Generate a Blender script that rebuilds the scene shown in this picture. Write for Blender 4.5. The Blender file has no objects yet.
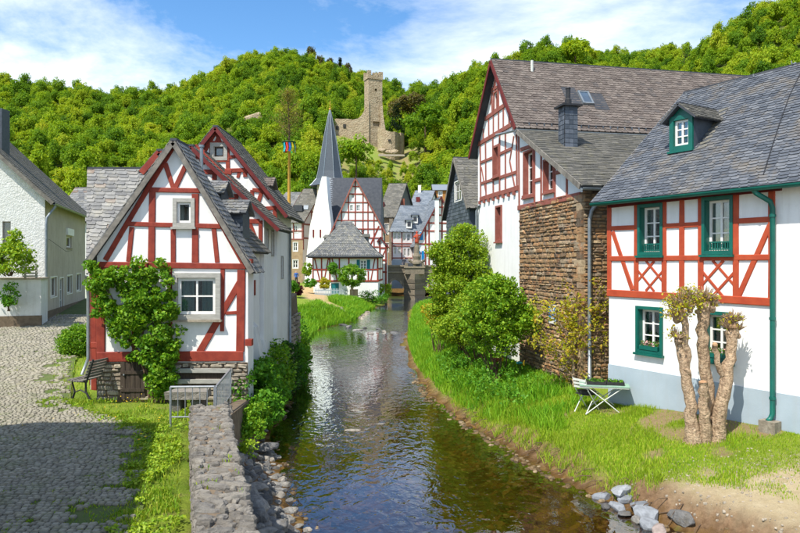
import bpy, bmesh, math, random
import numpy as np
from mathutils import Vector, Matrix
from mathutils.geometry import tessellate_polygon
random.seed(7); RNG = np.random.default_rng(11)
scene = bpy.context.scene
COL = scene.collection
R = math.radians

# ------------------------------------------------------------------ camera
F, CX, HY, HC = 650.0, 400.0, 262.0, 4.4        # focal (px of an 800 px wide picture), horizon row, eye height over the water
cam_d = bpy.data.cameras.new('camera'); cam = bpy.data.objects.new('camera', cam_d); COL.objects.link(cam)
cam_d.sensor_width = 36.0; cam_d.lens = F/800*36; cam_d.clip_end = 5000; cam_d.clip_start = .1
cam_d.shift_y = -(266.5-HY)/800
cam.location = (0, 0, HC); cam.rotation_euler = (R(90), 0, 0)
scene.camera = cam

# ------------------------------------------------------------------ light
SUN_AZ, SUN_EL = R(40), R(57)                    # the light travels to the right and away from the camera
ld = Vector((math.cos(SUN_EL)*math.sin(SUN_AZ), math.cos(SUN_EL)*math.cos(SUN_AZ), -math.sin(SUN_EL)))
sun_d = bpy.data.lights.new('sun', 'SUN'); sun_d.energy = 4.6; sun_d.angle = R(.55); sun_d.color = (1, .945, .85)
sun = bpy.data.objects.new('sun', sun_d); COL.objects.link(sun)
sun.rotation_euler = ld.to_track_quat('-Z', 'Y').to_euler(); sun.location = (-40, -40, 60)
world = bpy.data.worlds.new('World'); scene.world = world; world.use_nodes = True
wt = world.node_tree; wn = wt.nodes; wl = wt.links; wn.clear()
def wnode(t, **k):
    n = wn.new(t)
    for a, b in k.items(): setattr(n, a, b)
    return n
w_out = wnode('ShaderNodeOutputWorld'); w_bg = wnode('ShaderNodeBackground'); w_bg.inputs['Strength'].default_value = .15
w_sky = wnode('ShaderNodeTexSky', sky_type='NISHITA', sun_disc=False)
w_sky.sun_elevation = SUN_EL; w_sky.sun_rotation = SUN_AZ + math.pi
w_sky.air_density = 1.0; w_sky.dust_density = .2; w_sky.ozone_density = 2.0
w_tc = wnode('ShaderNodeTexCoord'); w_sep = wnode('ShaderNodeSeparateXYZ')
wl.new(w_tc.outputs['Generated'], w_sep.inputs[0])
w_z = wnode('ShaderNodeMath', operation='MAXIMUM'); w_z.inputs[1].default_value = .0
wl.new(w_sep.outputs['Z'], w_z.inputs[0])
w_z2 = wnode('ShaderNodeMath', operation='ADD'); w_z2.inputs[1].default_value = .22; wl.new(w_z.outputs[0], w_z2.inputs[0])
w_dx = wnode('ShaderNodeMath', operation='DIVIDE'); wl.new(w_sep.outputs['X'], w_dx.inputs[0]); wl.new(w_z2.outputs[0], w_dx.inputs[1])
w_dy = wnode('ShaderNodeMath', operation='DIVIDE'); wl.new(w_sep.outputs['Y'], w_dy.inputs[0]); wl.new(w_z2.outputs[0], w_dy.inputs[1])
w_cmb = wnode('ShaderNodeCombineXYZ'); wl.new(w_dx.outputs[0], w_cmb.inputs[0]); wl.new(w_dy.outputs[0], w_cmb.inputs[1])
w_map = wnode('ShaderNodeMapping'); w_map.inputs['Scale'].default_value = (.62, .95, 1); w_map.inputs['Location'].default_value = (3.1, 1.35, 0)
w_map.inputs['Rotation'].default_value = (0, 0, R(-14))
wl.new(w_cmb.outputs[0], w_map.inputs[0])
w_n = wnode('ShaderNodeTexNoise'); w_n.inputs['Scale'].default_value = 1.25; w_n.inputs['Detail'].default_value = 10; w_n.inputs['Roughness'].default_value = .63
w_n.inputs['Distortion'].default_value = .35
wl.new(w_map.outputs[0], w_n.inputs['Vector'])
w_r = wnode('ShaderNodeValToRGB'); w_r.color_ramp.elements[0].position = .435; w_r.color_ramp.elements[1].position = .63
w_r.color_ramp.elements[0].color = (.0,)*3+(1,); w_r.color_ramp.elements[1].color = (.93,)*3+(1,)
wl.new(w_n.outputs['Fac'], w_r.inputs[0])
w_n2 = wnode('ShaderNodeTexNoise'); w_n2.inputs['Scale'].default_value = 2.6; w_n2.inputs['Detail'].default_value = 6
wl.new(w_map.outputs[0], w_n2.inputs['Vector'])
w_cc = wnode('ShaderNodeMix', data_type='RGBA')
w_cc.inputs[6].default_value = (4.6, 5.25, 5.95, 1); w_cc.inputs[7].default_value = (6.7, 6.8, 6.9, 1)
wl.new(w_n2.outputs['Fac'], w_cc.inputs[0])
w_mix = wnode('ShaderNodeMix', data_type='RGBA')
wl.new(w_r.outputs[0], w_mix.inputs[0]); w_hs = wnode('ShaderNodeHueSaturation'); w_hs.inputs['Saturation'].default_value = 1.25; wl.new(w_sky.outputs[0], w_hs.inputs['Color']); wl.new(w_hs.outputs[0], w_mix.inputs[6]); wl.new(w_cc.outputs[2], w_mix.inputs[7])
wl.new(w_mix.outputs[2], w_bg.inputs[0]); wl.new(w_bg.outputs[0], w_out.inputs[0])
vs = scene.view_settings; vs.view_transform = 'Standard'; vs.look = 'None'; vs.exposure = .58; vs.gamma = 1; vs.use_curve_mapping = False

# ------------------------------------------------------------------ helpers
def V(*a): return Vector(a)
def at_depth(px, py, d): return V((px-CX)/F*d, d, HC+(HY-py)/F*d)
def at_z(px, py, z):
    d = (HC-z)*F/(py-HY); return V((px-CX)/F*d, d, z)
def xd(px, d): return V((px-CX)/F*d, d)
def hit_plane(px, py, P, n):
    d = V((px-CX)/F, 1, (HY-py)/F); o = V(0, 0, HC)
    return o + d*((P-o).dot(n)/d.dot(n))

def empty(name, loc=(0, 0, 0), label=None, cat=None, group=None):
    o = bpy.data.objects.new(name, None); COL.objects.link(o); o.location = loc; o.empty_display_size = .2
    tag(o, label, cat, group); return o
def tag(o, label=None, cat=None, group=None, kind=None):
    if label: o['label'] = label
    if cat: o['category'] = cat
    if group: o['group'] = group
    if kind: o['kind'] = kind
    return o
def link(name, me, mat=None, parent=None):
    o = bpy.data.objects.new(name, me); COL.objects.link(o)
    if mat is not None and len(me.materials) == 0: me.materials.append(mat)
    if parent is not None:
        o.parent = parent; o.matrix_parent_inverse = inv_world(parent)
    return o
def inv_world(p):
    m = Matrix.Identity(4); q = p
    m = world_of(p); return m.inverted()
def world_of(p):
    b = p.matrix_basis
    if p.parent: return world_of(p.parent) @ p.matrix_parent_inverse @ b
    return b.copy()
def mesh(name, verts, faces, smooth=False):
    me = bpy.data.meshes.new(name); me.from_pydata([tuple(v) for v in verts], [], faces); me.update()
    if smooth: me.shade_smooth()
    return me
def np_mesh(name, verts, faces, tint=None, smooth=False):
    """verts (N,3), faces (M,k) with one k."""
    me = bpy.data.meshes.new(name); verts = np.asarray(verts, np.float32); faces = np.asarray(faces, np.int32)
    k = faces.shape[1]
    me.vertices.add(len(verts)); me.vertices.foreach_set('co', verts.ravel())
    me.loops.add(faces.size); me.loops.foreach_set('vertex_index', faces.ravel())
    me.polygons.add(len(faces)); me.polygons.foreach_set('loop_start', np.arange(0, faces.size, k, dtype=np.int32))
    me.update(calc_edges=True)
    if tint is not None:
        a = me.attributes.new('tint', 'FLOAT', 'POINT'); a.data.foreach_set('value', np.asarray(tint, np.float32))
    if smooth: me.shade_smooth()
    return me
class MB:
    """collects shapes into one mesh"""
    def __init__(s): s.v = []; s.f = []; s.t = []
    def add(s, verts, faces, tint=0.0):
        b = len(s.v); s.v += [tuple(v) for v in verts]; s.f += [tuple(i+b for i in f) for f in faces]; s.t += [tint]*len(verts); return s
    def hexa(s, b4, t4, tint=0.0):
        return s.add(list(b4)+list(t4), [(3, 2, 1, 0), (4, 5, 6, 7), (0, 1, 5, 4), (1, 2, 6, 5), (2, 3, 7, 6), (3, 0, 4, 7)], tint)
    def box(s, c, sx, sy, sz, ux=None, tint=0.0):
        """centre c, full sizes; ux = horizontal unit x axis"""
        c = Vector(c); ux = Vector(ux).normalized() if ux is not None else V(1, 0, 0); uz = V(0, 0, 1); uy = uz.cross(ux)
        q = lambda a, b, z: c + ux*a*sx/2 + uy*b*sy/2 + uz*z*sz/2
        return s.hexa([q(-1, -1, -1), q(1, -1, -1), q(1, 1, -1), q(-1, 1, -1)], [q(-1, -1, 1), q(1, -1, 1), q(1, 1, 1), q(-1, 1, 1)], tint)
    def tube(s, pts, rad, n=8, caps=True, tint=0.0):
        pts = [Vector(p) for p in pts]; m = len(pts)
        if not hasattr(rad, '__len__'): rad = [rad]*m
        b = len(s.v); vv = []; ff = []; a = None
        for i in range(m):
            d = (pts[min(i+1, m-1)]-pts[max(i-1, 0)]).normalized()
            if a is None: a = d.cross(V(0, 0, 1) if abs(d.z) < .9 else V(1, 0, 0)).normalized()
            else:
                a = a-d*a.dot(d)
                a = a.normalized() if a.length > 1e-5 else d.cross(V(.3, .7, .2)).normalized()
            c = d.cross(a).normalized()
            for j in range(n):
                t = 2*math.pi*j/n; vv.append(pts[i]+(a*math.cos(t)+c*math.sin(t))*rad[i])
        for i in range(m-1):
            for j in range(n):
                k = (j+1) % n; ff.append((i*n+j, i*n+k, (i+1)*n+k, (i+1)*n+j))
        if caps: ff.append(tuple(range(n))[::1]); ff.append(tuple(range((m-1)*n, m*n))[::-1])
        return s.add(vv, ff, tint)
    def lathe(s, base, prof, n=16, rot=0.0, tint=0.0):
        base = Vector(base); vv = []; ff = []; m = len(prof)
        for r, z in prof:
            for j in range(n):
                t = 2*math.pi*j/n+rot; vv.append(base+V(r*math.cos(t), r*math.sin(t), z))
        for i in range(m-1):
            for j in range(n):
                k = (j+1) % n; ff.append((i*n+j, i*n+k, (i+1)*n+k, (i+1)*n+j))
        ff.append(tuple(range(n))[::-1]); ff.append(tuple(range((m-1)*n, m*n)))
        return s.add(vv, ff, tint)
    def build(s, name, mat, parent=None, smooth=False, kind=None):
        me = mesh(name, s.v, s.f, smooth)
        if any(s.t):
            a = me.attributes.new('tint', 'FLOAT', 'POINT'); a.data.foreach_set('value', s.t)
        o = link(name, me, mat, parent)
        if kind: o['kind'] = kind
        return o

# ------------------------------------------------------------------ materials
MATS = {}
def nn(nt, t, **k):
    n = nt.nodes.new(t)
    for a, b in k.items(): setattr(n, a, b)
    return n
def mixc(nt, fac, a, b, bt='MIX'):
    m = nn(nt, 'ShaderNodeMix', data_type='RGBA', blend_type=bt)
    for i, s in ((0, fac), (6, a), (7, b)):
        if isinstance(s, (float, int)): m.inputs[i].default_value = s
        elif isinstance(s, tuple): m.inputs[i].default_value = s if len(s) == 4 else s+(1,)
        else: nt.links.new(s, m.inputs[i])
    return m.outputs[2]
def ramp(nt, fac, stops):
    r = nn(nt, 'ShaderNodeValToRGB'); e = r.color_ramp.elements
    while len(e) < len(stops): e.new(.5)
    for i, (p, c) in enumerate(stops): e[i].position = p; e[i].color = (c if len(c) == 4 else c+(1,)) if isinstance(c, tuple) else (c, c, c, 1)
    nt.links.new(fac, r.inputs[0]); return r.outputs[0]
def noise(nt, vec, scale, detail=5, rough=.55, dist=0.0, stretch=None):
    if stretch:
        mp = nn(nt, 'ShaderNodeMapping'); mp.inputs['Scale'].default_value = stretch; nt.links.new(vec, mp.inputs[0]); vec = mp.outputs[0]
    n = nn(nt, 'ShaderNodeTexNoise'); n.inputs['Scale'].default_value = scale; n.inputs['Detail'].default_value = detail
    n.inputs['Roughness'].default_value = rough; n.inputs['Distortion'].default_value = dist
    nt.links.new(vec, n.inputs['Vector']); return n.outputs['Fac']
def rnd(nt):
    a = nn(nt, 'ShaderNodeAttribute', attribute_name='tint'); o = nn(nt, 'ShaderNodeObjectInfo')
    s = nn(nt, 'ShaderNodeMath', operation='ADD'); nt.links.new(a.outputs['Fac'], s.inputs[0]); nt.links.new(o.outputs['Random'], s.inputs[1])
    f = nn(nt, 'ShaderNodeMath', operation='FRACT'); nt.links.new(s.outputs[0], f.inputs[0]); return f.outputs[0]
def new_mat(name):
    m = bpy.data.materials.new(name); m.use_nodes = True; nt = m.node_tree; nt.nodes.clear()
    out = nn(nt, 'ShaderNodeOutputMaterial'); b = nn(nt, 'ShaderNodeBsdfPrincipled'); nt.links.new(b.outputs[0], out.inputs[0])
    g = nn(nt, 'ShaderNodeNewGeometry'); MATS[name] = m
    return m, nt, b, g.outputs['Position'], out
def bump(nt, b, h, strength, dist=.02):
    bp = nn(nt, 'ShaderNodeBump'); bp.inputs['Strength'].default_value = strength; bp.inputs['Distance'].default_value = dist
    nt.links.new(h, bp.inputs['Height']); nt.links.new(bp.outputs[0], b.inputs['Normal'])
def surf(name, c1, c2, scale=3, rough=.8, bs=.3, bscale=40, var=None, streak=None, c3=None, s3=12, f3=.35, spec=.3, stretch=None, bdist=.01, metal=0):
    """c1/c2 mixed by noise; var = (dark, light) factors by piece; streak = (colour, amount) of running rain marks; c3 = speckle"""
    m, nt, b, pos, out = new_mat(name)
    col = mixc(nt, ramp(nt, noise(nt, pos, scale, stretch=stretch), [(.33, 0.0), (.67, 1.0)]), c1, c2)
    if c3: col = mixc(nt, ramp(nt, noise(nt, pos, s3, 4, .65), [(.55, 0.0), (.72, f3)]), col, c3)
    if streak: col = mixc(nt, ramp(nt, noise(nt, pos, 2.2, 5, .6, stretch=(2.6, 2.6, .22)), [(.5, 0.0), (.78, streak[1])]), col, streak[0])
    if var:
        r = rnd(nt); col = mixc(nt, 1.0, col, ramp(nt, r, [(0, (var[0],)*3), (1, (var[1],)*3)]), 'MULTIPLY')
    nt.links.new(col, b.inputs['Base Color']); b.inputs['Roughness'].default_value = rough; b.inputs['Specular IOR Level'].default_value = spec
    b.inputs['Metallic'].default_value = metal
    if bs: bump(nt, b, noise(nt, pos, bscale, 4, .6), bs, bdist)
    return m
def pieces(name, stops, rough=.75, bs=.4, bscale=25, mottle=(.75, 1.2), c3=None, f3=.5, s3=6, spec=.35, bd=.015):
    """colour picked per piece (slate, cobble, stone), plus mottling"""
    m, nt, b, pos, out = new_mat(name)
    col = ramp(nt, rnd(nt), stops)
    col = mixc(nt, 1.0, col, ramp(nt, noise(nt, pos, 9, 5, .65), [(.3, (mottle[0],)*3), (.7, (mottle[1],)*3)]), 'MULTIPLY')
    if c3: col = mixc(nt, ramp(nt, noise(nt, pos, s3, 6, .7), [(.5, 0.0), (.68, f3)]), col, c3)
    nt.links.new(col, b.inputs['Base Color']); b.inputs['Roughness'].default_value = rough; b.inputs['Specular IOR Level'].default_value = spec
    bump(nt, b, noise(nt, pos, bscale, 6, .7), bs, bd)
    return m
def foliage(name, stops, transl=.35, rough=.55, patch=None):
    m, nt, b, pos, out = new_mat(name)
    col = ramp(nt, rnd(nt), stops)
    if patch: col = mixc(nt, ramp(nt, noise(nt, pos, patch[0], 2), [(.4, 0.0), (.6, patch[2])]), col, patch[1])
    nt.links.new(col, b.inputs['Base Color']); b.inputs['Roughness'].default_value = rough; b.inputs['Specular IOR Level'].default_value = .25
    t = nn(nt, 'ShaderNodeBsdfTranslucent'); nt.links.new(mixc(nt, 1.0, col, (1.25, 1.15, .5), 'MULTIPLY'), t.inputs[0])
    mx = nn(nt, 'ShaderNodeMixShader'); mx.inputs[0].default_value = transl
    nt.links.new(b.outputs[0], mx.inputs[1]); nt.links.new(t.outputs[0], mx.inputs[2]); nt.links.new(mx.outputs[0], out.inputs[0])
    return m

M_white = surf('white_lime_plaster', (.80, .80, .78), (.74, .74, .72), 1.6, .9, .25, 30, streak=((.52, .51, .47), .35), c3=(.62, .62, .59), s3=7, f3=.25)
M_white2 = surf('old_white_plaster', (.70, .70, .68), (.60, .60, .585), 1.2, .9, .35, 22, streak=((.36, .34, .29), .6), c3=(.45, .43, .38), s3=5, f3=.4)
M_roughcast = surf('white_roughcast', (.74, .74, .71), (.62, .62, .58), 5, .95, 1.0, 14, c3=(.5, .49, .45), s3=20, f3=.5, bdist=.04)
M_beige = surf('beige_render', (.50, .44, .36), (.42, .36, .29), 1.0, .95, .5, 30, streak=((.24, .20, .16), .5), c3=(.33, .28, .22), s3=4, f3=.4)
M_plinth = surf('blue_grey_plinth_paint', (.36, .43, .48), (.31, .375, .42), 1.5, .85, .2, 30, streak=((.33, .35, .35), .4))
M_red = surf('oxide_red_timber', (.30, .048, .026), (.20, .028, .017), 5, .65, .35, 60, streak=((.09, .015, .013), .5), c3=(.30, .08, .06), s3=30, f3=.35)
M_red2 = surf('bright_red_timber', (.42, .072, .026), (.34, .05, .02), 4, .6, .25, 60, c3=(.42, .10, .06), s3=25, f3=.3)
M_red3 = surf('faded_red_timber', (.30, .10, .075), (.225, .068, .05), 4, .75, .35, 60, c3=(.36, .19, .16), s3=20, f3=.4)
M_darkred = surf('dark_red_board', (.16, .02, .018), (.10, .015, .014), 4, .7, .3, 50)
M_green = surf('teal_green_paint', (.0, .115, .085), (.0, .085, .065), 4, .45, .12, 50, c3=(.015, .15, .12), s3=15, f3=.3, spec=.5)
M_teal = surf('blue_green_shutter', (.01, .17, .19), (.01, .13, .15), 4, .5, .2, 50)
M_sash = surf('white_sash_paint', (.80, .79, .75), (.72, .71, .67), 6, .5, .1, 60, spec=.5)
M_greywood = surf('weathered_grey_frame', (.40, .39, .35), (.30, .29, .26), 6, .8, .3, 60, stretch=(1, 1, 4))
M_board = surf('weathered_verge_board', (.22, .20, .17), (.12, .11, .095), 5, .85, .4, 50, c3=(.35, .33, .28), s3=9, f3=.5)
M_darkwood = surf('dark_old_boards', (.075, .055, .042), (.035, .026, .02), 4, .85, .6, 35, stretch=(8, 8, .6))
M_zinc = surf('grey_zinc', (.28, .31, .33), (.20, .23, .25), 5, .45, .1, 30, metal=.5, spec=.5)
M_steel = surf('galvanised_steel', (.40, .42, .44), (.30, .32, .34), 20, .42, .1, 60, metal=.6, spec=.5)
M_flash = surf('dull_lead_sheet', (.045, .05, .06), (.07, .072, .078), 3, .9, .3, 20, spec=.1)
M_iron = surf('black_iron', (.03, .03, .032), (.02, .02, .022), 10, .5, .2, 60)
M_lead = surf('dark_slate_underlay', (.06, .065, .075), (.04, .045, .055), 3, .8, .3, 20)
M_slate_grey = pieces('grey_old_slate', [(0, (.08, .085, .09)), (.4, (.14, .145, .145)), (.75, (.20, .195, .18)), (1, (.12, .125, .14))], .6, .5, 30, (.7, 1.25), (.31, .28, .19), .55, 3.5)
M_slate_silver = pieces('silver_slate', [(0, (.09, .093, .097)), (.5, (.15, .152, .15)), (.88, (.215, .212, .20)), (1, (.15, .10, .07))], .5, .5, 30, (.75, 1.2), (.36, .33, .24), .45, 3.0)
M_slate_blue = pieces('blue_grey_slate', [(0, (.07, .078, .092)), (.5, (.10, .110, .126)), (1, (.145, .153, .166))], .55, .5, 30, (.75, 1.2), (.205, .17, .12), .7, 1.3)
M_slate_nave = pieces('nave_blue_slate', [(0, (.13, .155, .185)), (.5, (.175, .20, .23)), (1, (.215, .24, .27))], .5, .4, 8, (.8, 1.15), (.20, .21, .20), .4, .6)
M_slate_brown = pieces('brown_tile_slate', [(0, (.09, .072, .062)), (.5, (.13, .106, .092)), (.85, (.175, .145, .125)), (1, (.08, .07, .066))], .8, .5, 30, (.75, 1.2), (.20, .175, .145), .45, 4)
M_slate_moss = pieces('mossy_tile_slate', [(0, (.085, .083, .074)), (.5, (.125, .12, .104)), (1, (.17, .16, .138))], .8, .5, 30, (.7, 1.2), (.18, .165, .10), .5, 4)
M_slate_dark = pieces('dark_new_slate', [(0, (.045, .055, .07)), (.5, (.07, .085, .105)), (1, (.11, .125, .15))], .5, .4, 30)
M_rubble = pieces('brown_rubble_stone', [(0, (.10, .075, .053)), (.2, (.21, .14, .075)), (.45, (.31, .21, .11)), (.65, (.33, .19, .09)), (.82, (.25, .20, .14)), (1, (.46, .34, .20))], .9, .8, 22, (.6, 1.35), (.40, .155, .05), .6, 4)
M_mortar = surf('old_brown_mortar', (.20, .15, .10), (.12, .09, .06), 6, .95, .8, 30)
M_sandstone = pieces('pale_field_stone', [(0, (.20, .17, .13)), (.4, (.31, .265, .20)), (.7, (.40, .34, .26)), (1, (.25, .2, .155))], .9, .8, 20, (.65, 1.25), (.44, .40, .32), .5, 6)
M_wallstone = pieces('weathered_wall_stone', [(0, (.145, .13, .11)), (.4, (.21, .19, .163)), (.75, (.285, .26, .222)), (1, (.18, .168, .152))], .95, 1.0, 13, (.55, 1.35), (.115, .11, .09), .6, 9, bd=.05)
M_rock = pieces('grey_river_rock', [(0, (.075, .073, .072)), (.35, (.15, .148, .145)), (.65, (.25, .238, .215)), (1, (.34, .30, .245))], .85, 1.0, 12, (.55, 1.3), (.12, .10, .07), .6, 7, bd=.05)
M_bluerock = pieces('blue_grey_quarry_stone', [(0, (.13, .14, .155)), (.5, (.21, .225, .245)), (.8, (.28, .295, .31)), (1, (.24, .18, .15))], .8, .6, 14, (.65, 1.2))
M_cobble = pieces('grey_cobble', [(0, (.17, .152, .112)), (.4, (.24, .217, .162)), (.75, (.30, .272, .205)), (1, (.21, .185, .12))], .6, .7, 30, (.75, 1.2), (.12, .14, .05), .55, 2.2, spec=.45)
M_joint = surf('mossy_street_joint', (.065, .10, .022), (.11, .125, .04), 3, .95, .6, 40, c3=(.06, .12, .018), s3=4, f3=.8)
M_bridge = pieces('dark_bridge_stone', [(0, (.11, .095, .072)), (.5, (.19, .16, .118)), (1, (.28, .235, .17))], .9, .8, 6, (.6, 1.4), (.20, .17, .12), .6, 1.2)
M_castle = surf('castle_stone', (.35, .265, .165), (.47, .385, .26), .5, .95, 1.0, 2.2, c3=(.15, .10, .055), s3=1.3, f3=.85, bdist=.5, stretch=(1, 1, 1.8))
M_ochre = surf('ochre_sandstone_wall', (.40, .29, .17), (.32, .22, .13), 2.5, .9, .6, 8, c3=(.22, .15, .10), s3=3, f3=.5)
M_pinkwall = surf('pale_pink_plaster', (.74, .68, .655), (.78, .74, .72), 1, .9, .2, 20)
M_brick = surf('red_brick', (.30, .10, .055), (.22, .075, .05), 6, .9, .5, 20)
M_bark = surf('rough_bark', (.50, .365, .235), (.24, .16, .10), 8, .95, 1.0, 17, stretch=(3, 3, .8), c3=(.58, .46, .33), s3=12, f3=.6, bdist=.07)
M_cutwood = surf('cut_wood_face', (.45, .30, .17), (.34, .19, .10), 12, .85, .4, 40)
M_twig = surf('brown_twig', (.13, .085, .05), (.085, .055, .035), 10, .9, .4, 40)
M_pole = surf('peeled_pole', (.62, .36, .07), (.52, .28, .05), 2, .7, .2, 30)
M_terr = surf('terracotta', (.42, .13, .06), (.35, .10, .05), 8, .8, .2, 40)
M_blackplastic = surf('black_plastic_tray', (.018, .018, .018), (.03, .03, .03), 12, .6, .2, 60)
M_paleiron = surf('pale_painted_iron', (.62, .63, .58), (.50, .52, .47), 10, .5, .2, 60)
M_tablegreen = surf('faded_green_tabletop', (.22, .36, .27), (.28, .42, .32), 8, .6, .2, 40)
M_path = surf('orange_sand_path', (.46, .31, .155), (.38, .26, .13), 3, .95, .5, 20)
M_blue = surf('blue_cloth', (.03, .12, .42), (.02, .09, .33), 10, .8, .2, 40)
M_skin = surf('skin', (.50, .31, .22), (.45, .27, .19), 10, .6, 0)
M_hair = surf('dark_hair', (.04, .028, .02), (.03, .02, .015), 20, .6, 0)
M_jeans = surf('dark_trousers', (.045, .05, .07), (.035, .04, .055), 20, .9, 0)
M_brightblue = surf('bright_blue_shutter', (.0, .22, .52), (.0, .18, .45), 4, .5, .1, 40)
M_statue_red = surf('red_sandstone_figure', (.50, .09, .045), (.36, .06, .03), 4, .8, .4, 20)
M_orangewood = surf('orange_wood_cladding', (.42, .19, .05), (.32, .13, .035), 3, .8, .3, 20, stretch=(4, 4, .4))
M_curtain = surf('white_lace_curtain', (.62, .63, .62), (.42, .45, .46), 8, .9, .3, 30, stretch=(4, 4, .2))
M_curtain_teal = surf('pale_teal_curtain', (.28, .48, .47), (.10, .24, .25), 5, .9, .5, 20, stretch=(5, 5, .15))
M_yellow = surf('yellow_petal', (.75, .50, .02), (.7, .42, .02), 20, .6, 0)
M_petal = surf('white_and_red_petal', (.75, .70, .66), (.6, .05, .06), 60, .6, 0)
def glass_mat():
    m, nt, b, pos, out = new_mat('window_glass')
    nt.nodes.remove(b)
    tr = nn(nt, 'ShaderNodeBsdfTransparent'); tr.inputs[0].default_value = (.78, .84, .83, 1)
    gl = nn(nt, 'ShaderNodeBsdfGlossy'); gl.inputs['Roughness'].default_value = .03
    fr = nn(nt, 'ShaderNodeFresnel'); fr.inputs[0].default_value = 1.6
    mu = nn(nt, 'ShaderNodeMath', operation='MULTIPLY_ADD'); mu.inputs[1].default_value = 1.3; mu.inputs[2].default_value = .04; nt.links.new(fr.outputs[0], mu.inputs[0])
    bp = nn(nt, 'ShaderNodeBump'); bp.inputs['Strength'].default_value = .08; bp.inputs['Distance'].default_value = .02
    nt.links.new(noise(nt, pos, 4, 2), bp.inputs['Height']); nt.links.new(bp.outputs[0], gl.inputs['Normal'])
    mx = nn(nt, 'ShaderNodeMixShader'); nt.links.new(mu.outputs[0], mx.inputs[0]); nt.links.new(tr.outputs[0], mx.inputs[1]); nt.links.new(gl.outputs[0], mx.inputs[2])
    nt.links.new(mx.outputs[0], out.inputs[0]); return m
M_glass = glass_mat()
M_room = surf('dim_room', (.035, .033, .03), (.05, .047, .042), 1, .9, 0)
FOL_BRIGHT = [(0, (.14, .28, .014)), (.4, (.25, .40, .02)), (.8, (.38, .48, .03)), (1, (.11, .23, .014))]
FOL_MID = [(0, (.05, .17, .012)), (.4, (.09, .27, .016)), (.8, (.17, .36, .022)), (1, (.045, .14, .01))]
FOL_DARK = [(0, (.018, .065, .010)), (.5, (.035, .11, .013)), (.9, (.07, .17, .018)), (1, (.015, .05, .01))]
M_leaf_vine = foliage('vine_leaf', [(0, (.07, .20, .012)), (.45, (.14, .32, .016)), (.85, (.27, .43, .022)), (1, (.06, .17, .012))])
M_leaf_mid = foliage('mid_green_leaf', FOL_MID)
M_leaf_bright = foliage('bright_green_leaf', FOL_BRIGHT)
M_leaf_fresh = foliage('fresh_green_leaf', [(0, (.10, .25, .013)), (.4, (.19, .37, .018)), (.8, (.32, .47, .026)), (1, (.08, .20, .013))])
M_leaf_dark = foliage('dark_green_leaf', FOL_DARK, .25)
M_leaf_yellow = foliage('yellow_green_leaf', [(0, (.30, .36, .02)), (.5, (.46, .46, .03)), (.85, (.55, .44, .04)), (1, (.50, .24, .04))], .45)
M_leaf_brown = foliage('brown_green_leaf', [(0, (.12, .13, .03)), (.5, (.18, .17, .04)), (1, (.20, .12, .035))], .3)
M_leaf_birch = foliage('birch_spring_leaf', [(0, (.16, .17, .03)), (.5, (.26, .25, .045)), (1, (.27, .19, .05))], .4)
M_leaf_red = foliage('dark_red_leaf', [(0, (.07, .012, .02)), (1, (.12, .025, .03))], .2)
M_grass = foliage('lawn_grass', [(0, (.17, .33, .014)), (.5, (.28, .44, .018)), (.85, (.40, .50, .03)), (1, (.48, .44, .10))], .35, .6, patch=(.7, (.24, .34, .02), .6))
M_grass_deep = foliage('deep_green_grass', [(0, (.08, .26, .012)), (.5, (.15, .37, .014)), (1, (.26, .46, .02))], .35, .6, patch=(.9, (.26, .42, .02), .6))
M_weed = foliage('street_weed', [(0, (.13, .27, .014)), (.5, (.24, .38, .02)), (1, (.38, .40, .05))], .3, .6)

# ------------------------------------------------------------------ piece placing (slates, stones, cobbles)
def in_frame(p):
    if p.y < 1: return False
    x = CX+F*p.x/p.y; y = HY-F*(p.z-HC)/p.y
    return -12 < x < 812 and -12 < y < 545
def place_pieces(name, parent, temps, items, mat, n_parts=0, extra=None, stuff_name=None):
    """temps: [(verts, faces)], items: [(template index, Matrix)]. The n_parts that show largest become objects, the rest one stuff part."""
    key = []
    for i, (ti, M) in enumerate(items):
        p = M.translation; key.append((not in_frame(p), p.length_squared, i))
    key.sort(); chosen = [k[2] for k in key[:n_parts] if not k[0]]; cs = set(chosen)
    if chosen:
        mes = []
        for v, f in temps:
            me = mesh(name, v, f); me.materials.append(mat); mes.append(me)
        pi = inv_world(parent)
        for i in chosen:
            ti, M = items[i]
            o = bpy.data.objects.new(name, mes[ti]); COL.objects.link(o); o.parent = parent; o.matrix_parent_inverse = pi; o.matrix_basis = M
    mb = MB()
    tv = [[Vector(a) for a in v] for v, f in temps]
    for i, (ti, M) in enumerate(items):
        if i in cs: continue
        mb.add([M @ a for a in tv[ti]], temps[ti][1], random.random()*.98+.01)
    for v, f in (extra or []): mb.add(v, f, random.random()*.98+.01)
    if mb.v: mb.build(stuff_name or name+'s', mat, parent, kind='stuff')
def clip_poly(poly, clip):
    """convex clip, counter-clockwise, 2D"""
    out = poly
    for i in range(len(clip)):
        a = clip[i]; b = clip[(i+1) % len(clip)]; ex, ey = b[0]-a[0], b[1]-a[1]
        inp = out; out = []
        if not inp: return []
        side = lambda p: ex*(p[1]-a[1])-ey*(p[0]-a[0])
        for j in range(len(inp)):
            p, q = inp[j], inp[(j+1) % len(inp)]; sp, sq = side(p), side(q)
            if sp >= 0: out.append(p)
            if (sp >= 0) != (sq >= 0):
                t = sp/(sp-sq); out.append((p[0]+(q[0]-p[0])*t, p[1]+(q[1]-p[1])*t))
    return out
def slate_temp(sw, L, lift, ch):
    pts = [(0, ch*L), (.3*sw, 0), (sw*.985, 0), (sw*.985, L), (0, L)]
    return pts
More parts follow.
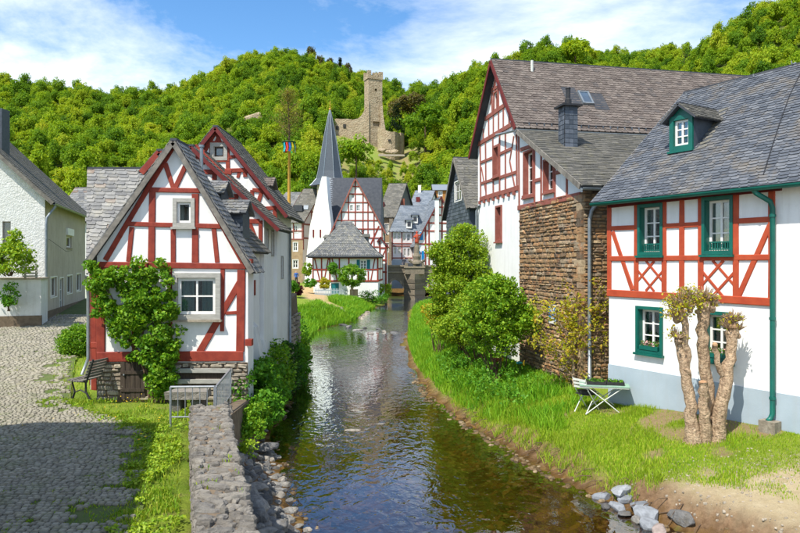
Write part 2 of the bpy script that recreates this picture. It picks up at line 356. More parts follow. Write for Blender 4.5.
def roof_plane(parent, eL, eR, rR, rL, mat, thick=.08, sw=.24, sh=.16, n_parts=0, slates=True, tilt=0.0, name='roof', holes2d=None, under=None, shape='clip'):
    """underside corners in, slab + slates out; returns (roof object, origin, ex, ey, n)"""
    ex = (eR-eL).normalized(); n = ex.cross(rL-eL).normalized()
    if n.z < 0:
        eL, eR, rL, rR = eR, eL, rR, rL; ex = (eR-eL).normalized(); n = ex.cross(rL-eL).normalized()
    ey = n.cross(ex); q = [eL, eR, rR, rL]
    top = [p+n*thick for p in q]
    mb = MB(); mb.hexa(q, top)
    ro = mb.build(name, (under or (M_lead if slates else mat)), parent)
    o = eL+n*thick
    if not slates: return ro, o, ex, ey, n
    P2 = [((p-eL).dot(ex), (p-eL).dot(ey)) for p in q]
    xs = [p[0] for p in P2]; ys = [p[1] for p in P2]; W = max(xs); H = max(ys)
    L = sh*1.75; lift = .03
    if shape == 'square': base = [(0, 0), (sw*.97, 0), (sw*.97, L), (0, L)]
    else: base = slate_temp(sw, L, lift, .22)
    hz = lambda y: lift*(1-y/L)+.003
    def build3(poly_loc, M2):
        k = len(poly_loc); vv = [M2 @ V(x, y, hz(y)) for x, y in poly_loc]+[M2 @ V(x, y, -.004) for x, y in poly_loc]
        ff = [tuple(range(k))]+[(i, k+i, k+(i+1) % k, (i+1) % k) for i in range(k)]
        return vv, ff
    tv = [V(x, y, hz(y)) for x, y in base]+[V(x, y, -.004) for x, y in base]; k = len(base)
    tf = [tuple(range(k))]+[(i, k+i, k+(i+1) % k, (i+1) % k) for i in range(k)]
    B = Matrix(((ex.x, ey.x, n.x, o.x), (ex.y, ey.y, n.y, o.y), (ex.z, ey.z, n.z, o.z), (0, 0, 0, 1)))
    ta = R(tilt); items = []; extra = []
    nrow = int(H/sh)+2; ext = int(abs(math.tan(ta))*W/sh)+2
    for j in range(-ext if tilt else 0, nrow+(ext if tilt else 0)):
        off = random.random()*sw
        x = min(xs)-sw*1.5+off
        while x < W+sw:
            cx, cy = x, j*sh-.035
            wx = random.uniform(.9, 1.12)
            if tilt: cx, cy = x*math.cos(ta)-cy*math.sin(ta), x*math.sin(ta)+cy*math.cos(ta)
            a = ta+R(random.gauss(0, .9)); jy = random.gauss(0, .006)
            lm = Matrix.Translation((cx, cy+jy, random.uniform(0, .005))) @ Matrix.Rotation(a, 4, 'Z') @ Matrix.Diagonal((wx, 1, 1, 1))
            pts = [lm @ V(px, py, 0) for px, py in base]; pp = [(p.x, p.y) for p in pts]
            x += sw*wx
            cen = (sum(p[0] for p in pp)/k, sum(p[1] for p in pp)/k)
            if holes2d and any(h[0] < cen[0] < h[2] and h[1] < cen[1] < h[3] for h in holes2d): continue
            cl = clip_poly(pp, [(P2[0][0], P2[0][1]-.05), (P2[1][0], P2[1][1]-.05), P2[2], P2[3]])
            if len(cl) < 3: continue
            if len(cl) == k and all(abs(cl[i][0]-pp[i][0])+abs(cl[i][1]-pp[i][1]) < 1e-6 for i in range(k)):
                items.append((0, B @ lm))
            else:
                li = lm.inverted(); loc = [li @ V(p[0], p[1], 0) for p in cl]
                extra.append(build3([(p.x, p.y) for p in loc], B @ lm))
    place_pieces('slate', ro, [(tv, tf)], items, mat, n_parts, extra)
    return ro, o, ex, ey, n

# ------------------------------------------------------------------ facades and houses
class Facade:
    def __init__(s, A, B, root):
        s.A = V(A.x, A.y, 0); s.W = (V(B.x, B.y, 0)-s.A).length; s.u = (V(B.x, B.y, 0)-s.A).normalized(); s.n = V(s.u.y, -s.u.x, 0); s.root = root
        s.holes = []; s.c = (0, 0, 1)
    def crop(s, ox, oy, sc): s.c = (ox, oy, sc); return s
    def px(s, x, y):
        """crop pixel -> (u, v)"""
        x = s.c[0]+x/s.c[2]; y = s.c[1]+y/s.c[2]
        h = hit_plane(x, y, s.A, s.n); return ((h-s.A).dot(s.u), h.z)
    def p(s, u, v, o=0.0): q = s.A+s.u*u+s.n*o; return V(q.x, q.y, v)
    def box(s, mb, u0, v0, u1, v1, o0, o1, tint=0.0):
        return mb.hexa([s.p(u0, v0, o0), s.p(u1, v0, o0), s.p(u1, v1, o0), s.p(u0, v1, o0)], [s.p(u0, v0, o1), s.p(u1, v0, o1), s.p(u1, v1, o1), s.p(u0, v1, o1)], tint)
    def beam(s, a, b, w, mat, off=.03, name='beam', root=None, seg=None, jit=.006):
        a = V(*a); b = V(*b); d = b-a; L = d.length
        if L < 1e-4: return
        d /= L; q = V(-d.y, d.x); seg = seg or max(1, min(4, int(L/.6))); h = w/2; off += random.uniform(-.0025, .0025)
        ch = min(.012, w*.1, off*.6); vv = []; ff = []
        for i in range(seg+1):
            c = a+d*(L*i/seg); j1, j2 = random.uniform(-jit, jit), random.uniform(-jit, jit)
            for t, o in ((-h+j1, -.02), (-h+j1, off-ch), (-h+j1+ch, off), (h+j2-ch, off), (h+j2, off-ch), (h+j2, -.02)):
                e = c+q*t; vv.append(s.p(e.x, e.y, o))
        for i in range(seg):
            for k in range(5): ff.append((i*6+k, i*6+k+1, (i+1)*6+k+1, (i+1)*6+k))
        ff.append((0, 1, 2, 3, 4, 5)); e = seg*6; ff.append((e+5, e+4, e+3, e+2, e+1, e))
        return link(name, mesh(name, vv, ff), mat, root or s.root)
    def beams(s, lst, w, mat, off=.03):
        for x0, y0, x1, y1 in lst: s.beam(s.px(x0, y0), s.px(x1, y1), w, mat, off)
    def rect(s, x0, y0, x1, y1):
        xm, ym = (x0+x1)/2, (y0+y1)/2
        u0 = s.px(x0, ym)[0]; u1 = s.px(x1, ym)[0]; v1 = s.px(xm, y0)[1]; v0 = s.px(xm, y1)[1]; return (u0, v0, u1, v1)
    def window(s, r, cols=2, rows=2, depth=.1, mat=None, fw=.055, mw=.028, sur=None, sill=None, lining=None, curtain=None, shutters=None, name='window', hole=True, cmul=1.7, rootobj=None):
        mat = mat or M_sash; u0, v0, u1, v1 = r
        if hole: s.holes.append(r)
        fw = min(fw, (u1-u0)*.16); mw = min(mw, (u1-u0)*.09)
        root = rootobj or s.root; mb = MB(); d0, d1 = -depth-.03, -depth+.025; e = .004
        s.box(mb, u0+e, v0+e, u0+fw, v1-e, d0, d1); s.box(mb, u1-fw, v0+e, u1-e, v1-e, d0, d1)
        s.box(mb, u0+fw, v0+e, u1-fw, v0+fw, d0, d1-.002); s.box(mb, u0+fw, v1-fw, u1-fw, v1-e, d0, d1-.002)
        iu0, iu1, iv0, iv1 = u0+fw, u1-fw, v0+fw, v1-fw
        for i in range(1, cols):
            w = mw*(cmul if i*2 == cols else 1); c = iu0+(iu1-iu0)*i/cols; s.box(mb, c-w/2, iv0, c+w/2, iv1, d0+.004, d1-.004)
        for j in range(1, rows):
            c = iv0+(iv1-iv0)*j/rows; s.box(mb, iu0, c-mw/2, iu1, c+mw/2, d0+.008, d1-.008)
        wo = mb.build(name, mat, root)
        for i in range(cols):
            for j in range(rows):
                a, b = iu0+(iu1-iu0)*i/cols, iu0+(iu1-iu0)*(i+1)/cols; c, d = iv0+(iv1-iv0)*j/rows, iv0+(iv1-iv0)*(j+1)/rows
                mb = MB(); s.box(mb, a, c, b, d, -depth-.008, -depth-.002); mb.build('pane', M_glass, wo)
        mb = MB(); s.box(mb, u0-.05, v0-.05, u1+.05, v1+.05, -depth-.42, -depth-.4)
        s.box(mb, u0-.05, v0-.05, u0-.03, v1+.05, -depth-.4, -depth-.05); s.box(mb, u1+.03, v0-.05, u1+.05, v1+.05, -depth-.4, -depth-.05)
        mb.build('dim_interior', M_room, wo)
        if curtain:
            mb = MB(); N = 14
            for (a, b) in ((u0+fw*.5, u0+(u1-u0)*.40), (u0+(u1-u0)*.60, u1-fw*.5)):
                vv = []
                for i in range(N+1):
                    t = a+(b-a)*i/N; o = -depth-.09+.022*math.sin(i*1.9)
                    vv += [s.p(t, v0+.02, o), s.p(t, v1-.02, o)]
                mb.add(vv, [(2*i, 2*i+2, 2*i+3, 2*i+1) for i in range(N)])
            mb.build('curtain', curtain, wo)
        if lining:
            mb = MB(); t = .018
            s.box(mb, u0-t, v0-t, u0+.003, v1+t, -depth-.02, .012); s.box(mb, u1-.003, v0-t, u1+t, v1+t, -depth-.02, .012)
            s.box(mb, u0+.003, v0-t, u1-.003, v0+.003, -depth-.02, .011); s.box(mb, u0+.003, v1-.003, u1-.003, v1+t, -depth-.02, .011)
            mb.build('lining', lining, wo)
        if sur:
            m, w, pr = sur; mb = MB(); g = .004
            s.box(mb, u0-w, v0-w, u0-g, v1+w, -.03, pr); s.box(mb, u1+g, v0-w, u1+w, v1+w, -.03, pr)
            s.box(mb, u0-g, v0-w, u1+g, v0-g, -.03, pr-.003); s.box(mb, u0-g, v1+g, u1+g, v1+w, -.03, pr-.003)
            mb.build('surround', m, wo)
        if sill:
            w = sur[1] if sur else .03; pr = (sur[2] if sur else 0)+.05
            mb = MB(); s.box(mb, u0-w-.03, v0-w-.055, u1+w+.03, v0-w-.004, -.02, pr); mb.build('sill', sill, wo)
        if shutters:
            sw = (u1-u0)*.5; mb = MB()
            for a, b in ((u0-sw-.03, u0-.03), (u1+.03, u1+sw+.03)):
                mb = MB(); s.box(mb, a, v0-.02, b, v1+.02, .004, .045)
                for k in range(1, 8):
                    vv = v0+(v1-v0)*k/8; s.box(mb, a+.05, vv-.02, b-.05, vv+.02, .045, .055)
                mb.build('shutter', shutters, wo)
        return wo
    def wall_mesh(s, mb, poly, depth=.3):
        """poly [(u,v)], s.holes cut out with reveals"""
        if not s.holes:
            loops = [[V(a, b, 0) for a, b in poly]]; tris = tessellate_polygon(loops); mb.add([s.p(p.x, p.y) for p in loops[0]], [tuple(t) for t in tris])
        else:
            us = sorted({min(a for a, b in poly), max(a for a, b in poly)} | {h[0] for h in s.holes} | {h[2] for h in s.holes})
            for ua, ub in zip(us[:-1], us[1:]):
                if ub-ua < 1e-5: continue
                cuts = sorted((h[1], h[3]) for h in s.holes if h[0] <= ua+1e-6 and h[2] >= ub-1e-6); lo = -100.
                for ca, cb in cuts+[(1000., 1000.)]:
                    q = clip_poly(list(poly), [(ua, lo), (ub, lo), (ub, ca), (ua, ca)]) if ca > lo else []
                    if len(q) > 2: mb.add([s.p(x, y) for x, y in q], [tuple(range(len(q)))])
                    lo = max(lo, cb)
        for h in s.holes:
            c = [(h[0], h[1]), (h[0], h[3]), (h[2], h[3]), (h[2], h[1])]
            vv = [s.p(a, b) for a, b in c]+[s.p(a, b, -depth) for a, b in c]
            mb.add(vv, [(i, (i+1) % 4, 4+(i+1) % 4, 4+i) for i in range(4)])
def bar(mb, a, b, w, h, up=None, tint=0.0):
    """box along a->b, w across, h along up"""
    a = Vector(a); b = Vector(b); d = (b-a).normalized(); up = Vector(up) if up is not None else V(0, 0, 1)
    x = d.cross(up).normalized(); z = x.cross(d).normalized()
    q = lambda p, i, j: p+x*(i*w/2)+z*(j*h/2)
    return mb.hexa([q(a, -1, -1), q(a, 1, -1), q(a, 1, 1), q(a, -1, 1)], [q(b, -1, -1), q(b, 1, -1), q(b, 1, 1), q(b, -1, 1)], tint)
class House:
    def __init__(s, name, label, A, B, L, zb, zel, zer, zr, ap=.5, ridge='front', wall=None, roof=None, oe=.3, of=.25, thick=.09, sw=.24, sh=.16,
                 slates=True, n_parts=0, barge=None, back=None, group=None, tilt=0.0, cat='house', skip=(), shape='clip', gut=None, overs=None, bw=.15):
        s.__dict__.update(locals())
        A = V(A.x, A.y, 0); B = V(B.x, B.y, 0); u = (B-A).normalized(); bk = V(-u.y, u.x, 0)
        if back is not None: bk = V(back[0], back[1], 0).normalized()
        s.A, s.B, s.u, s.bk = A, B, u, bk; s.W = (B-A).length; s.barge = barge if barge is not None else M_board
        m = (A+B)/2; s.root = empty(name, (m.x, m.y, zb), label, cat, group)
        C = B+bk*L; D = A+bk*L
        s.front = Facade(A, B, s.root); s.right = Facade(B, C, s.root); s.backf = Facade(C, D, s.root); s.left = Facade(D, A, s.root)
    def P(s, a, b, z): q = s.A+s.u*a+s.bk*b; return V(q.x, q.y, z)
    def build(s):
        W, L, zb, zel, zer, zr, ap = s.W, s.L, s.zb, s.zel, s.zer, s.zr, s.ap; mb = MB()
        if s.ridge == 'front':
            s.front.wall_mesh(mb, [(0, zb), (W, zb), (W, zer), (W*ap, zr), (0, zel)])
            s.right.wall_mesh(mb, [(0, zb), (L, zb), (L, zer), (0, zer)]); s.left.wall_mesh(mb, [(0, zb), (L, zb), (L, zel), (0, zel)])
            s.backf.wall_mesh(mb, [(0, zb), (W, zb), (W, zel), (W*(1-ap), zr), (0, zer)])
        else:
            s.front.wall_mesh(mb, [(0, zb), (W, zb), (W, zel), (0, zel)]); s.backf.wall_mesh(mb, [(0, zb), (W, zb), (W, zer), (0, zer)])
            s.right.wall_mesh(mb, [(0, zb), (L, zb), (L, zer), (L*ap, zr), (0, zel)]); s.left.wall_mesh(mb, [(0, zb), (L, zb), (L, zel), (L*(1-ap), zr), (0, zer)])
        s.wallo = mb.build('wall', s.wall, s.root)
        kw = dict(mat=s.roof, thick=s.thick, sw=s.sw, sh=s.sh, slates=s.slates, tilt=s.tilt, shape=s.shape); g = .015; of, oe = s.of, s.oe
        s.roofs = {}
        if s.ridge == 'front':
            mr = (zr-zer)/(W*(1-ap)); ml = (zr-zel)/(W*ap)
            if 'r' not in s.skip: s.roofs['r'] = roof_plane(s.root, s.P(W+oe, -of, zer-mr*oe+g), s.P(W+oe, L+of, zer-mr*oe+g), s.P(W*ap, L+of, zr+g), s.P(W*ap, -of, zr+g), n_parts=s.n_parts, **kw)
            if 'l' not in s.skip: s.roofs['l'] = roof_plane(s.root, s.P(-oe, -of, zel-ml*oe+g), s.P(-oe, L+of, zel-ml*oe+g), s.P(W*ap, L+of, zr+g), s.P(W*ap, -of, zr+g), **kw)
            ra, rb = s.P(W*ap, -of, zr+s.thick*1.2), s.P(W*ap, L+of, zr+s.thick*1.2)
            if s.barge:
                for e, m, x in ((W+oe, mr, zer-mr*oe), (-oe, ml, zel-ml*oe)):
                    mb = MB(); a = s.P(e, -of-.02, x+s.thick*.4); b = s.P(W*ap, -of-.02, zr+s.thick*.4); bar(mb, a, b, .03, s.bw, up=V(0, 0, 1)); mb.build('bargeboard', s.barge, s.root)
        else:
            mf = (zr-zel)/(L*ap); mk = (zr-zer)/(L*(1-ap))
            if 'f' not in s.skip: s.roofs['f'] = roof_plane(s.root, s.P(-of, -oe, zel-mf*oe+g), s.P(W+of, -oe, zel-mf*oe+g), s.P(W+of, L*ap, zr+g), s.P(-of, L*ap, zr+g), n_parts=s.n_parts, **kw)
            s.roofs['b'] = roof_plane(s.root, s.P(-of, L+oe, zer-mk*oe+g), s.P(W+of, L+oe, zer-mk*oe+g), s.P(W+of, L*ap, zr+g), s.P(-of, L*ap, zr+g), **{**kw, 'slates': False, 'mat': M_lead})
            ra, rb = s.P(-of, L*ap, zr+s.thick*1.2), s.P(W+of, L*ap, zr+s.thick*1.2)
            if s.barge:
                for t in (-of-.02, W+of+.02):
                    for y0, x in ((-oe, zel-mf*oe), (L+oe, zer-mk*oe)):
                        mb = MB(); bar(mb, s.P(t, y0, x+s.thick*.4), s.P(t, L*ap, zr+s.thick*.4), .03, s.bw); mb.build('bargeboard', s.barge, s.root)
        mb = MB(); bar(mb, ra, rb, .16, .06); mb.build('ridge_cap', M_lead if s.slates else s.roof, s.root)
        return s
def stone_temps(n=10):
    ts = []
    for i in range(n):
        j = lambda a: random.uniform(-a, a)
        f = [(.04+j(.05), .06+j(.08)), (.5+j(.12), .02+j(.05)), (.96+j(.05), .06+j(.08)), (.98+j(.03), .5+j(.1)), (.95+j(.06), .93+j(.08)), (.5+j(.14), .98+j(.05)), (.05+j(.06), .94+j(.07)), (.02+j(.03), .5+j(.1))]
        vv = [(x, y, 0) for x, y in f]+[(.5+(x-.5)*.82, .5+(y-.5)*.72, 1+j(.25)) for x, y in f]; k = 8
        ff = [tuple(range(k, 2*k))]+[(a, (a+1) % k, k+(a+1) % k, k+a) for a in range(k)]
        ts.append((vv, ff))
    return ts
STONES = stone_temps()
def rubble(F_, parent, u0, u1, v0, v1, rh=(.07, .13), ws=(.14, .4), mat=None, n_parts=300, skip=None, proud=.035, topline=None, o0=.0):
    items = []; v = v0; fu, fn = F_.u, F_.n
    while v < v1:
        h = random.uniform(*rh)
        if v+h > v1: h = max(.03, v1-v)
        u = u0
        while u < u1-.02:
            w = random.uniform(*ws); w = min(w, u1-u)
            if u1-(u+w) < .06: w = u1-u
            hh = h*random.uniform(.85, 1.0); c = (u+w/2, v+hh/2)
            ok = not (skip and any(a < c[0] < cc and b < c[1] < d for a, b, cc, d in skip))
            if topline and c[1] > topline(c[0]): ok = False
            if ok:
                pr = proud*random.uniform(.5, 1.35); o = F_.p(u+.006, v+.004+random.uniform(-.006, .006), o0)
                a = random.gauss(0, 1.6); ux = fu*math.cos(R(a))+V(0, 0, 1)*math.sin(R(a)); uy = fn.cross(ux)*1.0
                if uy.z < 0: uy = -uy
                M = Matrix(((ux.x*(w-.012), uy.x*(hh-.008), fn.x*pr, o.x), (ux.y*(w-.012), uy.y*(hh-.008), fn.y*pr, o.y), (ux.z*(w-.012), uy.z*(hh-.008), fn.z*pr, o.z), (0, 0, 0, 1)))
                items.append((random.randrange(len(STONES)), M))
            u += w
        v += h
    place_pieces('stone', parent, STONES, items, mat, n_parts)
def pipe(parent, pts, r, mat, name='downpipe'):
    mb = MB(); mb.tube(pts, r, 10); return mb.build(name, mat, parent, smooth=True)
def gutter(parent, a, b, r, mat, name='gutter'):
    a, b = Vector(a), Vector(b); d = (b-a).normalized(); x = d.cross(V(0, 0, 1)).normalized(); mb = MB(); n = 8; vv = []
    for p in (a, b):
        for rr in (r, r*.86):
            for i in range(n+1):
                t = math.pi*i/n; vv.append(p+x*math.cos(t)*rr-V(0, 0, 1)*math.sin(t)*rr)
    k = n+1; ff = []
    for i in range(n): ff += [(i, i+1, 2*k+i+1, 2*k+i), (k+i, 3*k+i, 3*k+i+1, k+i+1), (i, k+i, k+i+1, i+1), (2*k+i, 2*k+i+1, 3*k+i+1, 3*k+i)]
    ff += [(0, 2*k, 3*k, k), (n, k+n, 3*k+n, 2*k+n)]
    mb.add(vv, ff); return mb.build(name, mat, parent)

# ------------------------------------------------------------------ foliage helpers
def leaf_quads(pts, size, up=.5, center=None, aspect=.62, vary=.45):
    N = len(pts); n = RNG.normal(size=(N, 3)); n /= np.linalg.norm(n, axis=1)[:, None]+1e-9; n[:, 2] += up
    if center is not None:
        o = pts-np.asarray(center); o /= np.linalg.norm(o, axis=1)[:, None]+1e-6; n += o*.7
    n /= np.linalg.norm(n, axis=1)[:, None]+1e-9
    t = RNG.normal(size=(N, 3)); t -= n*(t*n).sum(1)[:, None]; t /= np.linalg.norm(t, axis=1)[:, None]+1e-9; b = np.cross(n, t)
    s = (size*(1+vary*RNG.uniform(-1, 1, N)))[:, None]
    v = np.stack([pts-t*s*.5, pts+b*s*aspect*.5+n*s*.08, pts+t*s*.5-n*s*.06, pts-b*s*aspect*.5+n*s*.08], 1).reshape(-1, 3)
    return v, np.arange(4*N).reshape(-1, 4), np.repeat(RNG.uniform(.01, .99, N), 4)
def leaves(name, pts, size, mat, parent=None, up=.5, center=None, aspect=.62, kind='stuff'):
    v, f, t = leaf_quads(np.asarray(pts), size, up, center, aspect); o = link(name, np_mesh(name, v, f, t), mat, parent)
    if kind: o['kind'] = kind
    return o
def ell(n, c, r, shell=.0):
    d = RNG.normal(size=(n, 3)); d /= np.linalg.norm(d, axis=1)[:, None]; q = RNG.uniform(shell**3, 1, n)**(1/3)
    return np.asarray(c)+d*q[:, None]*np.asarray(r)
def clumps(c, r, K, per, cr, shell=.55, zcut=None):
    cs = ell(K, c, r, shell)
    if zcut is not None and (cs[:, 2] > zcut).sum() > 2: cs = cs[cs[:, 2] > zcut]
    pts = [ell(per, p, np.array([cr, cr, cr*.8])*RNG.uniform(.6, 1.35), .25) for p in cs]
    return np.concatenate(pts), cs
def branch_to(mb, base, tip, r0, r1, n=5, wob=.08, sides=6):
    base, tip = Vector(base), Vector(tip); L = (tip-base).length; pts = []; rr = []
    for i in range(n+1):
        t = i/n; p = base.lerp(tip, t)+V(random.uniform(-1, 1), random.uniform(-1, 1), random.uniform(-.5, .5))*wob*L*(0 if i in (0,) else .5)
        p.z += .12*L*math.sin(t*math.pi)*.5; pts.append(p); rr.append(r0+(r1-r0)*t)
    mb.tube(pts, rr, sides); return pts
def bush(name, label, cat, base, parts, leaf, lsize, stems=7, group=None, up=.5, stem_r=.025, K=26, per=90, cr=.28, shell=.55):
    """parts: list of (centre, radii, weight)"""
    root = empty(name, base, label, cat, group); allp = []; tips = []
    for c, r, w in parts:
        p, cs = clumps(c, r, max(3, int(K*w)), per, cr, shell, base[2]+.05); allp.append(p); tips += list(cs)
    leaves('foliage', np.concatenate(allp), lsize, leaf, root, up)
    mb = MB()
    for i in range(stems):
        t = tips[i*len(tips)//stems]; branch_to(mb, V(*base)+V(random.uniform(-.12, .12), random.uniform(-.08, .08), -.05), t, stem_r, stem_r*.3)
    mb.build('stem', M_twig, root)
    return root
def blades(name, P, h, w, mat, parent=None, lean=.45, kind='stuff'):
    """grass blades: P (N,3); h, w arrays"""
    N = len(P); a = RNG.uniform(0, 2*np.pi, N); dx = np.stack([np.cos(a), np.sin(a), np.zeros(N)], 1); la = RNG.uniform(0, 2*np.pi, N)
    ln = np.stack([np.cos(la), np.sin(la), np.zeros(N)], 1)*(h*lean*RNG.uniform(.2, 1.3, N))[:, None]; z = np.array([0, 0, 1.])
    w2 = (w*.5)[:, None]; m = P+ln*.35+z*(h*.6)[:, None]
    v = np.stack([P-dx*w2-z*.02, P+dx*w2-z*.02, m+dx*w2*.8, m-dx*w2*.8, P+ln+z*h[:, None]], 1).reshape(-1, 3)
    b = np.arange(N)*5; f = np.concatenate([np.stack([b, b+1, b+2], 1), np.stack([b, b+2, b+3], 1), np.stack([b+3, b+2, b+4], 1)])
    o = link(name, np_mesh(name, v, f, np.repeat(RNG.uniform(.01, .99, N), 5)), mat, parent)
    if kind: o['kind'] = kind
    return o

# ------------------------------------------------------------------ terrain
def edge(pxs):
    pts = sorted(((HC*F/(py-HY)), (px-CX)/F*(HC*F/(py-HY))) for px, py in pxs)
    return np.array([p[0] for p in pts]), np.array([p[1] for p in pts])
RE = edge([(760, 560), (690, 533), (640, 516), (600, 496), (570, 483), (520, 452), (470, 425), (432, 395), (412, 365), (406, 345), (408, 325), (412, 310)])
LE = edge([(318, 560), (305, 540), (285, 500), (275, 470), (268, 440), (272, 420), (283, 400), (300, 368), (308, 338), (320, 328), (352, 322), (365, 312), (385, 304), (388, 298)])
RE = (np.append(RE[0], [70, 80, 200]), np.append(RE[1], [2.6, 4.2, 6])); LE = (np.append(LE[0], [90, 200]), np.append(LE[1], [-1.8, -2]))
def xr(y): return np.interp(y, *RE)
def xl(y): return np.interp(y, *LE)
def sm(t): t = np.clip(t, 0, 1); return t*t*(3-2*t)
def z_street(y): return np.interp(y, [0, 12, 16, 28, 40], [1.05, 1.08, 1.15, 1.9, 2.4])
def wall_r(y): return -1.45-.319*(y-6.5)
def wall_l(y): return -2.04-.333*(y-6.5)
def vnoise(x, y, s, seed=0):
    def h(i, j):
        v = np.sin(i*127.1+j*311.7+seed*74.7)*43758.5453; return v-np.floor(v)
    x = np.asarray(x)/s; y = np.asarray(y)/s; i = np.floor(x); j = np.floor(y); a = sm(x-i); b = sm(y-j)
    return (h(i, j)*(1-a)+h(i+1, j)*a)*(1-b)+(h(i, j+1)*(1-a)+h(i+1, j+1)*a)*b
SKY = np.array([(-400, 95), (-100, 84), (0, 79), (60, 85), (110, 89), (170, 85), (200, 75), (240, 57), (275, 52), (310, 56), (340, 66), (380, 80), (400, 87), (430, 85), (460, 74), (500, 64), (540, 46), (580, 43), (605, 51), (640, 52), (690, 50), (705, 45), (740, 19), (780, -3), (820, -25), (900, -50), (1200, -60)], float)
DEP = np.array([(-400, 300), (0, 310), (200, 330), (300, 360), (380, 430), (430, 360), (480, 300), (560, 290), (605, 400), (680, 390), (705, 290), (760, 255), (900, 240), (1200, 240)], float)
ST = np.array([(-400, 115), (0, 125), (200, 125), (300, 118), (440, 118), (500, 112), (600, 105), (700, 100), (900, 95), (1200, 95)], float)
def ground_z(x, y):
    x = np.asarray(x, float); y = np.asarray(y, float); l, r = xl(y), xr(y)
    er = (x-r)*.88; el = (l-x)*.9; mid = np.minimum(-er, -el)
    bed = -.42*sm(mid/1.2)+.10*vnoise(x, y, .7, 3)*sm(mid/.4)
    zr_ = .40*sm(er/.55)+.26*np.clip(er-.4, 0, 3.2)+.02*np.clip(er-3.5, 0, 30)
    zl_near = np.where(x > wall_l(y)+.1, .62*sm(el/1.0), z_street(y)-.07)
    zl_mid = .95*sm(el/1.0)+np.clip(el-3.2, 0, 1)*(z_street(y)-1.05)
    zl_far = .75*sm(el/1.6)+.12*np.clip(el-1.4, 0, 8)
    k = sm((y-15.2)/.6); k2 = sm((y-32)/6)
    zl = zl_near*(1-k)+(zl_mid*(1-k2)+zl_far*k2)*k
    z = np.where(er > 0, zr_, np.where(el > 0, zl, bed))
    z = z+(vnoise(x, y, .9, 1)-.5)*.10*np.clip(np.maximum(er, 0)/1.0, 0, 1)*(y > 0)
    # hills
    px = CX+F*x/np.maximum(y, 20.); D = np.interp(px, DEP[:, 0], DEP[:, 1]); s0 = np.interp(px, ST[:, 0], ST[:, 1])
    top = HC+(HY-np.interp(px, SKY[:, 0], SKY[:, 1]))/F*D-9.0
    t = (y-s0)/(D-s0); tt = np.clip(t, 0, 1); hill = (top-1.2)*(tt**1.12)*(1-.25*sm((t-1)/2.0))
    hill = hill+(vnoise(x, y, 42, 5)-.5)*9*sm(t*3)*sm((1.15-t)*3)
    # castle spur
    sp = np.exp(-((x+11)/30)**2-((y-236)/24)**2); hill = hill+sp*5
    return z+hill
rows = np.concatenate([np.arange(2, 24, .22), np.arange(24, 60, .6), np.arange(60, 122, 1.6), np.arange(122, 480, 5), np.array([480, 520, 600, 720, 900, 1300, 2000.])])
cols = np.linspace(-1.5, 1.5, 281)
gx = cols[None, :]*(rows[:, None]+6); gy = np.repeat(rows[:, None], len(cols), 1); gz = ground_z(gx, gy)
nr, nc = gx.shape; idx = np.arange(nr*nc).reshape(nr, nc)
gf = np.stack([idx[:-1, :-1], idx[:-1, 1:], idx[1:, 1:], idx[1:, :-1]], -1).reshape(-1, 4)
gme = np_mesh('ground', np.stack([gx, gy, gz], -1).reshape(-1, 3), gf, smooth=True)
def bank_dirt(x, y):
    er = (x-xr(y))*.88; el = (xl(y)-x)*.9; wd = .22+.42*vnoise(x, y, .8, 8)+np.clip((11.9-y)*.62, 0, 2.4)
    wd = wd*(1-.78*sm((y-14.5)/4))
    d = np.where(er > -.2, 1-sm((er-wd*.8)/.25), 0)
    d2 = np.where((el > -.2) & (y < 17), 1-sm((el-1.1)/.3), 0); return np.maximum(d, d2)
def bare_mask(x, y):
    v = vnoise(x, y, .55, 31)*.6+vnoise(x, y, 1.7, 32)*.6; return sm((v-.68)/.08)*(y < 20)*(x > 2)
def path_mask(x, y):      # sand path beside the little house
    cx = np.interp(y, [48, 53, 58, 64, 72, 84], [-4.3, -5.6, -7.4, -8.6, -9.6, -10.4]); return (1-sm((np.abs(x-cx)-(.65+.5*sm((y-56)/5)))/.4))*sm((y-49)/2)
def scrub_mask(x, y):
    px = CX+F*x/np.maximum(y, 20.); return sm((px-318)/25)*sm((432-px)/20)*sm((y-128)/20)*sm((262-y)/15)
masks = {'dirt': bank_dirt(gx, gy), 'sand': np.clip(sm((12.1-gy)/1.2)*(gx > 3)*sm((gx-xr(gy)-.35)/.5), 0, 1)*.95, 'path': np.where((gy > 46) & (gy < 86), path_mask(gx, gy), 0), 'scrub': scrub_mask(gx, gy), 'bed': sm((.05-gz)/.05), 'far': sm((gy-70)/30), 'bare': bare_mask(gx, gy)}
for k, m_ in masks.items():
    a = gme.attributes.new(k, 'FLOAT', 'POINT'); a.data.foreach_set('value', np.asarray(m_, np.float32).ravel())
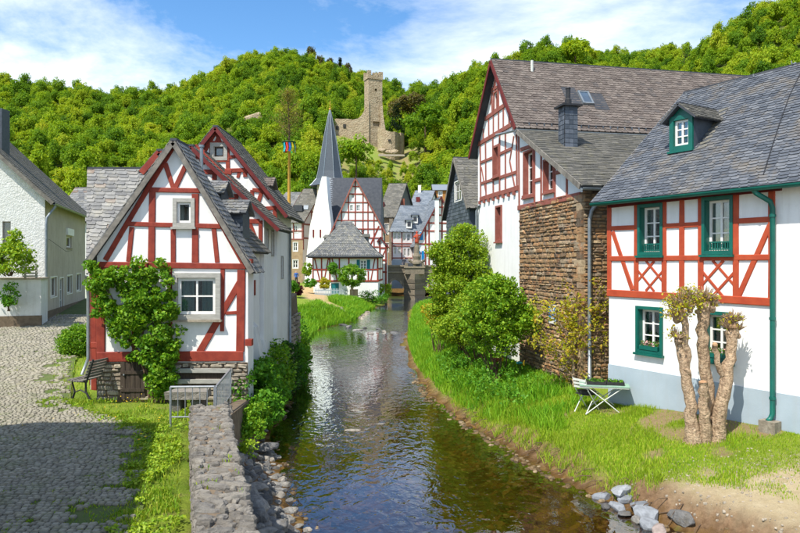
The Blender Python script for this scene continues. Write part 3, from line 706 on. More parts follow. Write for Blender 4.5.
def ground_mat():
    m, nt, b, pos, out = new_mat('meadow_and_bank_soil')
    at = lambda n: nn(nt, 'ShaderNodeAttribute', attribute_name=n).outputs['Fac']
    g = mixc(nt, ramp(nt, noise(nt, pos, 1.2), [(.35, 0.0), (.65, 1.0)]), (.15, .24, .02), (.26, .33, .04))
    g = mixc(nt, ramp(nt, noise(nt, pos, 1.1, 4, .7), [(.60, 0.0), (.70, .6)]), g, (.30, .24, .10))
    far = mixc(nt, ramp(nt, noise(nt, pos, .05, 5, .7), [(.4, 0.0), (.6, 1.0)]), (.06, .10, .018), (.12, .14, .03))
    g = mixc(nt, at('bare'), g, mixc(nt, noise(nt, pos, 6, 5, .7), (.22, .16, .07), (.40, .30, .16)))
    g = mixc(nt, at('far'), g, far)
    sc = mixc(nt, ramp(nt, noise(nt, pos, .11, 6, .75), [(.4, 0.0), (.6, 1.0)]), (.19, .28, .04), (.25, .20, .09))
    g = mixc(nt, at('scrub'), g, sc)
    d = mixc(nt, ramp(nt, noise(nt, pos, 7, 6, .7), [(.35, 0.0), (.65, 1.0)]), (.15, .085, .042), (.31, .195, .11))
    g = mixc(nt, at('dirt'), g, d)
    sd = mixc(nt, ramp(nt, noise(nt, pos, 5, 6, .7), [(.3, 0.0), (.7, 1.0)]), (.46, .36, .21), (.58, .48, .31))
    mu = nn(nt, 'ShaderNodeMath', operation='MULTIPLY'); nt.links.new(at('sand'), mu.inputs[0]); nt.links.new(ramp(nt, noise(nt, pos, .8, 5, .7), [(.18, 0.0), (.40, 1.0)]), mu.inputs[1])
    g = mixc(nt, mu.outputs[0], g, sd)
    g = mixc(nt, at('path'), g, mixc(nt, noise(nt, pos, 2), (.46, .31, .15), (.55, .40, .22)))
    vo = nn(nt, 'ShaderNodeTexVoronoi'); vo.inputs['Scale'].default_value = 5.5; nt.links.new(pos, vo.inputs['Vector'])
    vs_ = nn(nt, 'ShaderNodeSeparateColor'); nt.links.new(vo.outputs['Color'], vs_.inputs[0])
    bd = ramp(nt, vs_.outputs[0], [(0, (.06, .03, .008)), (.5, (.15, .078, .018)), (.85, (.24, .135, .035)), (1, (.33, .22, .09))])
    bd = mixc(nt, ramp(nt, noise(nt, pos, .8, 4), [(.42, 0.0), (.6, .75)]), bd, (.085, .048, .012))
    g = mixc(nt, at('bed'), g, bd)
    nt.links.new(g, b.inputs['Base Color']); b.inputs['Roughness'].default_value = .95; b.inputs['Specular IOR Level'].default_value = .15
    bump(nt, b, noise(nt, pos, 7, 8, .75), 1.0, .12); return m
ground = link('ground', gme, ground_mat()); ground['kind'] = 'structure'
# water
wr = np.concatenate([np.arange(2, 40, .5), np.arange(40, 84, 1.0)]); wc = np.linspace(0, 1, 13)
wx0 = xl(wr)-.9; wx1 = xr(wr)+.9; wxx = wx0[:, None]+(wx1-wx0)[:, None]*wc[None, :]; wyy = np.repeat(wr[:, None], 13, 1)
wi = np.arange(len(wr)*13).reshape(len(wr), 13); wf = np.stack([wi[:-1, :-1], wi[:-1, 1:], wi[1:, 1:], wi[1:, :-1]], -1).reshape(-1, 4)
def water_mat():
    m, nt, b, pos, out = new_mat('clear_brown_stream'); nt.nodes.remove(b)
    tr = nn(nt, 'ShaderNodeBsdfTransparent'); tr.inputs[0].default_value = (.56, .46, .27, 1)
    gl = nn(nt, 'ShaderNodeBsdfGlossy'); gl.inputs['Roughness'].default_value = .015; gl.inputs[0].default_value = (.93, .97, 1, 1)
    fr = nn(nt, 'ShaderNodeFresnel'); fr.inputs[0].default_value = 1.33
    n1 = noise(nt, pos, 4.2, 2, .5, .6, stretch=(1.0, .7, 1)); n2 = noise(nt, pos, 9, 2, .5, .4, stretch=(1.0, .65, 1))
    sp = nn(nt, 'ShaderNodeSeparateXYZ'); nt.links.new(pos, sp.inputs[0])
    rif = ramp(nt, noise(nt, pos, .22, 2), [(.40, .35), (.62, 1.0)])
    ad = nn(nt, 'ShaderNodeMath', operation='MULTIPLY_ADD'); ad.inputs[1].default_value = .28; nt.links.new(n2, ad.inputs[0]); nt.links.new(n1, ad.inputs[2])
    bp = nn(nt, 'ShaderNodeBump'); bp.inputs['Distance'].default_value = .10; nt.links.new(ad.outputs[0], bp.inputs['Height'])
    # the riffle over the stones before the bridge is rougher
    r1 = nn(nt, 'ShaderNodeMapRange'); r1.inputs[1].default_value = 40; r1.inputs[2].default_value = 47; nt.links.new(sp.outputs[1], r1.inputs[0])
    r2 = nn(nt, 'ShaderNodeMapRange'); r2.inputs[1].default_value = 60; r2.inputs[2].default_value = 53; nt.links.new(sp.outputs[1], r2.inputs[0])
    rr = nn(nt, 'ShaderNodeMath', operation='MULTIPLY'); nt.links.new(r1.outputs[0], rr.inputs[0]); nt.links.new(r2.outputs[0], rr.inputs[1])
    st = nn(nt, 'ShaderNodeMath', operation='MULTIPLY_ADD'); st.inputs[1].default_value = .9; st.inputs[2].default_value = .19; nt.links.new(rr.outputs[0], st.inputs[0])
    s2 = nn(nt, 'ShaderNodeMath', operation='MULTIPLY'); nt.links.new(st.outputs[0], s2.inputs[0]); nt.links.new(rif, s2.inputs[1])
    nt.links.new(s2.outputs[0], bp.inputs['Strength'])
    nt.links.new(bp.outputs[0], gl.inputs['Normal']); nt.links.new(bp.outputs[0], fr.inputs['Normal'])
    mu = nn(nt, 'ShaderNodeMath', operation='MULTIPLY_ADD'); mu.inputs[1].default_value = 1.9; mu.inputs[2].default_value = .03; nt.links.new(fr.outputs[0], mu.inputs[0])
    mx = nn(nt, 'ShaderNodeMixShader'); nt.links.new(mu.outputs[0], mx.inputs[0]); nt.links.new(tr.outputs[0], mx.inputs[1]); nt.links.new(gl.outputs[0], mx.inputs[2])
    nt.links.new(mx.outputs[0], out.inputs[0]); return m
water = link('water', np_mesh('water', np.stack([wxx, wyy, np.zeros_like(wxx)], -1).reshape(-1, 3), wf, smooth=True), water_mat()); water['kind'] = 'structure'

# ------------------------------------------------------------------ street with cobbles
def street_lr(y):
    left = np.interp(y, [3, 10, 20, 25, 27, 40], [-9, -9.5, -14.5, -16.8, -16.2, -19.5])
    right = np.interp(y, [3, 12.6, 13.2, 15, 17, 20, 30, 40], [-1.55, -4.75, -5.2, -7.6, -8.6, -10.0, -13.4, -17.2]); return left, right
sy = np.arange(3, 38.1, .5); sl, sr = street_lr(sy); t = np.linspace(0, 1, 9)
sx = sl[:, None]+(sr-sl)[:, None]*t; syy = np.repeat(sy[:, None], 9, 1); si = np.arange(len(sy)*9).reshape(-1, 9)
street = link('street', np_mesh('street', np.stack([sx, syy, z_street(syy)-.035], -1).reshape(-1, 3), np.stack([si[:-1, :-1], si[:-1, 1:], si[1:, 1:], si[1:, :-1]], -1).reshape(-1, 4)), M_joint); street['kind'] = 'structure'
def cob_temps(n=8):
    ts = []
    for i in range(n):
        j = lambda a: random.uniform(-a, a)
        f = [(0+j(.05), 0+j(.05)), (1+j(.05), 0+j(.05)), (1+j(.05), 1+j(.05)), (0+j(.05), 1+j(.05))]
        vv = [(x, y, -.045) for x, y in f]+[(x, y, -.013) for x, y in f]+[(.5+(x-.5)*.72, .5+(y-.5)*.70, .004+j(.003)) for x, y in f]
        ff = [(8, 9, 10, 11)]+[(b*4+a, b*4+(a+1) % 4, b*4+4+(a+1) % 4, b*4+4+a) for b in (0, 1) for a in range(4)]
        ts.append((vv, ff))
    return ts
COB = cob_temps(); citems = []; y = 6.4
while y < 30:
    h = random.uniform(.082, .10)*(1 if y < 17 else 1.3); a, b = street_lr(y); x = max(a, -.66*y-2.2)+random.random()*.1
    b = b-.12-.25*random.random()
    zz = float(z_street(y))
    while x < b:
        w = random.uniform(.08, .135)*(1 if y < 17 else 1.4)
        if not (vnoise(x, y, .3, 21) > .93) and not (b-x < .7 and vnoise(x, y, .4, 22) > .68):
            citems.append((random.randrange(8), Matrix.Translation((x, y+random.gauss(0, .006), zz+random.gauss(0, .005))) @ Matrix.Rotation(R(random.gauss(0, 3)), 4, 'Z') @ Matrix.Diagonal((w*.87, h*.82, 1, 1))))
        x += w
    y += h
place_pieces('cobble', street, COB, citems, M_cobble, 300)

# ------------------------------------------------------------------ forest on the hills
def tree_template(i, kind):
    rs = np.random.default_rng(100+i); K = 34 if kind == 'round' else 26
    d = rs.normal(size=(K, 3)); d /= np.linalg.norm(d, axis=1)[:, None]; d[:, 2] = np.abs(d[:, 2])*1.15-.35
    rad = np.array([1, 1, 1.05])*(rs.uniform(.5, .98, K))[:, None]
    if kind == 'cone': d[:, 2] = rs.uniform(-.6, 1.6, K); rad = np.stack([(1.7-d[:, 2])*.42]*2+[np.ones(K)], 1)
    cs = d*rad+np.array([0, 0, 1.15]); per = 62; pts = []
    for c in cs:
        q = rs.normal(size=(per, 3)); q /= np.linalg.norm(q, axis=1)[:, None]; pts.append(c+q*rs.uniform(.5, 1, per)[:, None]*rs.uniform(.24, .42)*np.array([1, 1, .75]))
    v, f, t = leaf_quads(np.concatenate(pts), .125, .6, (0, 0, 1.0), .8)
    me = np_mesh('crown', v, f, t*.35)
    return me
def forest_mat(name, stops):
    m, nt, b, pos, out = new_mat(name); oi = nn(nt, 'ShaderNodeObjectInfo'); at = nn(nt, 'ShaderNodeAttribute', attribute_name='tint')
    big = noise(nt, pos, .022, 4, .65)
    s = nn(nt, 'ShaderNodeMath', operation='MULTIPLY_ADD'); s.inputs[1].default_value = .62; nt.links.new(oi.outputs['Random'], s.inputs[0]); nt.links.new(at.outputs['Fac'], s.inputs[2])
    s2 = nn(nt, 'ShaderNodeMath', operation='MULTIPLY_ADD'); s2.inputs[1].default_value = .95; s2.inputs[2].default_value = -.50; nt.links.new(big, s2.inputs[0])
    s3 = nn(nt, 'ShaderNodeMath', operation='ADD'); nt.links.new(s.outputs[0], s3.inputs[0]); nt.links.new(s2.outputs[0], s3.inputs[1])
    col = ramp(nt, s3.outputs[0], stops); nt.links.new(col, b.inputs['Base Color']); b.inputs['Roughness'].default_value = .7; b.inputs['Specular IOR Level'].default_value = .15
    t = nn(nt, 'ShaderNodeBsdfTranslucent'); nt.links.new(mixc(nt, 1.0, col, (1.2, 1.1, .5), 'MULTIPLY'), t.inputs[0]); mx = nn(nt, 'ShaderNodeMixShader'); mx.inputs[0].default_value = .45
    nt.links.new(b.outputs[0], mx.inputs[1]); nt.links.new(t.outputs[0], mx.inputs[2]); nt.links.new(mx.outputs[0], out.inputs[0]); return m
M_forest = forest_mat('spring_beech_leaves', [(0, (.05, .13, .012)), (.2, (.11, .23, .013)), (.45, (.21, .35, .016)), (.72, (.34, .44, .022)), (1, (.47, .47, .04))])
M_conifer = forest_mat('dark_conifer_needles', [(0, (.012, .03, .01)), (1, (.03, .06, .016))])
M_bare = forest_mat('budding_brown_leaves', [(0, (.10, .11, .03)), (1, (.20, .16, .06))])
tcol = bpy.data.collections.new('tree_templates')
TT = []
for i in range(7):
    me = tree_template(i, 'round'); me.materials.append(M_forest); o = bpy.data.objects.new(f'a_crown_{i}', me); tcol.objects.link(o); TT.append(me)
cone_me = []
for i in range(2):
    me = tree_template(20+i, 'cone'); me.materials.append(M_conifer); cone_me.append(me)
N = 70000; tx = RNG.uniform(-330, 330, N); ty = RNG.uniform(58, 460, N); px = CX+F*tx/ty
D = np.interp(px, DEP[:, 0], DEP[:, 1]); s0 = np.interp(px, ST[:, 0], ST[:, 1]); tq = (ty-s0)/(D-s0)
keep = (px > -140) & (px < 960) & (tq > .03) & (tq < 1.10)
sc_m = scrub_mask(tx, ty); keep &= ~((sc_m > .3) & (RNG.uniform(size=N) > .75))
keep &= ~((np.abs(tx+10) < 14) & (ty > 222) & (ty < 262))
keep &= ~((ty < 112) & (px > 250) & (px < 470))
tx, ty, sc_m, tq = tx[keep], ty[keep], sc_m[keep], tq[keep]
# thin to a minimum spacing
cell = {}; sel = []
for i in range(len(tx)):
    r = 2.45 if sc_m[i] < .3 else 2.2; c = (int(tx[i]//3.5), int(ty[i]//3.5)); ok = True
    for a in (-1, 0, 1):
        for b in (-1, 0, 1):
            for j in cell.get((c[0]+a, c[1]+b), ()):
                if (tx[i]-tx[j])**2+(ty[i]-ty[j])**2 < r*r: ok = False
    if ok: cell.setdefault(c, []).append(i); sel.append(i)
tx, ty, sc_m = tx[sel], ty[sel], sc_m[sel]; tz = ground_z(tx, ty)
tsz = 1.7+2.1*RNG.uniform(0, 1, len(tx))**1.7; tsz = np.where(sc_m > .3, RNG.uniform(.8, 2.0, len(tx)), tsz)
fme = bpy.data.meshes.new('forest'); fme.vertices.add(len(tx)); fme.vertices.foreach_set('co', np.stack([tx, ty, tz+tsz*.15], 1).astype(np.float32).ravel())
for nm, tp, dat in (('rz', 'FLOAT', RNG.uniform(0, 6.28, len(tx))), ('sc', 'FLOAT', tsz), ('zs', 'FLOAT', RNG.uniform(.9, 1.75, len(tx)))):
    a = fme.attributes.new(nm, tp, 'POINT'); a.data.foreach_set('value', dat.astype(np.float32))
fme.materials.append(M_forest)
forest = bpy.data.objects.new('forest', fme); COL.objects.link(forest)
tag(forest, 'spring green deciduous forest covering the hills behind the village', 'forest', kind='stuff')
ng = bpy.data.node_groups.new('forest_scatter', 'GeometryNodeTree')
ng.interface.new_socket('Geometry', in_out='INPUT', socket_type='NodeSocketGeometry'); ng.interface.new_socket('Geometry', in_out='OUTPUT', socket_type='NodeSocketGeometry')
gi = ng.nodes.new('NodeGroupInput'); go = ng.nodes.new('NodeGroupOutput'); ci = ng.nodes.new('GeometryNodeCollectionInfo'); ci.inputs['Collection'].default_value = tcol
ci.inputs['Separate Children'].default_value = True; ci.inputs['Reset Children'].default_value = True
ip = ng.nodes.new('GeometryNodeInstanceOnPoints'); ip.inputs['Pick Instance'].default_value = True
def na(n):
    q = ng.nodes.new('GeometryNodeInputNamedAttribute'); q.data_type = 'FLOAT'; q.inputs['Name'].default_value = n; return q.outputs[0]
cr = ng.nodes.new('ShaderNodeCombineXYZ'); ng.links.new(na('rz'), cr.inputs[2]); e2r = ng.nodes.new('FunctionNodeEulerToRotation'); ng.links.new(cr.outputs[0], e2r.inputs[0])
mz = ng.nodes.new('ShaderNodeMath'); mz.operation = 'MULTIPLY'; sc_ = na('sc'); ng.links.new(sc_, mz.inputs[0]); ng.links.new(na('zs'), mz.inputs[1])
cs_ = ng.nodes.new('ShaderNodeCombineXYZ'); ng.links.new(sc_, cs_.inputs[0]); ng.links.new(sc_, cs_.inputs[1]); ng.links.new(mz.outputs[0], cs_.inputs[2])
ng.links.new(gi.outputs[0], ip.inputs['Points']); ng.links.new(ci.outputs[0], ip.inputs['Instance']); ng.links.new(e2r.outputs[0], ip.inputs['Rotation']); ng.links.new(cs_.outputs[0], ip.inputs['Scale'])
ng.links.new(ip.outputs[0], go.inputs[0])
md = forest.modifiers.new('scatter', 'NODES'); md.node_group = ng
def hill_tree(name, label, px_, d, h, w, mes, mat=None, group=None):
    x = (px_-CX)/F*d; z = float(ground_z(x, d)); root = empty(name, (x, d, z), label, 'tree', group)
    o = bpy.data.objects.new('crown', mes); COL.objects.link(o); o.parent = root; o.location = (0, 0, h*.25); o.scale = (w/2, w/2, h*.36); o.rotation_euler = (0, 0, random.random()*6)
    mb = MB(); mb.tube([V(x, d, z-.3), V(x+.1, d, z+h*.6)], [w*.04, w*.015], 6); mb.build('trunk', M_twig, root)
    return root

# ================================================================== RIGHT HOUSE (green windows)
A = xd(609, 16.2); dirR = V(.6, -1).normalized(); B = A+dirR*8.2
H = House('timber_house', 'white and bright red half-timbered house with green windows and blue-grey slate roof', A, B, 6.6, 1.0, 6.1, 6.1, 9.0, ridge='side', wall=M_white, roof=M_slate_blue,
          oe=.32, of=.22, sw=.19, sh=.112, n_parts=300, tilt=3.0, thick=.08)
f = H.front.crop(590, 180, 3.3333)
rr_ = M_red2
f.beams([(62, 82, 640, 20)], .17, M_darkred, .036)
f.beams([(66, 262, 606, 258)], .12, rr_, .038); f.beams([(60, 376, 610, 407)], .17, rr_, .045)
f.beams([(70, 161, 152, 158), (252, 153, 303, 151), (312, 151, 366, 148), (495, 137, 606, 130)], .11, rr_, .037)
f.beams([(65, 84, 65, 370), (155, 78, 155, 368), (248, 70, 248, 372), (307, 64, 307, 378), (370, 60, 370, 382), (487, 48, 487, 390), (607, 38, 606, 400)], .125, rr_, .030)
f.beams([(76, 172, 142, 366), (600, 150, 496, 388)], .11, rr_, .024)
for x0, y0, x1, y1 in ((160, 270, 243, 368), (376, 268, 481, 386)):
    a, b = f.px(x0, y1), f.px(x1, y0); g = lambda s, t: (a[0]+(b[0]-a[0])*s, a[1]+(b[1]-a[1])*t)
    for i, (p, q) in enumerate((((0, .67), (.67, 0)), ((.33, 1), (1, .33)), ((0, .33), (.67, 1)), ((.33, 0), (1, .67)))):
        f.beam(g(*p), g(*q), .055, rr_, .016+.004*(i//2), name='lattice_bar')
def rwin(x0, y0, x1, y1, box=False, curtain=None):
    r = f.rect(x0, y0, x1, y1); w = f.window(r, 2, 3, depth=.15, mat=M_sash, sur=(M_green, .075, .05), sill=M_green, lining=M_green, curtain=curtain)
    return r, w
def flower_box(fc, r, root, petals=None, bars=True):
    mb = MB(); u0, v0, u1, v1 = r
    fc.box(mb, u0+.03, v0+.02, u1-.03, v0+.05, -.10, -.07); fc.box(mb, u0+.03, v0+.17, u1-.03, v0+.20, -.10, -.07)
    n = 9
    for i in range(n):
        c = u0+.05+(u1-u0-.1)*i/(n-1); fc.box(mb, c-.012, v0+.05, c+.012, v0+.17, -.095, -.075)
    mb.build('baluster_rail', M_green, root)
r1, w1 = rwin(170, 90, 236, 240, curtain=M_curtain); flower_box(f, r1, w1)
r2, w2 = rwin(386, 66, 468, 236, curtain=M_curtain); flower_box(f, r2, w2)
f.crop(530, 270, 2.6667)
r3, w3 = rwin(291, 106, 348, 214); f.crop(0, 0, 1); r4, w4 = rwin(706.5, 315, 730, 358)
for r, w in ((r3, w3), (r4, w4)):
    mb = MB(); f.box(mb, r[0]+.04, r[1]+.005, r[2]-.04, r[1]+.10, -.10, .06); mb.build('planter', M_green, w)
    P = [f.p(random.uniform(r[0]+.05, r[2]-.05), r[1]+random.uniform(.09, .2), random.uniform(-.09, .06)) for k in range(160)]
    leaves('flowers', np.array(P[:60]), .05, M_petal, w); leaves('flower_leaves', np.array(P[60:]), .05, M_leaf_mid, w)
H.build()
mb = MB(); f.box(mb, 0-.012, .9, 8.15, 1.86, -.05, .02); mb.build('plinth', M_plinth, H.root)
ga = H.P(-.24, -.36, 5.86); gb = H.P(8.3, -.36, 5.86)
gutter(H.root, ga, gb, .075, M_green); mb = MB(); bar(mb, H.P(-.22, -.30, 5.90), H.P(8.3, -.30, 5.90), .025, .14); mb.build('fascia', M_green, H.root)
ud = f.px(775, 250)[0]
pipe(H.root, [f.p(ud-.22, 5.80, .34), f.p(ud-.18, 5.74, .33), f.p(ud-.02, 5.58, .14), f.p(ud, 5.45, .085), f.p(ud, 3.2, .085), f.p(ud, 1.45, .085), f.p(ud-.02, 1.36, .11), f.p(ud-.05, 1.30, .17)], .05, M_green)
for zz in (5.3, 3.3, 1.75):
    mb = MB(); mb.tube([f.p(ud, zz-.025, .085), f.p(ud, zz+.025, .085)], .062, 10); mb.build('pipe_clamp', M_green, H.root)
mb = MB(); f.box(mb, ud-.18, .95, ud+.14, 1.32, .03, .26); o = mb.build('drain_block', M_sandstone, H.root)
# dormer
ro, o_, ex, ey, n_ = H.roofs['f']; dl = hit_plane(671, 153, o_, n_); dr = hit_plane(694, 150, o_, n_)
dl = V(dl.x, dl.y, (dl.z+dr.z)/2)
dw = (V(dr.x, dr.y, 0)-V(dl.x, dl.y, 0)).dot(H.u); bk = H.bk
DA = V(dl.x, dl.y, 0)-bk*.05; DB = DA+H.u*max(dw, .62)
df = Facade(DA, DB, H.root); dz = dl.z-.02; Wd = df.W; hd = .82; sl_ = (9.0-6.1)/3.3
dorm = empty('dormer', (DA.x, DA.y, dz)); dorm.parent = H.root; dorm.matrix_parent_inverse = inv_world(H.root)
df.root = dorm
mb = MB(); q = lambda a, b, z: DA+H.u*a+bk*b+V(0, 0, z)
L_ = hd/sl_+.25
vv = [q(0, 0, dz-.1), q(Wd, 0, dz-.1), q(Wd, 0, dz+hd), q(Wd/2, 0, dz+hd+.26), q(0, 0, dz+hd), q(0, L_, dz+hd), q(Wd, L_, dz+hd), q(0, L_*.2, dz-.1), q(Wd, L_*.2, dz-.1)]
df.holes = []
wr_ = (.12, dz+.16, Wd-.12, dz+hd-.05)
wd_ = df.window(wr_, 2, 3, depth=.07, mat=M_sash, sur=(M_green, .11, .03), sill=M_green, lining=M_green, rootobj=dorm, curtain=M_curtain); flower_box(df, wr_, wd_)
wm = MB(); df.wall_mesh(wm, [(0, dz-.1), (Wd, dz-.1), (Wd, dz+hd), (Wd/2, dz+hd+.26), (0, dz+hd)], .2)
wm.build('gable_face', M_green, dorm)
mb.add([q(0, .01, dz-.1), q(0, .01, dz+hd), q(0, L_+.4, dz+hd), q(Wd, .01, dz-.1), q(Wd, .01, dz+hd), q(Wd, L_+.4, dz+hd)], [(0, 1, 2), (3, 5, 4)]); mb.build('cheek', M_slate_dark, dorm)
for sx_ in (0, 1):
    e0 = -.13 if sx_ == 0 else Wd+.13; mzz = .26/(Wd/2)
    roof_plane(dorm, q(e0, -.14, dz+hd-mzz*.13+.01), q(e0, L_+.5, dz+hd-mzz*.13+.01), q(Wd/2, L_+.85, dz+hd+.27), q(Wd/2, -.14, dz+hd+.27), M_slate_moss, .05, .14, .10, name='dormer_roof')
mb = MB(); bar(mb, q(Wd/2, -.14, dz+hd+.33), q(Wd/2, L_+.8, dz+hd+.33), .1, .04); mb.build('ridge_cap', M_lead, dorm)
# slates swept up against the dormer cheek, roof hooks and lightning cable
for k in range(9):
    pp = hit_plane(703+k*2.6, 148-k*4.6, o_, n_); mb = MB(); a = pp+n_*.03; bar(mb, a-ex*.10-ey*.04, a+ex*.10+ey*.05, .10, .025, up=n_); mb.build('swept_slate', M_slate_moss, H.root)
for x, y in ((688.5, 97), (721, 89), (756, 79), (794, 66)):
    pp = hit_plane(x, y, o_, n_); mb = MB(); mb.tube([pp+ey*.12+n_*.02, pp+n_*.05, pp-ey*.05+n_*.10, pp-ey*.02+n_*.16], .014, 6); mb.build('roof_hook', M_steel, H.root)
mb = MB(); mb.tube([hit_plane(x, y, o_, n_)+n_*.035 for x, y in ((764, 176), (772, 150), (780, 125), (790, 97), (802, 72))], .010, 6); mb.build('lightning_cable', M_iron, H.root)
RIGHT = H

# ================================================================== TALL HOUSE WITH STONE LEAN-TO
N0 = xd(583, 17.6); d1 = V(-.208, 1).normalized()
Af = N0+d1*8.67*1.021; Bm = N0+d1*4.35*1.021
T = House('tall_gable_house', 'tall white house with faded red timber gable and brown slate roof', Af, Bm, 13, 1.0, 8.95, 9.15, 11.75, ap=.52, wall=M_white, roof=M_slate_brown, oe=.30, of=.28, sw=.22, sh=.135, n_parts=300, tilt=0, barge=M_darkred, shape='clip')
f = T.front.crop(470, 60, 3.807); tm = M_red3
f.beams([(60, 225, 142, 166), (33, 321, 172, 238), (40, 530, 184, 487)], .17, tm, .045)
f.beams([(92, 112, 117, 96), (40, 392, 92, 370), (114, 358, 158, 338), (44, 470, 176, 428)], .12, tm, .038)
f.beams([(72, 218, 73, 300), (90, 190, 90, 288), (110, 178, 110, 276), (128, 178, 128, 264), (52, 262, 52, 310), (150, 205, 150, 250), (84, 105, 86, 205), (108, 70, 110, 186), (97, 45, 97, 120)], .10, tm, .030)
f.beams([(40, 318, 42, 525), (60, 310, 62, 520), (88, 298, 90, 508), (114, 285, 114, 500), (136, 272, 136, 495), (178, 245, 180, 488)], .11, tm, .030)
f.beams([(44, 410, 64, 520), (168, 290, 152, 385), (152, 385, 172, 488), (100, 52, 78, 170), (100, 52, 130, 172)], .09, tm, .023)
f.beams([(96, 28, 30, 312), (96, 28, 172, 232)], .14, tm, .034)
f.window(f.rect(94, 124, 107, 186), 1, 2, depth=.08, mat=M_red3, sur=(M_red3, .06, .05))
f.window(f.rect(94, 333, 111, 436), 2, 3, depth=.14, mat=M_sash, sur=(M_red3, .09, .06), lining=M_red3, sill=M_red3, curtain=M_curtain)
f.crop(420, 190, 3.3333); f.window(f.rect(256, 58, 272, 166), 1, 2, depth=.12, mat=M_red3, sur=(M_red3, .07, .05), sill=M_red3, lining=M_red3)
f.crop(470, 60, 3.807)
for k in range(8):       # joist ends below the jetty beam
    u_ = .25+k*.52; mb = MB(); z0 = f.px(100, 512)[1]-.05; f.box(mb, u_, z0-.16, u_+.14, z0-.03, -.02, .075); mb.build('joist_end', tm, T.root)
T.build()
ro, o_, ex, ey, n_ = T.roofs['r']
sk = [hit_plane(x, y, o_, n_) for x, y in ((576.5, 95), (588.5, 93.5), (593.5, 103.5), (581, 105))]
pr = lambda p: ((p-o_).dot(ex), (p-o_).dot(ey))
us = [pr(p) for p in sk]; u0, u1 = min(a for a, b in us)+.05, max(a for a, b in us)-.05; v0, v1 = min(b for a, b in us), max(b for a, b in us)
rp = lambda a, b, h: o_+ex*a+ey*b+n_*h
sky_o = empty('skylight', rp(u0, v0, 0)); sky_o.parent = T.root; sky_o.matrix_parent_inverse = inv_world(T.root)
def rbox(mb, a0, b0, a1, b1, h0, h1): mb.hexa([rp(a0, b0, h0), rp(a1, b0, h0), rp(a1, b1, h0), rp(a0, b1, h0)], [rp(a0, b0, h1), rp(a1, b0, h1), rp(a1, b1, h1), rp(a0, b1, h1)])
mb = MB(); w_ = .06
rbox(mb, u0, v0, u0+w_, v1, -.02, .11); rbox(mb, u1-w_, v0, u1, v1, -.02, .11); rbox(mb, u0+w_, v0, u1-w_, v0+w_, -.02, .105); rbox(mb, u0+w_, v1-w_, u1-w_, v1, -.02, .105)
mb.build('frame', M_zinc, sky_o)
mb = MB(); rbox(mb, u0+w_, v0+w_, u1-w_, v1-w_, .075, .085); mb.build('pane', surf('skylight_glass', (.05, .09, .14), (.03, .05, .08), 2, .04, 0, spec=.9), sky_o)
mb = MB(); rbox(mb, u0-.55, v0-.02, u0-.01, v1+.25, .022, .034); rbox(mb, u1+.01, v0-.25, u1+.55, v1-.02, .022, .034); mb.build('lead_flashing', M_flash, sky_o)
mb = MB(); pp = hit_plane(532, 72, o_, n_); mb.tube([pp, pp+V(0, 0, .42)], .05, 8); mb.build('vent_pipe', M_paleiron, T.root)
# snow guard and gutter along the big eave
ez = T.zer-((T.zr-T.zer)/(T.W*(1-T.ap)))*.30
gutter(T.root, T.P(T.W+.36, -.3, ez+.02), T.P(T.W+.36, 13, ez+.02), .075, M_zinc)
for k in range(46):
    u_ = .2+k*.27; pp = rp(0, 0, 0); a = T.P(T.W+.30, u_, ez+.12)+V(0, 0, .04); mb = MB(); mb.box(a+V(0, 0, .05), .035, .05, .12); mb.build('snow_hook', M_slate_dark, T.root)
mb = MB(); mb.tube([T.P(T.W+.26, 0, ez+.27), T.P(T.W+.26, 12.6, ez+.27)], .016, 6); mb.build('snow_rail', M_iron, T.root)
pz = f.px(180, 240); mb = MB(); mb.tube([T.P(T.W+.32, -.30, ez-.02), f.p(f.px(112, 286)[0], f.px(112, 286)[1], .12)], .045, 8); mb.build('branch_downpipe', M_zinc, T.root, smooth=True)
pipe(T.root, [f.p(.25, 6.65, .02), f.p(.12, 6.45, .10), f.p(.08, 5, .10), f.p(.08, 1.2, .10)], .05, M_zinc)
# lean-to
LT = empty('stone_lean_to', (N0.x, N0.y, 1.0), 'stone lean-to with white timbered upper wall and grey slate roof before tall house', 'house')
f = Facade(Bm, N0, LT); Wl = f.W; zt, ze = 8.86, 6.52; su = f.u; rt = V(-su.y, su.x, 0)     # rt: to the right, along the ridge
Llen = 8.5; f.crop(440, 50, 3.332)
f.beams([(262, 527, 470, 484)], .17, tm, .045)
f.beams([(270, 332, 312, 318), (318, 436, 340, 430), (386, 410, 420, 400), (275, 492, 314, 483)], .12, tm, .038)
f.beams([(263, 285, 265, 520), (316, 322, 316, 510), (338, 345, 338, 505), (384, 378, 384, 494), (424, 412, 424, 488)], .10, tm, .030)
f.beams([(262, 272, 466, 436)], .12, tm, .034)
f.window(f.rect(283, 340, 312, 482), 2, 3, depth=.15, mat=M_sash, sur=(M_red3, .07, .05), lining=M_red3, sill=M_red3, curtain=M_curtain)
f.window(f.rect(350, 368, 380, 466), 2, 3, depth=.15, mat=M_sash, sur=(M_red3, .07, .05), lining=M_red3, sill=M_red3, curtain=M_curtain)
f.crop(420, 190, 3.3333); rS = f.rect(438, 382, 460, 445); f.window(rS, 1, 1, depth=.1, mat=M_sash)
wm = MB(); f.wall_mesh(wm, [(0, 1.0), (Wl, 1.0), (Wl, ze), (0, zt)], .3)
g2 = Facade(N0, N0+V(rt.x, rt.y)*Llen, LT); g2.wall_mesh(wm, [(0, 1.0), (Llen, 1.0), (Llen, ze), (0, ze)])
wm.build('wall', M_white, LT)
zs_ = f.px(400, 30)[1]-.08
mb = MB(); f.box(mb, .02, 1.0, Wl+.02, zs_, .004, .02); g2.box(mb, -.018, 1.0, Llen, ze-.03, .004, .02)
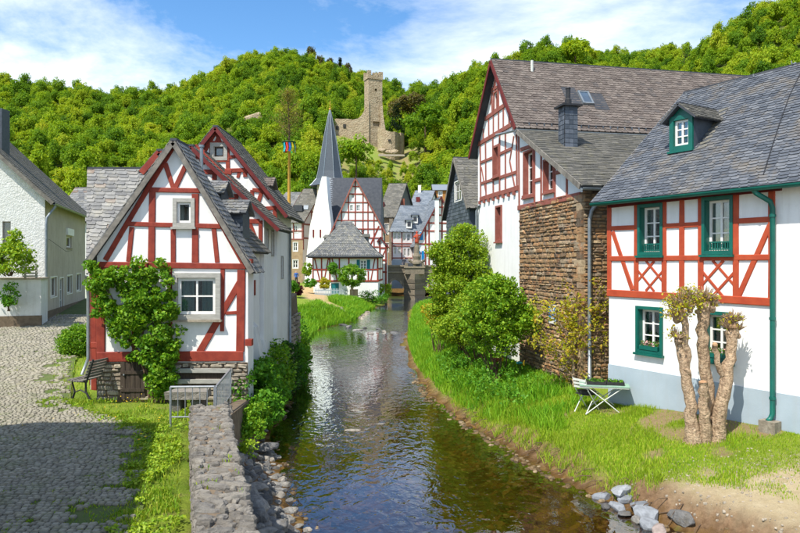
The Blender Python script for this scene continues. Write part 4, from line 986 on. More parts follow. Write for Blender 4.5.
# mortar bed with the little window left open
mb = MB(); f2 = Facade(Bm+V(f.n.x, f.n.y)*.015, N0+V(f.n.x, f.n.y)*.015, LT); f2.holes = [rS]; f2.wall_mesh(mb, [(.0, 1.0), (Wl+.015, 1.0), (Wl+.015, zs_), (.0, zs_)], .02); g2.box(mb, -.015, 1.0, Llen, ze-.03, .004, .016)
so = mb.build('stone_wall', M_mortar, LT)
rubble(f, so, .02, Wl+.03, 1.05, zs_-.02, (.05, .17), (.10, .5), M_rubble, 300, skip=[(rS[0]-.08, rS[1]-.06, rS[2]+.08, rS[3]+.06)], proud=.04, o0=.012)
zq = 1.1; kq = 0
while zq < zs_-.25:
    hq = random.uniform(.18, .27); wq = .42 if kq % 2 else .26; mb = MB(); j_ = lambda: random.uniform(-.012, .012)
    c4 = [(Wl-wq+j_(), zq+j_()), (Wl+.045, zq+j_()), (Wl+.045, zq+hq-.02+j_()), (Wl-wq+j_(), zq+hq-.02+j_())]; mb.hexa([f.p(a_, b_, -.05) for a_, b_ in c4], [f.p(a_*.99+.01*(Wl-wq/2), b_, .055+random.uniform(0, .012)) for a_, b_ in c4]); mb.build('quoin', M_rubble, so); zq += hq; kq += 1
rubble(g2, so, -.02, 2.0, 1.05, ze-.06, (.06, .13), (.13, .42), M_rubble, 60, proud=.04, o0=.012)
# blue and white diamond shutter on the little window
mb = MB(); c = ((rS[0]+rS[2])/2, (rS[1]+rS[3])/2); a0, b0, a1, b1 = rS
f.box(mb, a0, b0, a1, b1, .055, .08); so2 = mb.build('shutter', M_sash, LT)
for tri in (((a0, b0), (c[0]-.01, c[1]), (a0, b1)), ((a1, b0), (c[0]+.01, c[1]), (a1, b1))):
    mb = MB(); mb.add([f.p(u_, v_, .083) for u_, v_ in tri], [(0, 1, 2)]); mb.build('blue_triangle', M_brightblue, so2)
q = lambda a, b, z: V(Bm.x, Bm.y, 0)+su*a+rt*b+V(0, 0, z)
m_ = (zt-ze)/Wl
ro, o_, ex, ey, n_ = roof_plane(LT, q(Wl+.35, -.25, ze-m_*.35+.02), q(Wl+.35, Llen, ze-m_*.35+.02), q(-.0, Llen, zt+.02), q(-.0, -.25, zt+.02), M_slate_moss, .08, .25, .14, 300, shape='square')
mb = MB(); bar(mb, q(Wl+.35, -.27, ze-m_*.35+.06), q(0, -.27, zt+.06), .03, .15); mb.build('bargeboard', M_board, LT)
ez = ze-m_*.35+.0
gutter(LT, q(Wl+.42, -.25, ez+.03), q(Wl+.42, Llen, ez+.03), .075, M_zinc)
pipe(LT, [q(Wl+.42, .35, ez-.04), q(Wl+.38, .33, ez-.2), q(Wl+.14, .18, ez-.55), q(Wl+.10, .14, ez-.8), q(Wl+.10, .14, 3.0), q(Wl+.10, .14, 1.1)], .052, M_zinc)
# slate-clad chimney
cb = hit_plane(564.5, 147, o_, n_); ch = empty('chimney', (cb.x, cb.y, cb.z)); ch.parent = LT; ch.matrix_parent_inverse = inv_world(LT)
s_ = .215; c0 = cb+V(rt.x, rt.y, 0)*.22-V(su.x, su.y, 0)*.2; bot, top_ = cb.z-.35, cb.z+1.28
mb = MB(); mb.hexa([c0+su*a*s_+rt*b*s_+V(0, 0, bot-c0.z) for a, b in ((-1, -1), (1, -1), (1, 1), (-1, 1))], [c0+su*a*s_+rt*b*s_+V(0, 0, top_-c0.z) for a, b in ((-1, -1), (1, -1), (1, 1), (-1, 1))]); mb.build('core', M_lead, ch)
it = []
for (ff, off, nn_) in ((-rt, 0, su), (su, 0, -rt)):    # faces: left (-rt) and front (su)
    a_ = V(0, 0, 1).cross(ff)
    for k in range(11):
        for j in range(3):
            ww = 2*s_/3; o = c0+ff*(s_+.002)+a_*(-s_+ww*j); o = V(o.x, o.y, bot+.05+k*.145)
            lo = (o-c0).dot(a_)
            if lo < -s_-.01: continue
            M = Matrix(((a_.x*ww*.97, 0, ff.x, o.x), (a_.y*ww*.97, 0, ff.y, o.y), (0, .21, -.0, o.z), (0, 0, 0, 1))); it.append((0, M))
place_pieces('slate', ch, [([(0, 0, .018), (1, 0, .018), (1, 1, .004), (0, 1, .004), (0, 0, 0), (1, 0, 0)], [(0, 1, 2, 3), (0, 4, 5, 1)])], it, M_slate_dark, 60)
mb = MB(); bar(mb, c0+V(0, 0, top_-c0.z), c0+V(0, 0, top_-c0.z+.06), .66, .66, up=su); mb.build('cap', M_iron, ch)
mb = MB(); mb.lathe(V(c0.x, c0.y, top_+.05), [(.11, 0), (.11, .2), (.075, .24), (.075, .52), (.09, .55), (.06, .6)], 12); mb.build('flue', M_iron, ch)
# ---- slate house behind
S = House('slate_clad_house', 'dark slate-clad gable house beyond the tall white house', xd(446.5, 35), xd(470, 30.5), 7, 1.0, 6.9, 7.1, 9.55, ap=.5, wall=M_slate_dark, roof=M_slate_moss, oe=.25, of=.2, sw=.3, sh=.2)
f = S.front.crop(440, 50, 3.332); f.window(f.rect(51, 438, 72, 502), 2, 2, depth=.05, mat=M_sash, sur=(M_sash, .05, .04)); S.build()
it = []; vtop = lambda u_: 6.9+(9.55-6.9)*min(u_/(S.W/2), (S.W-u_)/(S.W/2))
for k in range(48):
    v_ = 1.2+k*.18
    for j in range(int(S.W/.26)):
        u_ = j*.26+(.13 if k % 2 else 0)
        hh = S.front.holes[0]
        if u_+.26 > S.W or v_+.2 > vtop(u_+.13) or (hh[0]-.2 < u_ < hh[2]+.0 and hh[1]-.15 < v_ < hh[3]): continue
        o = f.p(u_, v_); it.append((0, Matrix(((f.u.x*.255, 0, f.n.x, o.x), (f.u.y*.255, 0, f.n.y, o.y), (0, .22, 0, o.z), (0, 0, 0, 1)))))
place_pieces('slate', S.wallo, [([(0, 0, .022), (1, 0, .022), (1, 1, .004), (0, 1, .004), (0, 0, 0), (1, 0, 0)], [(0, 1, 2, 3), (0, 4, 5, 1)])], it, M_slate_dark, 0)

# ================================================================== LEFT HOUSES
A, B = xd(97, 16), xd(248, 16)
H = House('gable_house', 'white gable house with oxide red timbers and a climbing plant beside the cobbled street', A, B, .6, .35, 4.55, 4.33, 7.28, ap=.52, wall=M_white, roof=M_slate_grey, oe=.14, of=.16, sw=.22, sh=.15, barge=M_board, n_parts=60, bw=.12)
f = H.front.crop(70, 110, 3.3333); tm = M_red
f.beams([(190, 379, 502, 388)], .115, tm, .040); f.beams([(268, 266, 434, 269)], .12, tm, .040)
f.beams([(275, 272, 272, 505), (418, 280, 418, 508)], .165, tm, .034); f.beams([(345, 398, 345, 508)], .125, tm, .032)
f.beams([(207, 390, 196, 505), (480, 396, 491, 508), (318, 178, 345, 262), (385, 188, 350, 262)], .115, tm, .026)
f.beams([(340, 128, 118, 500), (365, 128, 578, 512)], .13, tm, .031)
f.crop(70, 240, 2.9625)
f.beams([(84, 73, 522, 78)], .145, tm, .046); f.beams([(82, 346, 514, 343)], .24, tm, .060)
f.beams([(92, 82, 92, 335), (508, 88, 505, 330)], .20, tm, .036)
f.beams([(453, 84, 451, 270), (298, 84, 298, 335), (190, 84, 190, 335)], .10, tm, .030); f.beams([(507, 118, 384, 332)], .16, tm, .027); f.beams([(462, 217, 500, 215), (100, 200, 298, 200)], .085, tm, .023)
f.crop(70, 110, 3.3333); ru = f.rect(358, 308, 404, 376); f.window(ru, 1, 1, depth=.03, mat=M_sash, fw=.07, sur=(M_greywood, .10, .06), sill=M_greywood, curtain=M_curtain)
f.crop(70, 240, 2.9625); rl = f.rect(322, 112, 434, 220); f.window(rl, 2, 2, depth=-.02, mat=M_sash, fw=.075, mw=.035, sur=(M_greywood, .12, .12), sill=M_sandstone, curtain=M_curtain_teal, cmul=1.3)
H.build()
# stone base
fz = f.px(300, 360)[1]-.02
mb = MB(); f.box(mb, 0, .4, H.W, fz, .003, .012); so = mb.build('stone_base', M_mortar, H.root)
f.crop(50, 330, 5.33); dr_ = f.rect(378, 178, 512, 395); dr_ = (dr_[0], 1.02, dr_[2], dr_[3]+.1)
f.crop(0, 0, 1); rec = f.rect(178, 366, 231, 384)
rubble(f, so, 0, H.W, 1.0, fz, (.08, .15), (.15, .42), M_sandstone, 200, skip=[(dr_[0], dr_[1]-.1, dr_[2], dr_[3]), rec], proud=.05, o0=.008)
mb = MB(); f.box(mb, rec[0], rec[1], rec[2], rec[3], .012, .03); mb.build('recess_panel', M_darkwood, H.root)
for zz in (rec[1]+.08, rec[3]-.10):
    mb = MB(); f.box(mb, rec[0]-.05, zz-.05, rec[2]+.05, zz+.05, .03, .10); mb.build('old_timber', M_greywood, H.root)
door = empty('door', f.p((dr_[0]+dr_[2])/2, dr_[1])); door.parent = H.root; door.matrix_parent_inverse = inv_world(H.root)
nb = 5
for i in range(nb):
    a = dr_[0]+(dr_[2]-dr_[0])*i/nb; b = dr_[0]+(dr_[2]-dr_[0])*(i+1)/nb; mb = MB(); f.box(mb, a+.006, dr_[1], b-.006, dr_[3]-random.uniform(.01, .05), .02, .045+random.uniform(0, .01)); mb.build('plank', M_darkwood, door)
mb = MB(); f.box(mb, dr_[0]+.02, dr_[1]+.2, dr_[2]-.02, dr_[1]+.28, .056, .075); mb.build('batten', M_darkwood, door); mb = MB(); f.box(mb, dr_[0]+.02, dr_[3]-.35, dr_[2]-.02, dr_[3]-.27, .056, .075); mb.build('batten', M_darkwood, door)
mb = MB(); c = f.p(dr_[0]+.1, dr_[1]+.62, .07); mb.lathe(c, [(.0, -.02), (.025, -.015), (.025, .015), (.0, .02)], 8); mb.build('knob', M_steel, door)
# roof dormers (slate) on the river slope, gabled, ridge pointing to the river
def small_dormer(house, side_roof, px0, px1, ytop, ymid, ybot, d, mat=M_slate_grey, wall=M_slate_dark):
    """camera-facing cheek px0..px1, roof ytop..ymid, cheek ymid..ybot at depth d"""
    rt_ = empty('dormer', at_depth(px0, ybot, d)); rt_.parent = house.root; rt_.matrix_parent_inverse = inv_world(house.root)
    x0, x1 = (px0-CX)/F*d, (px1-CX)/F*d; zt_, zm, zb_ = [HC+(HY-y)/F*d for y in (ytop, ymid, ybot)]; w = (zt_-zm)*1.1
    mb = MB(); mb.hexa([V(x0, d, zb_), V(x1-.06, d, zb_), V(x1-.06, d+2*w, zb_), V(x0, d+2*w, zb_)], [V(x0, d, zm), V(x1-.06, d, zm), V(x1-.06, d+2*w, zm), V(x0, d+2*w, zm)])
    mb.add([V(x1-.06, d, zm), V(x1-.06, d+2*w, zm), V(x1-.06, d+w, zt_-.03)], [(0, 1, 2)])
    bd_ = mb.build('cheek', wall, rt_); it = []
    for k in range(int((zm-zb_)/.11)):
        for j in range(int((x1-x0)/.16)):
            o = V(x0+j*.16+(.08 if k % 2 else 0), d, zb_+k*.11)
            if o.x+.16 > x1-.04: continue
            it.append((0, Matrix(((.155, 0, 0, o.x), (0, 0, -1, o.y), (.03, .13, 0, o.z), (0, 0, 0, 1)))))
    place_pieces('slate', bd_, [([(0, 0, .02), (1, 0, .02), (1, 1, .004), (0, 1, .004), (0, 0, 0), (1, 0, 0)], [(0, 1, 2, 3), (0, 4, 5, 1)])], it, M_slate_dark, 60)
    roof_plane(rt_, V(x0, d-.10, zm-.02), V(x1+.06, d-.10, zm-.02), V(x1+.06, d+w, zt_), V(x0, d+w, zt_), mat, .05, .2, .13, 40, name='dormer_roof')
    roof_plane(rt_, V(x0, d+2*w+.1, zm-.02), V(x1+.06, d+2*w+.1, zm-.02), V(x1+.06, d+w, zt_), V(x0, d+w, zt_), mat, .05, slates=False, name='dormer_roof')
mb = MB(); mb.tube([at_depth(201.5, 187, 17.0), at_depth(201.5, 147, 17.0)], .045, 8); mb.tube([at_depth(201.5, 147.2, 17.0), at_depth(201.5, 145, 17.0)], .07, 8); mb.build('stove_pipe', M_zinc, H.root)
for uu in (f.px(244, 270)[0],):
    for k, (y0, y1) in enumerate(((258, 267), (338, 346))):
        mb = MB(); a = f.p(uu, HC+(HY-y1)/F*16, 0); mb.box(V(-3.70, 15.95, HC+(HY-(y0+y1)/2)/F*16), .16, .2, (y1-y0)/F*16*.8); mb.build('corbel', M_red, H.root)
LEFT = H
# side wing of the same house: slate slope over the street
A, B = xd(90.5, 16.85), V(-6.3, 16.85)
Wg = House('side_wing', 'low side wing with silvery slate roof left of the red timber gable', A, B, 3.6, .9, 4.30, 4.30, 6.95, ridge='side', wall=M_white, roof=M_slate_silver, oe=.16, of=.06, sw=.30, sh=.125, n_parts=300, back=(-.47, 1), tilt=-2, bw=.1)
fw_ = Wg.left; fw_.beam((3.45, 1.2), (3.45, 4.2), .14, M_red, .03); fw_.beam((0, 2.3), (3.5, 2.3), .14, M_red, .04); fw_.beam((0, 4.2), (3.6, 4.2), .14, M_red, .036); Wg.front.beam((.09, 1.0), (.09, 4.2), .15, M_red, .03); Wg.front.beam((0, 2.25), (.9, 2.25), .16, M_red, .04)
Wg.build()
pipe(Wg.root, [Wg.P(-.10, -.22, 4.05), Wg.P(-.08, -.12, 3.8), Wg.P(-.06, -.05, 3.5), Wg.P(-.06, -.05, 1.9), Wg.P(-.22, -.12, 1.5)], .04, M_zinc)
# low link roof, second and third gables along the river
A, B = V(-6.42, 16.8), V(-4.15, 16.8)
K = House('link_house', 'low white house with mossy roof and red verge squeezed between two timber gables', A, B, 2.4, .3, 6.93, 4.88, 7.18, ap=.097, wall=M_white, roof=M_slate_moss, oe=.24, of=.05, barge=M_red, sw=.22, sh=.15, group=None)
f = K.right.crop(180, 190, 5.714); K.build()
rr2 = Facade(K.B, K.B+K.bk*2.4, K.root)
for p0, p1 in (((250.5, 283), (251.5, 297)), ((254.3, 280), (255.3, 295))):
    a = rr2.px(*p0); b = rr2.px(*p1); mb = MB(); rr2.box(mb, a[0]-.05, b[1], a[0]+.06, a[1], .0, .03); mb.build('red_slot_frame', M_red, K.root)
small_dormer(K, None, 202, 223.5, 181, 194, 214, 17.6)
small_dormer(K, None, 219, 245, 200.5, 214, 240, 17.0)
def gable(name, label, d, pxl_apex, y_apex, pxe, ye, pxw, L, roofm, barge):
    ax = (pxl_apex-CX)/F*d; za = HC+(HY-y_apex)/F*d-.12; exx = (pxe-CX)/F*d; ze_ = HC+(HY-ye)/F*d; wx = (pxw-CX)/F*d
    m = (za+.12-ze_)/(exx-ax); zer = za-m*(wx-ax); A = V(2*ax-wx, d); B = V(wx, d)
    h = House(name, label, A, B, L, .3, zer, zer, za, wall=M_white, roof=roofm, oe=exx-wx, of=.2, barge=barge, sw=.22, sh=.14, n_parts=0, bw=.11); return h
G1 = gable('timber_gable_house', 'nearer of two narrow red timbered gables behind the front house', 19.3, 193, 146, 280, 228, 264, 1.45, M_slate_moss, M_darkred)
f = G1.front.crop(180, 120, 6.667); tm = M_red
f.beams([(95, 345, 250, 348), (300, 345, 345, 350), (280, 510, 390, 512)], .15, tm, .04); f.beams([(155, 340, 155, 420), (230, 345, 230, 400), (300, 420, 300, 500)], .14, tm, .03)
f.beams([(35, 230, 85, 270), (95, 180, 155, 300), (160, 200, 60, 300), (330, 400, 280, 470)], .11, tm, .024); f.beams([(98, 172, 20, 280), (98, 172, 440, 520)], .14, tm, .034)
f.window(f.rect(72, 282, 130, 334), 1, 1, depth=.08, mat=M_teal, fw=.1)
f.crop(180, 190, 5.714)
f.beams([(385, 178, 455, 180)], .14, tm, .04); f.beams([(460, 175, 460, 300), (395, 180, 430, 270), (385, 178, 385, 300)], .12, tm, .03)
f = G1.right
for r in ((490, 232, 500, 335), (522, 240, 532, 368)):
    f.crop(180, 190, 5.714); f.window(f.rect(*r), 1, 2, depth=.1, mat=M_zinc, sur=(M_greywood, .06, .03))
G1.build()
G2 = gable('timber_gable_house', 'taller farther red timbered gable with a small grey framed attic window', 20.75, 217, 127, 288, 215, 277, 2.7, M_slate_moss, M_darkred)
f = G2.front.crop(180, 120, 6.667)
f.beams([(205, 155, 305, 160), (215, 270, 330, 265), (290, 340, 440, 335), (160, 260, 215, 265)], .13, tm, .04)
f.beams([(318, 165, 320, 330), (210, 160, 212, 265), (435, 335, 435, 380), (240, 265, 240, 300)], .13, tm, .03); f.beams([(320, 250, 372, 243)], .11, tm, .026)
f.beams([(240, 85, 270, 150), (265, 100, 235, 155), (400, 335, 385, 385)], .10, tm, .024); f.beams([(245, 60, 160, 215), (248, 60, 600, 525)], .15, tm, .034)
f.window(f.rect(228, 178, 292, 245), 1, 1, depth=.06, mat=M_darkwood, fw=.12, sur=(M_greywood, .12, .05))
f.crop(180, 190, 5.714); f.beams([(470, 108, 540, 104), (415, 0, 470, 5)], .13, tm, .04); f.beams([(468, 10, 445, 80), (540, 90, 545, 180), (412, 0, 412, 60)], .13, tm, .03)
f = G2.right
for r in ((578, 385, 586, 500), (503, 500, 511, 540), (530, 495, 537, 540)):
    f.crop(180, 190, 5.714); rr0 = f.rect(*r)
    if rr0[0] > .05 and rr0[2] < 2.65: f.window(rr0, 1, 1, depth=.1, mat=M_zinc, sur=(M_greywood, .05, .03))
G2.build(); f = G2.right
pipe(G2.root, [f.p(2.0, 5.6, .08), f.p(2.0, 3, .08), f.p(2.0, 1.5, .08)], .05, M_zinc)
small_dormer(G2, None, 262, 272, 178, 187, 200, 21.4, M_slate_brown, M_darkwood)
mb = MB(); mb.hexa([V(-4.4, 22.9, -.1), V(-3.72, 22.9, -.1), V(-3.76, 25.0, -.1), V(-4.4, 25.0, -.1)], [V(-4.4, 22.9, 2.9), V(-3.98, 22.9, 2.9), V(-3.98, 25.0, 3.2), V(-4.4, 25.0, 3.2)]); sbut = mb.build('stone_buttress', M_mortar, G2.root)
rubble(Facade(V(-3.8, 22.9), V(-3.84, 25.0), sbut), sbut, 0, 2.1, .3, 2.5, (.12, .2), (.2, .45), M_sandstone, 40, proud=.06, o0=-.03)
# buttresses and old posts at the foot of the river walls
for (x, y, z, w) in ((-3.95, 17.9, 2.6, .42), (-3.98, 19.2, 2.05, .36)):
    mb = MB(); mb.hexa([V(x-.3, y, .2), V(x+.38, y, .2), V(x+.38, y+w, .2), V(x-.3, y+w, .2)], [V(x-.3, y, z+.25), V(x-.05, y, z), V(x-.05, y+w, z), V(x-.3, y+w, z+.25)]); mb.build('buttress', M_white2, K.root)
# ---- plaster house far left
B = xd(45, 28); uL = V(1, .31).normalized(); A = B-uL*8
H = House('plaster_house', 'white roughcast house with beige side wall and grey roof at the left edge', A, B, 10.4, 1.2, 7.2, 7.2, 11.1, wall=M_beige, roof=M_slate_moss, oe=.35, of=.3, sw=.3, sh=.2, n_parts=60)
f = H.right.crop(0, 180, 3.136)
f.window(f.rect(209, 178, 225, 211), 1, 1, depth=.1, mat=M_sash, sill=M_sandstone, curtain=M_curtain)
for r in ((158, 305, 178, 366), (210, 300, 226, 355), (240, 294, 254, 348)): f.window(f.rect(*r), 1 if r[0] > 200 else 2, 1, depth=.1, mat=M_sash, sur=(M_sash, .05, .02), curtain=M_curtain)
f.window(f.rect(187, 308, 199, 414), 1, 3, depth=.1, mat=M_sash, name='door', sur=(M_sash, .05, .02), curtain=M_curtain)
mb = MB(); r = f.rect(207, 153, 227, 174); f.box(mb, r[0], r[1], r[2], r[3], .0, .09); mb.build('roller_shutter_box', M_sash, H.root)
f = H.front; f.crop(0, 180, 3.136); r = f.rect(8, 130, 34, 215); f.window(r, 1, 2, depth=.12, mat=M_greywood)
H.build()
mb = MB(); f.wall_mesh(mb, [(0, 1.2), (8, 1.2), (8, 7.2), (4, 11.1), (0, 7.2)], .02)
for i in range(len(mb.v)): mb.v[i] = tuple(Vector(mb.v[i])+f.n*.012)
mb.build('roughcast_front', M_roughcast, H.root)
f = H.right
pipe(H.root, [H.P(8.4, .2, 6.85), H.P(8.3, .15, 6.7), H.P(8.08, -.06, 6.3), H.P(8.06, -.08, 6.0), H.P(8.06, -.08, 4), H.P(8.06, -.08, 1.9)], .055, M_zinc)
gutter(H.root, H.P(8.4, -.3, 6.92), H.P(8.4, 10.6, 6.92), .07, M_zinc)
mb = MB(); f.box(mb, 0, 1.2, 10.4, 2.25, .004, .03); H.front.box(mb, 4, 1.2, 8.03, 2.25, .02, .04); mb.build('plinth', M_mortar, H.root)
mb = MB(); p = at_depth(-3, 145, 29.5); mb.box(V(p.x, p.y, p.z+.3), .8, .6, 2.6); mb.build('chimney', M_slate_dark, H.root)
mb = MB(); mb.tube([f.p(.5, 5.4, .05), f.p(3, 4.9, .3), f.p(6, 5.0, .05)], .008, 5); mb.build('wire', M_iron, H.root)
# house behind it, only its roof shows
q1, q2 = xd(58, 46), xd(92, 46)
Hb = House('slate_roof_house', 'house with grey slate roof peeping out behind the beige wall', q1, q2, 6, 1.5, 7.4, 7.4, 9.9, ridge='side', wall=M_white2, roof=M_slate_silver, slates=True, sw=.4, sh=.28, barge=M_orangewood); Hb.build()
# terrace wall in front
B = xd(41, 26.6); A = B-uL*7
tw = empty('terrace_wall', (B.x, B.y, 1.6), 'plastered terrace wall with dark stone foot and slatted parapet below the white house', 'wall')
f = Facade(A, B, tw); f.crop(0, 180, 3.136); zt = f.px(100, 312)[1]; zp = f.px(100, 425)[1]
mb = MB(); mb.hexa([f.p(0, 1.3), f.p(7, 1.3), f.p(7, 1.3, -1.2), f.p(0, 1.3, -1.2)], [f.p(0, zt), f.p(7, zt), f.p(7, zt, -1.2), f.p(0, zt, -1.2)]); mb.build('wall', M_white2, tw)
mb = MB(); f.box(mb, 0, 1.3, 7.02, zp, -.1, .03); mb.build('stone_foot', M_mortar, tw)
mb = MB(); f.box(mb, 0, zt, 7.06, zt+.07, -1.25, .05); mb.build('coping', M_sandstone, tw)
for k in range(4):
    r = f.rect(70, 300-k*10, 118, 307-k*10); mb = MB(); f.box(mb, r[0], zt+.10+k*.12, r[2], zt+.17+k*.12, -.05, 0); mb.build('slat', M_greywood, tw)
r = f.rect(70, 260, 118, 300)
for uu in (r[0]+.05, r[2]-.1): mb = MB(); f.box(mb, uu, zt+.05, uu+.07, zt+.62, -.11, -.05); mb.build('post', M_greywood, tw)
# ---- house beside the street at the left, outside the picture: its gable shades the cobbles
n1 = V(-7.35, 10.45); n2 = V(-5.8, 5.15); dd = (n1-n2).normalized()
Hs = House('plain_house', 'plain plastered house standing beside the cobbled street outside the picture', n1+V(-dd.y, dd.x)*6.4, n1, 7, 1.0, 6.35, 6.35, 8.25, wall=M_white2, roof=M_slate_grey, slates=False, oe=.3, of=.2, back=(-dd.x, -dd.y))
Hs.build()

# ================================================================== VILLAGE CENTRE
def fwin(f, lst, mat=None, **k):
    for r in lst:
        kw = dict(cols=2, rows=2, depth=.08, mat=mat or M_sash, fw=.09, mw=.06, sur=(M_sash, .08, .03)); kw.update(k); f.window(f.rect(*r), **kw)
def grid(f, poly, us, vs, w, mat):
    """straight timbers clipped to a convex polygon"""
    def span(p0, p1):
        t0, t1 = 0., 1.; n = len(poly)
        for i in range(n):
            a, b = poly[i], poly[(i+1) % n]; ex, ey = b[0]-a[0], b[1]-a[1]
            s0 = ex*(p0[1]-a[1])-ey*(p0[0]-a[0]); s1 = ex*(p1[1]-a[1])-ey*(p1[0]-a[0])
            if s0 < 0 and s1 < 0: return None
            if s0 < 0: t0 = max(t0, s0/(s0-s1))
            elif s1 < 0: t1 = min(t1, s0/(s0-s1))
        if t1 <= t0: return None
        g = lambda t: (p0[0]+(p1[0]-p0[0])*t, p0[1]+(p1[1]-p0[1])*t); return g(t0), g(t1)
    for u in us:
        s = span((u, -5), (u, 60))
        if s: f.beam(s[0], s[1], w, mat, .045, seg=1)
    for v in vs:
        s = span((-5, v), (60, v))
        if s: f.beam(s[0], s[1], w, mat, .06, seg=1)
zpx = lambda y, d: HC+(HY-y)/F*d
# half-timbered gable beside the church
H = House('lattice_gable_house', 'narrow gable house with dense red timber lattice in front of the church', xd(333, 74), xd(383, 74), 6, .8, zpx(229, 74), zpx(229, 74), zpx(179, 74), ap=.45, wall=M_white, roof=M_slate_nave, oe=.3, of=.3, sw=.5, sh=.3, barge=M_red3)
f = H.front; pol = [(0, .9), (H.W, .9), (H.W, H.zer), (H.W*.45, H.zr), (0, H.zel)]
fwin(f, [(351.5, 193.5, 354.3, 198), (350, 205, 353, 211), (356.5, 205, 360, 211), (361, 229, 364.5, 236)], sur=None, fw=.06)
grid(f, pol, [f.px(x, 230)[0] for x in (335, 341.5, 348.5, 355.3, 363, 368, 374, 382)], [f.px(355, y)[1] for y in (186.5, 194, 202.5, 212, 220.5, 229, 238, 247)], .13, M_red)
f.beam(f.px(379, 226), f.px(370, 246), .18, M_red, .03); H.build()
# annex right of it
X = House('annex', 'small red timbered annex at the corner of the lattice gable house', xd(379, 72.5), xd(387, 72.5), 4, .8, zpx(240, 72.5), zpx(246, 72.5), zpx(238, 72.5), ap=.2, wall=M_white, roof=M_slate_dark, slates=False, oe=.2, of=.2, barge=M_darkred)
f = X.front; grid(f, [(0, .9), (X.W, .9), (X.W, X.zer), (0, X.zel)], [.1, X.W-.12], [f.px(383, y)[1] for y in (248, 260, 272)], .18, M_red); f.beam(f.px(386, 249), f.px(381, 259), .15, M_red, .03); X.build()
# church
Ch = empty('church', (-6, 80, 1), 'slate-roofed church with white gable wall and slender slate spire', 'church')
nz0, nz1 = zpx(233, 78), zpx(178.5, 82.5); xa, xb = (327-CX)/F*78, (377.5-CX)/F*78
mb = MB(); mb.hexa([V(xa, 78, .8), V(xb, 78.6, .8), V(xb+.5, 88, .8), V(xa, 88, .8)], [V(xa, 78, nz0), V(xb, 78.6, nz0), V(xb+.5, 88, nz0), V(xa, 88, nz0)])
mb.add([V(xb, 78.6, nz0), V(xb+.5, 88, nz0), V(xb+.35, 83, nz1)], [(0, 1, 2)]); mb.build('nave_wall', M_white2, Ch)
mb = MB(); mb.add([V(xb+.05, 78.7, nz0-3), V(xb+.56, 88, nz0-3), V(xb+.56, 88, nz0), V(xb+.40, 83, nz1-.05), V(xb+.05, 78.7, nz0)], [(0, 1, 2, 3, 4)]); mb.build('slate_gable', M_slate_dark, Ch)
roof_plane(Ch, V(xa-.1, 77.6, nz0-.6), V(xb+.3, 77.9, nz0-.6), V((382-CX)/F*82.5, 82.5, nz1), V((326-CX)/F*82.5, 82.5, nz1), M_slate_nave, .12, .5, .32, 0, name='nave_roof')
roof_plane(Ch, V(xa-.1, 88.3, nz0-.6), V(xb+.7, 88.3, nz0-.6), V((382-CX)/F*82.5, 82.5, nz1), V((326-CX)/F*82.5, 82.5, nz1), M_slate_nave, .12, slates=False, name='nave_roof')
# white flared gable wall
pp = [(322, 176.5), (326.3, 176.5), (328, 200), (331, 225), (332, 300), (303.5, 300), (306, 262), (310, 226), (316, 200), (320, 184)]
dep = lambda x: 76.2+(332-x)*.14
fr = [at_depth(x, y, dep(x)) for x, y in pp]; bk_ = [p+V(.25, .9, 0) for p in fr]; k = len(pp); mb = MB()
mb.add(fr+bk_, [tuple(range(k)), tuple(range(2*k-1, k-1, -1))]+[(i, k+i, k+(i+1) % k, (i+1) % k) for i in range(k)]); gw = mb.build('white_gable_wall', M_white, Ch)
for x in (314, 321):
    mb = MB(); c = at_depth(x, 233.5, dep(x)); mb.box(c+V(0, -.02, 0), .32, .12, .95); mb.build('slit_window', M_darkred, gw)
# tower and spire
tx_, ty_ = (330-CX)/F*87, 87.0
mb = MB(); mb.lathe(V(tx_, ty_, 1), [(2.15, 0), (2.15, zpx(184, 87)-1)], 4, R(45)); mb.build('tower', surf('buff_tower_plaster', (.55, .47, .33), (.48, .40, .27), 2, .9, .3, 10), Ch)
prof = [(2.75, zpx(186.5, 87)), (2.45, zpx(184.5, 87)), (1.85, zpx(179, 87)), (1.62, zpx(172, 87)), (1.35, zpx(160, 87)), (.85, zpx(138, 87)), (.32, zpx(118, 87)), (.05, zpx(110, 87))]
mb = MB(); mb.lathe(V(tx_, ty_, 0), prof, 8, R(22.5)); sp = mb.build('spire', M_slate_dark, Ch)
for i in range(8):
    mb = MB(); a = R(22.5)+i*math.pi/4; mb.tube([V(tx_+r*1.01*math.cos(a), ty_+r*1.01*math.sin(a), z) for r, z in prof], .05, 5); mb.build('hip', M_zinc, sp)
mb = MB(); zt = zpx(110.5, 87); mb.tube([V(tx_, ty_, zt-.2), V(tx_, ty_, zt+1.3)], .035, 6); mb.lathe(V(tx_, ty_, zt+.2), [(0, -.16), (.15, -.08), (.15, .08), (0, .16)], 8); mb.build('finial', M_pole, sp)
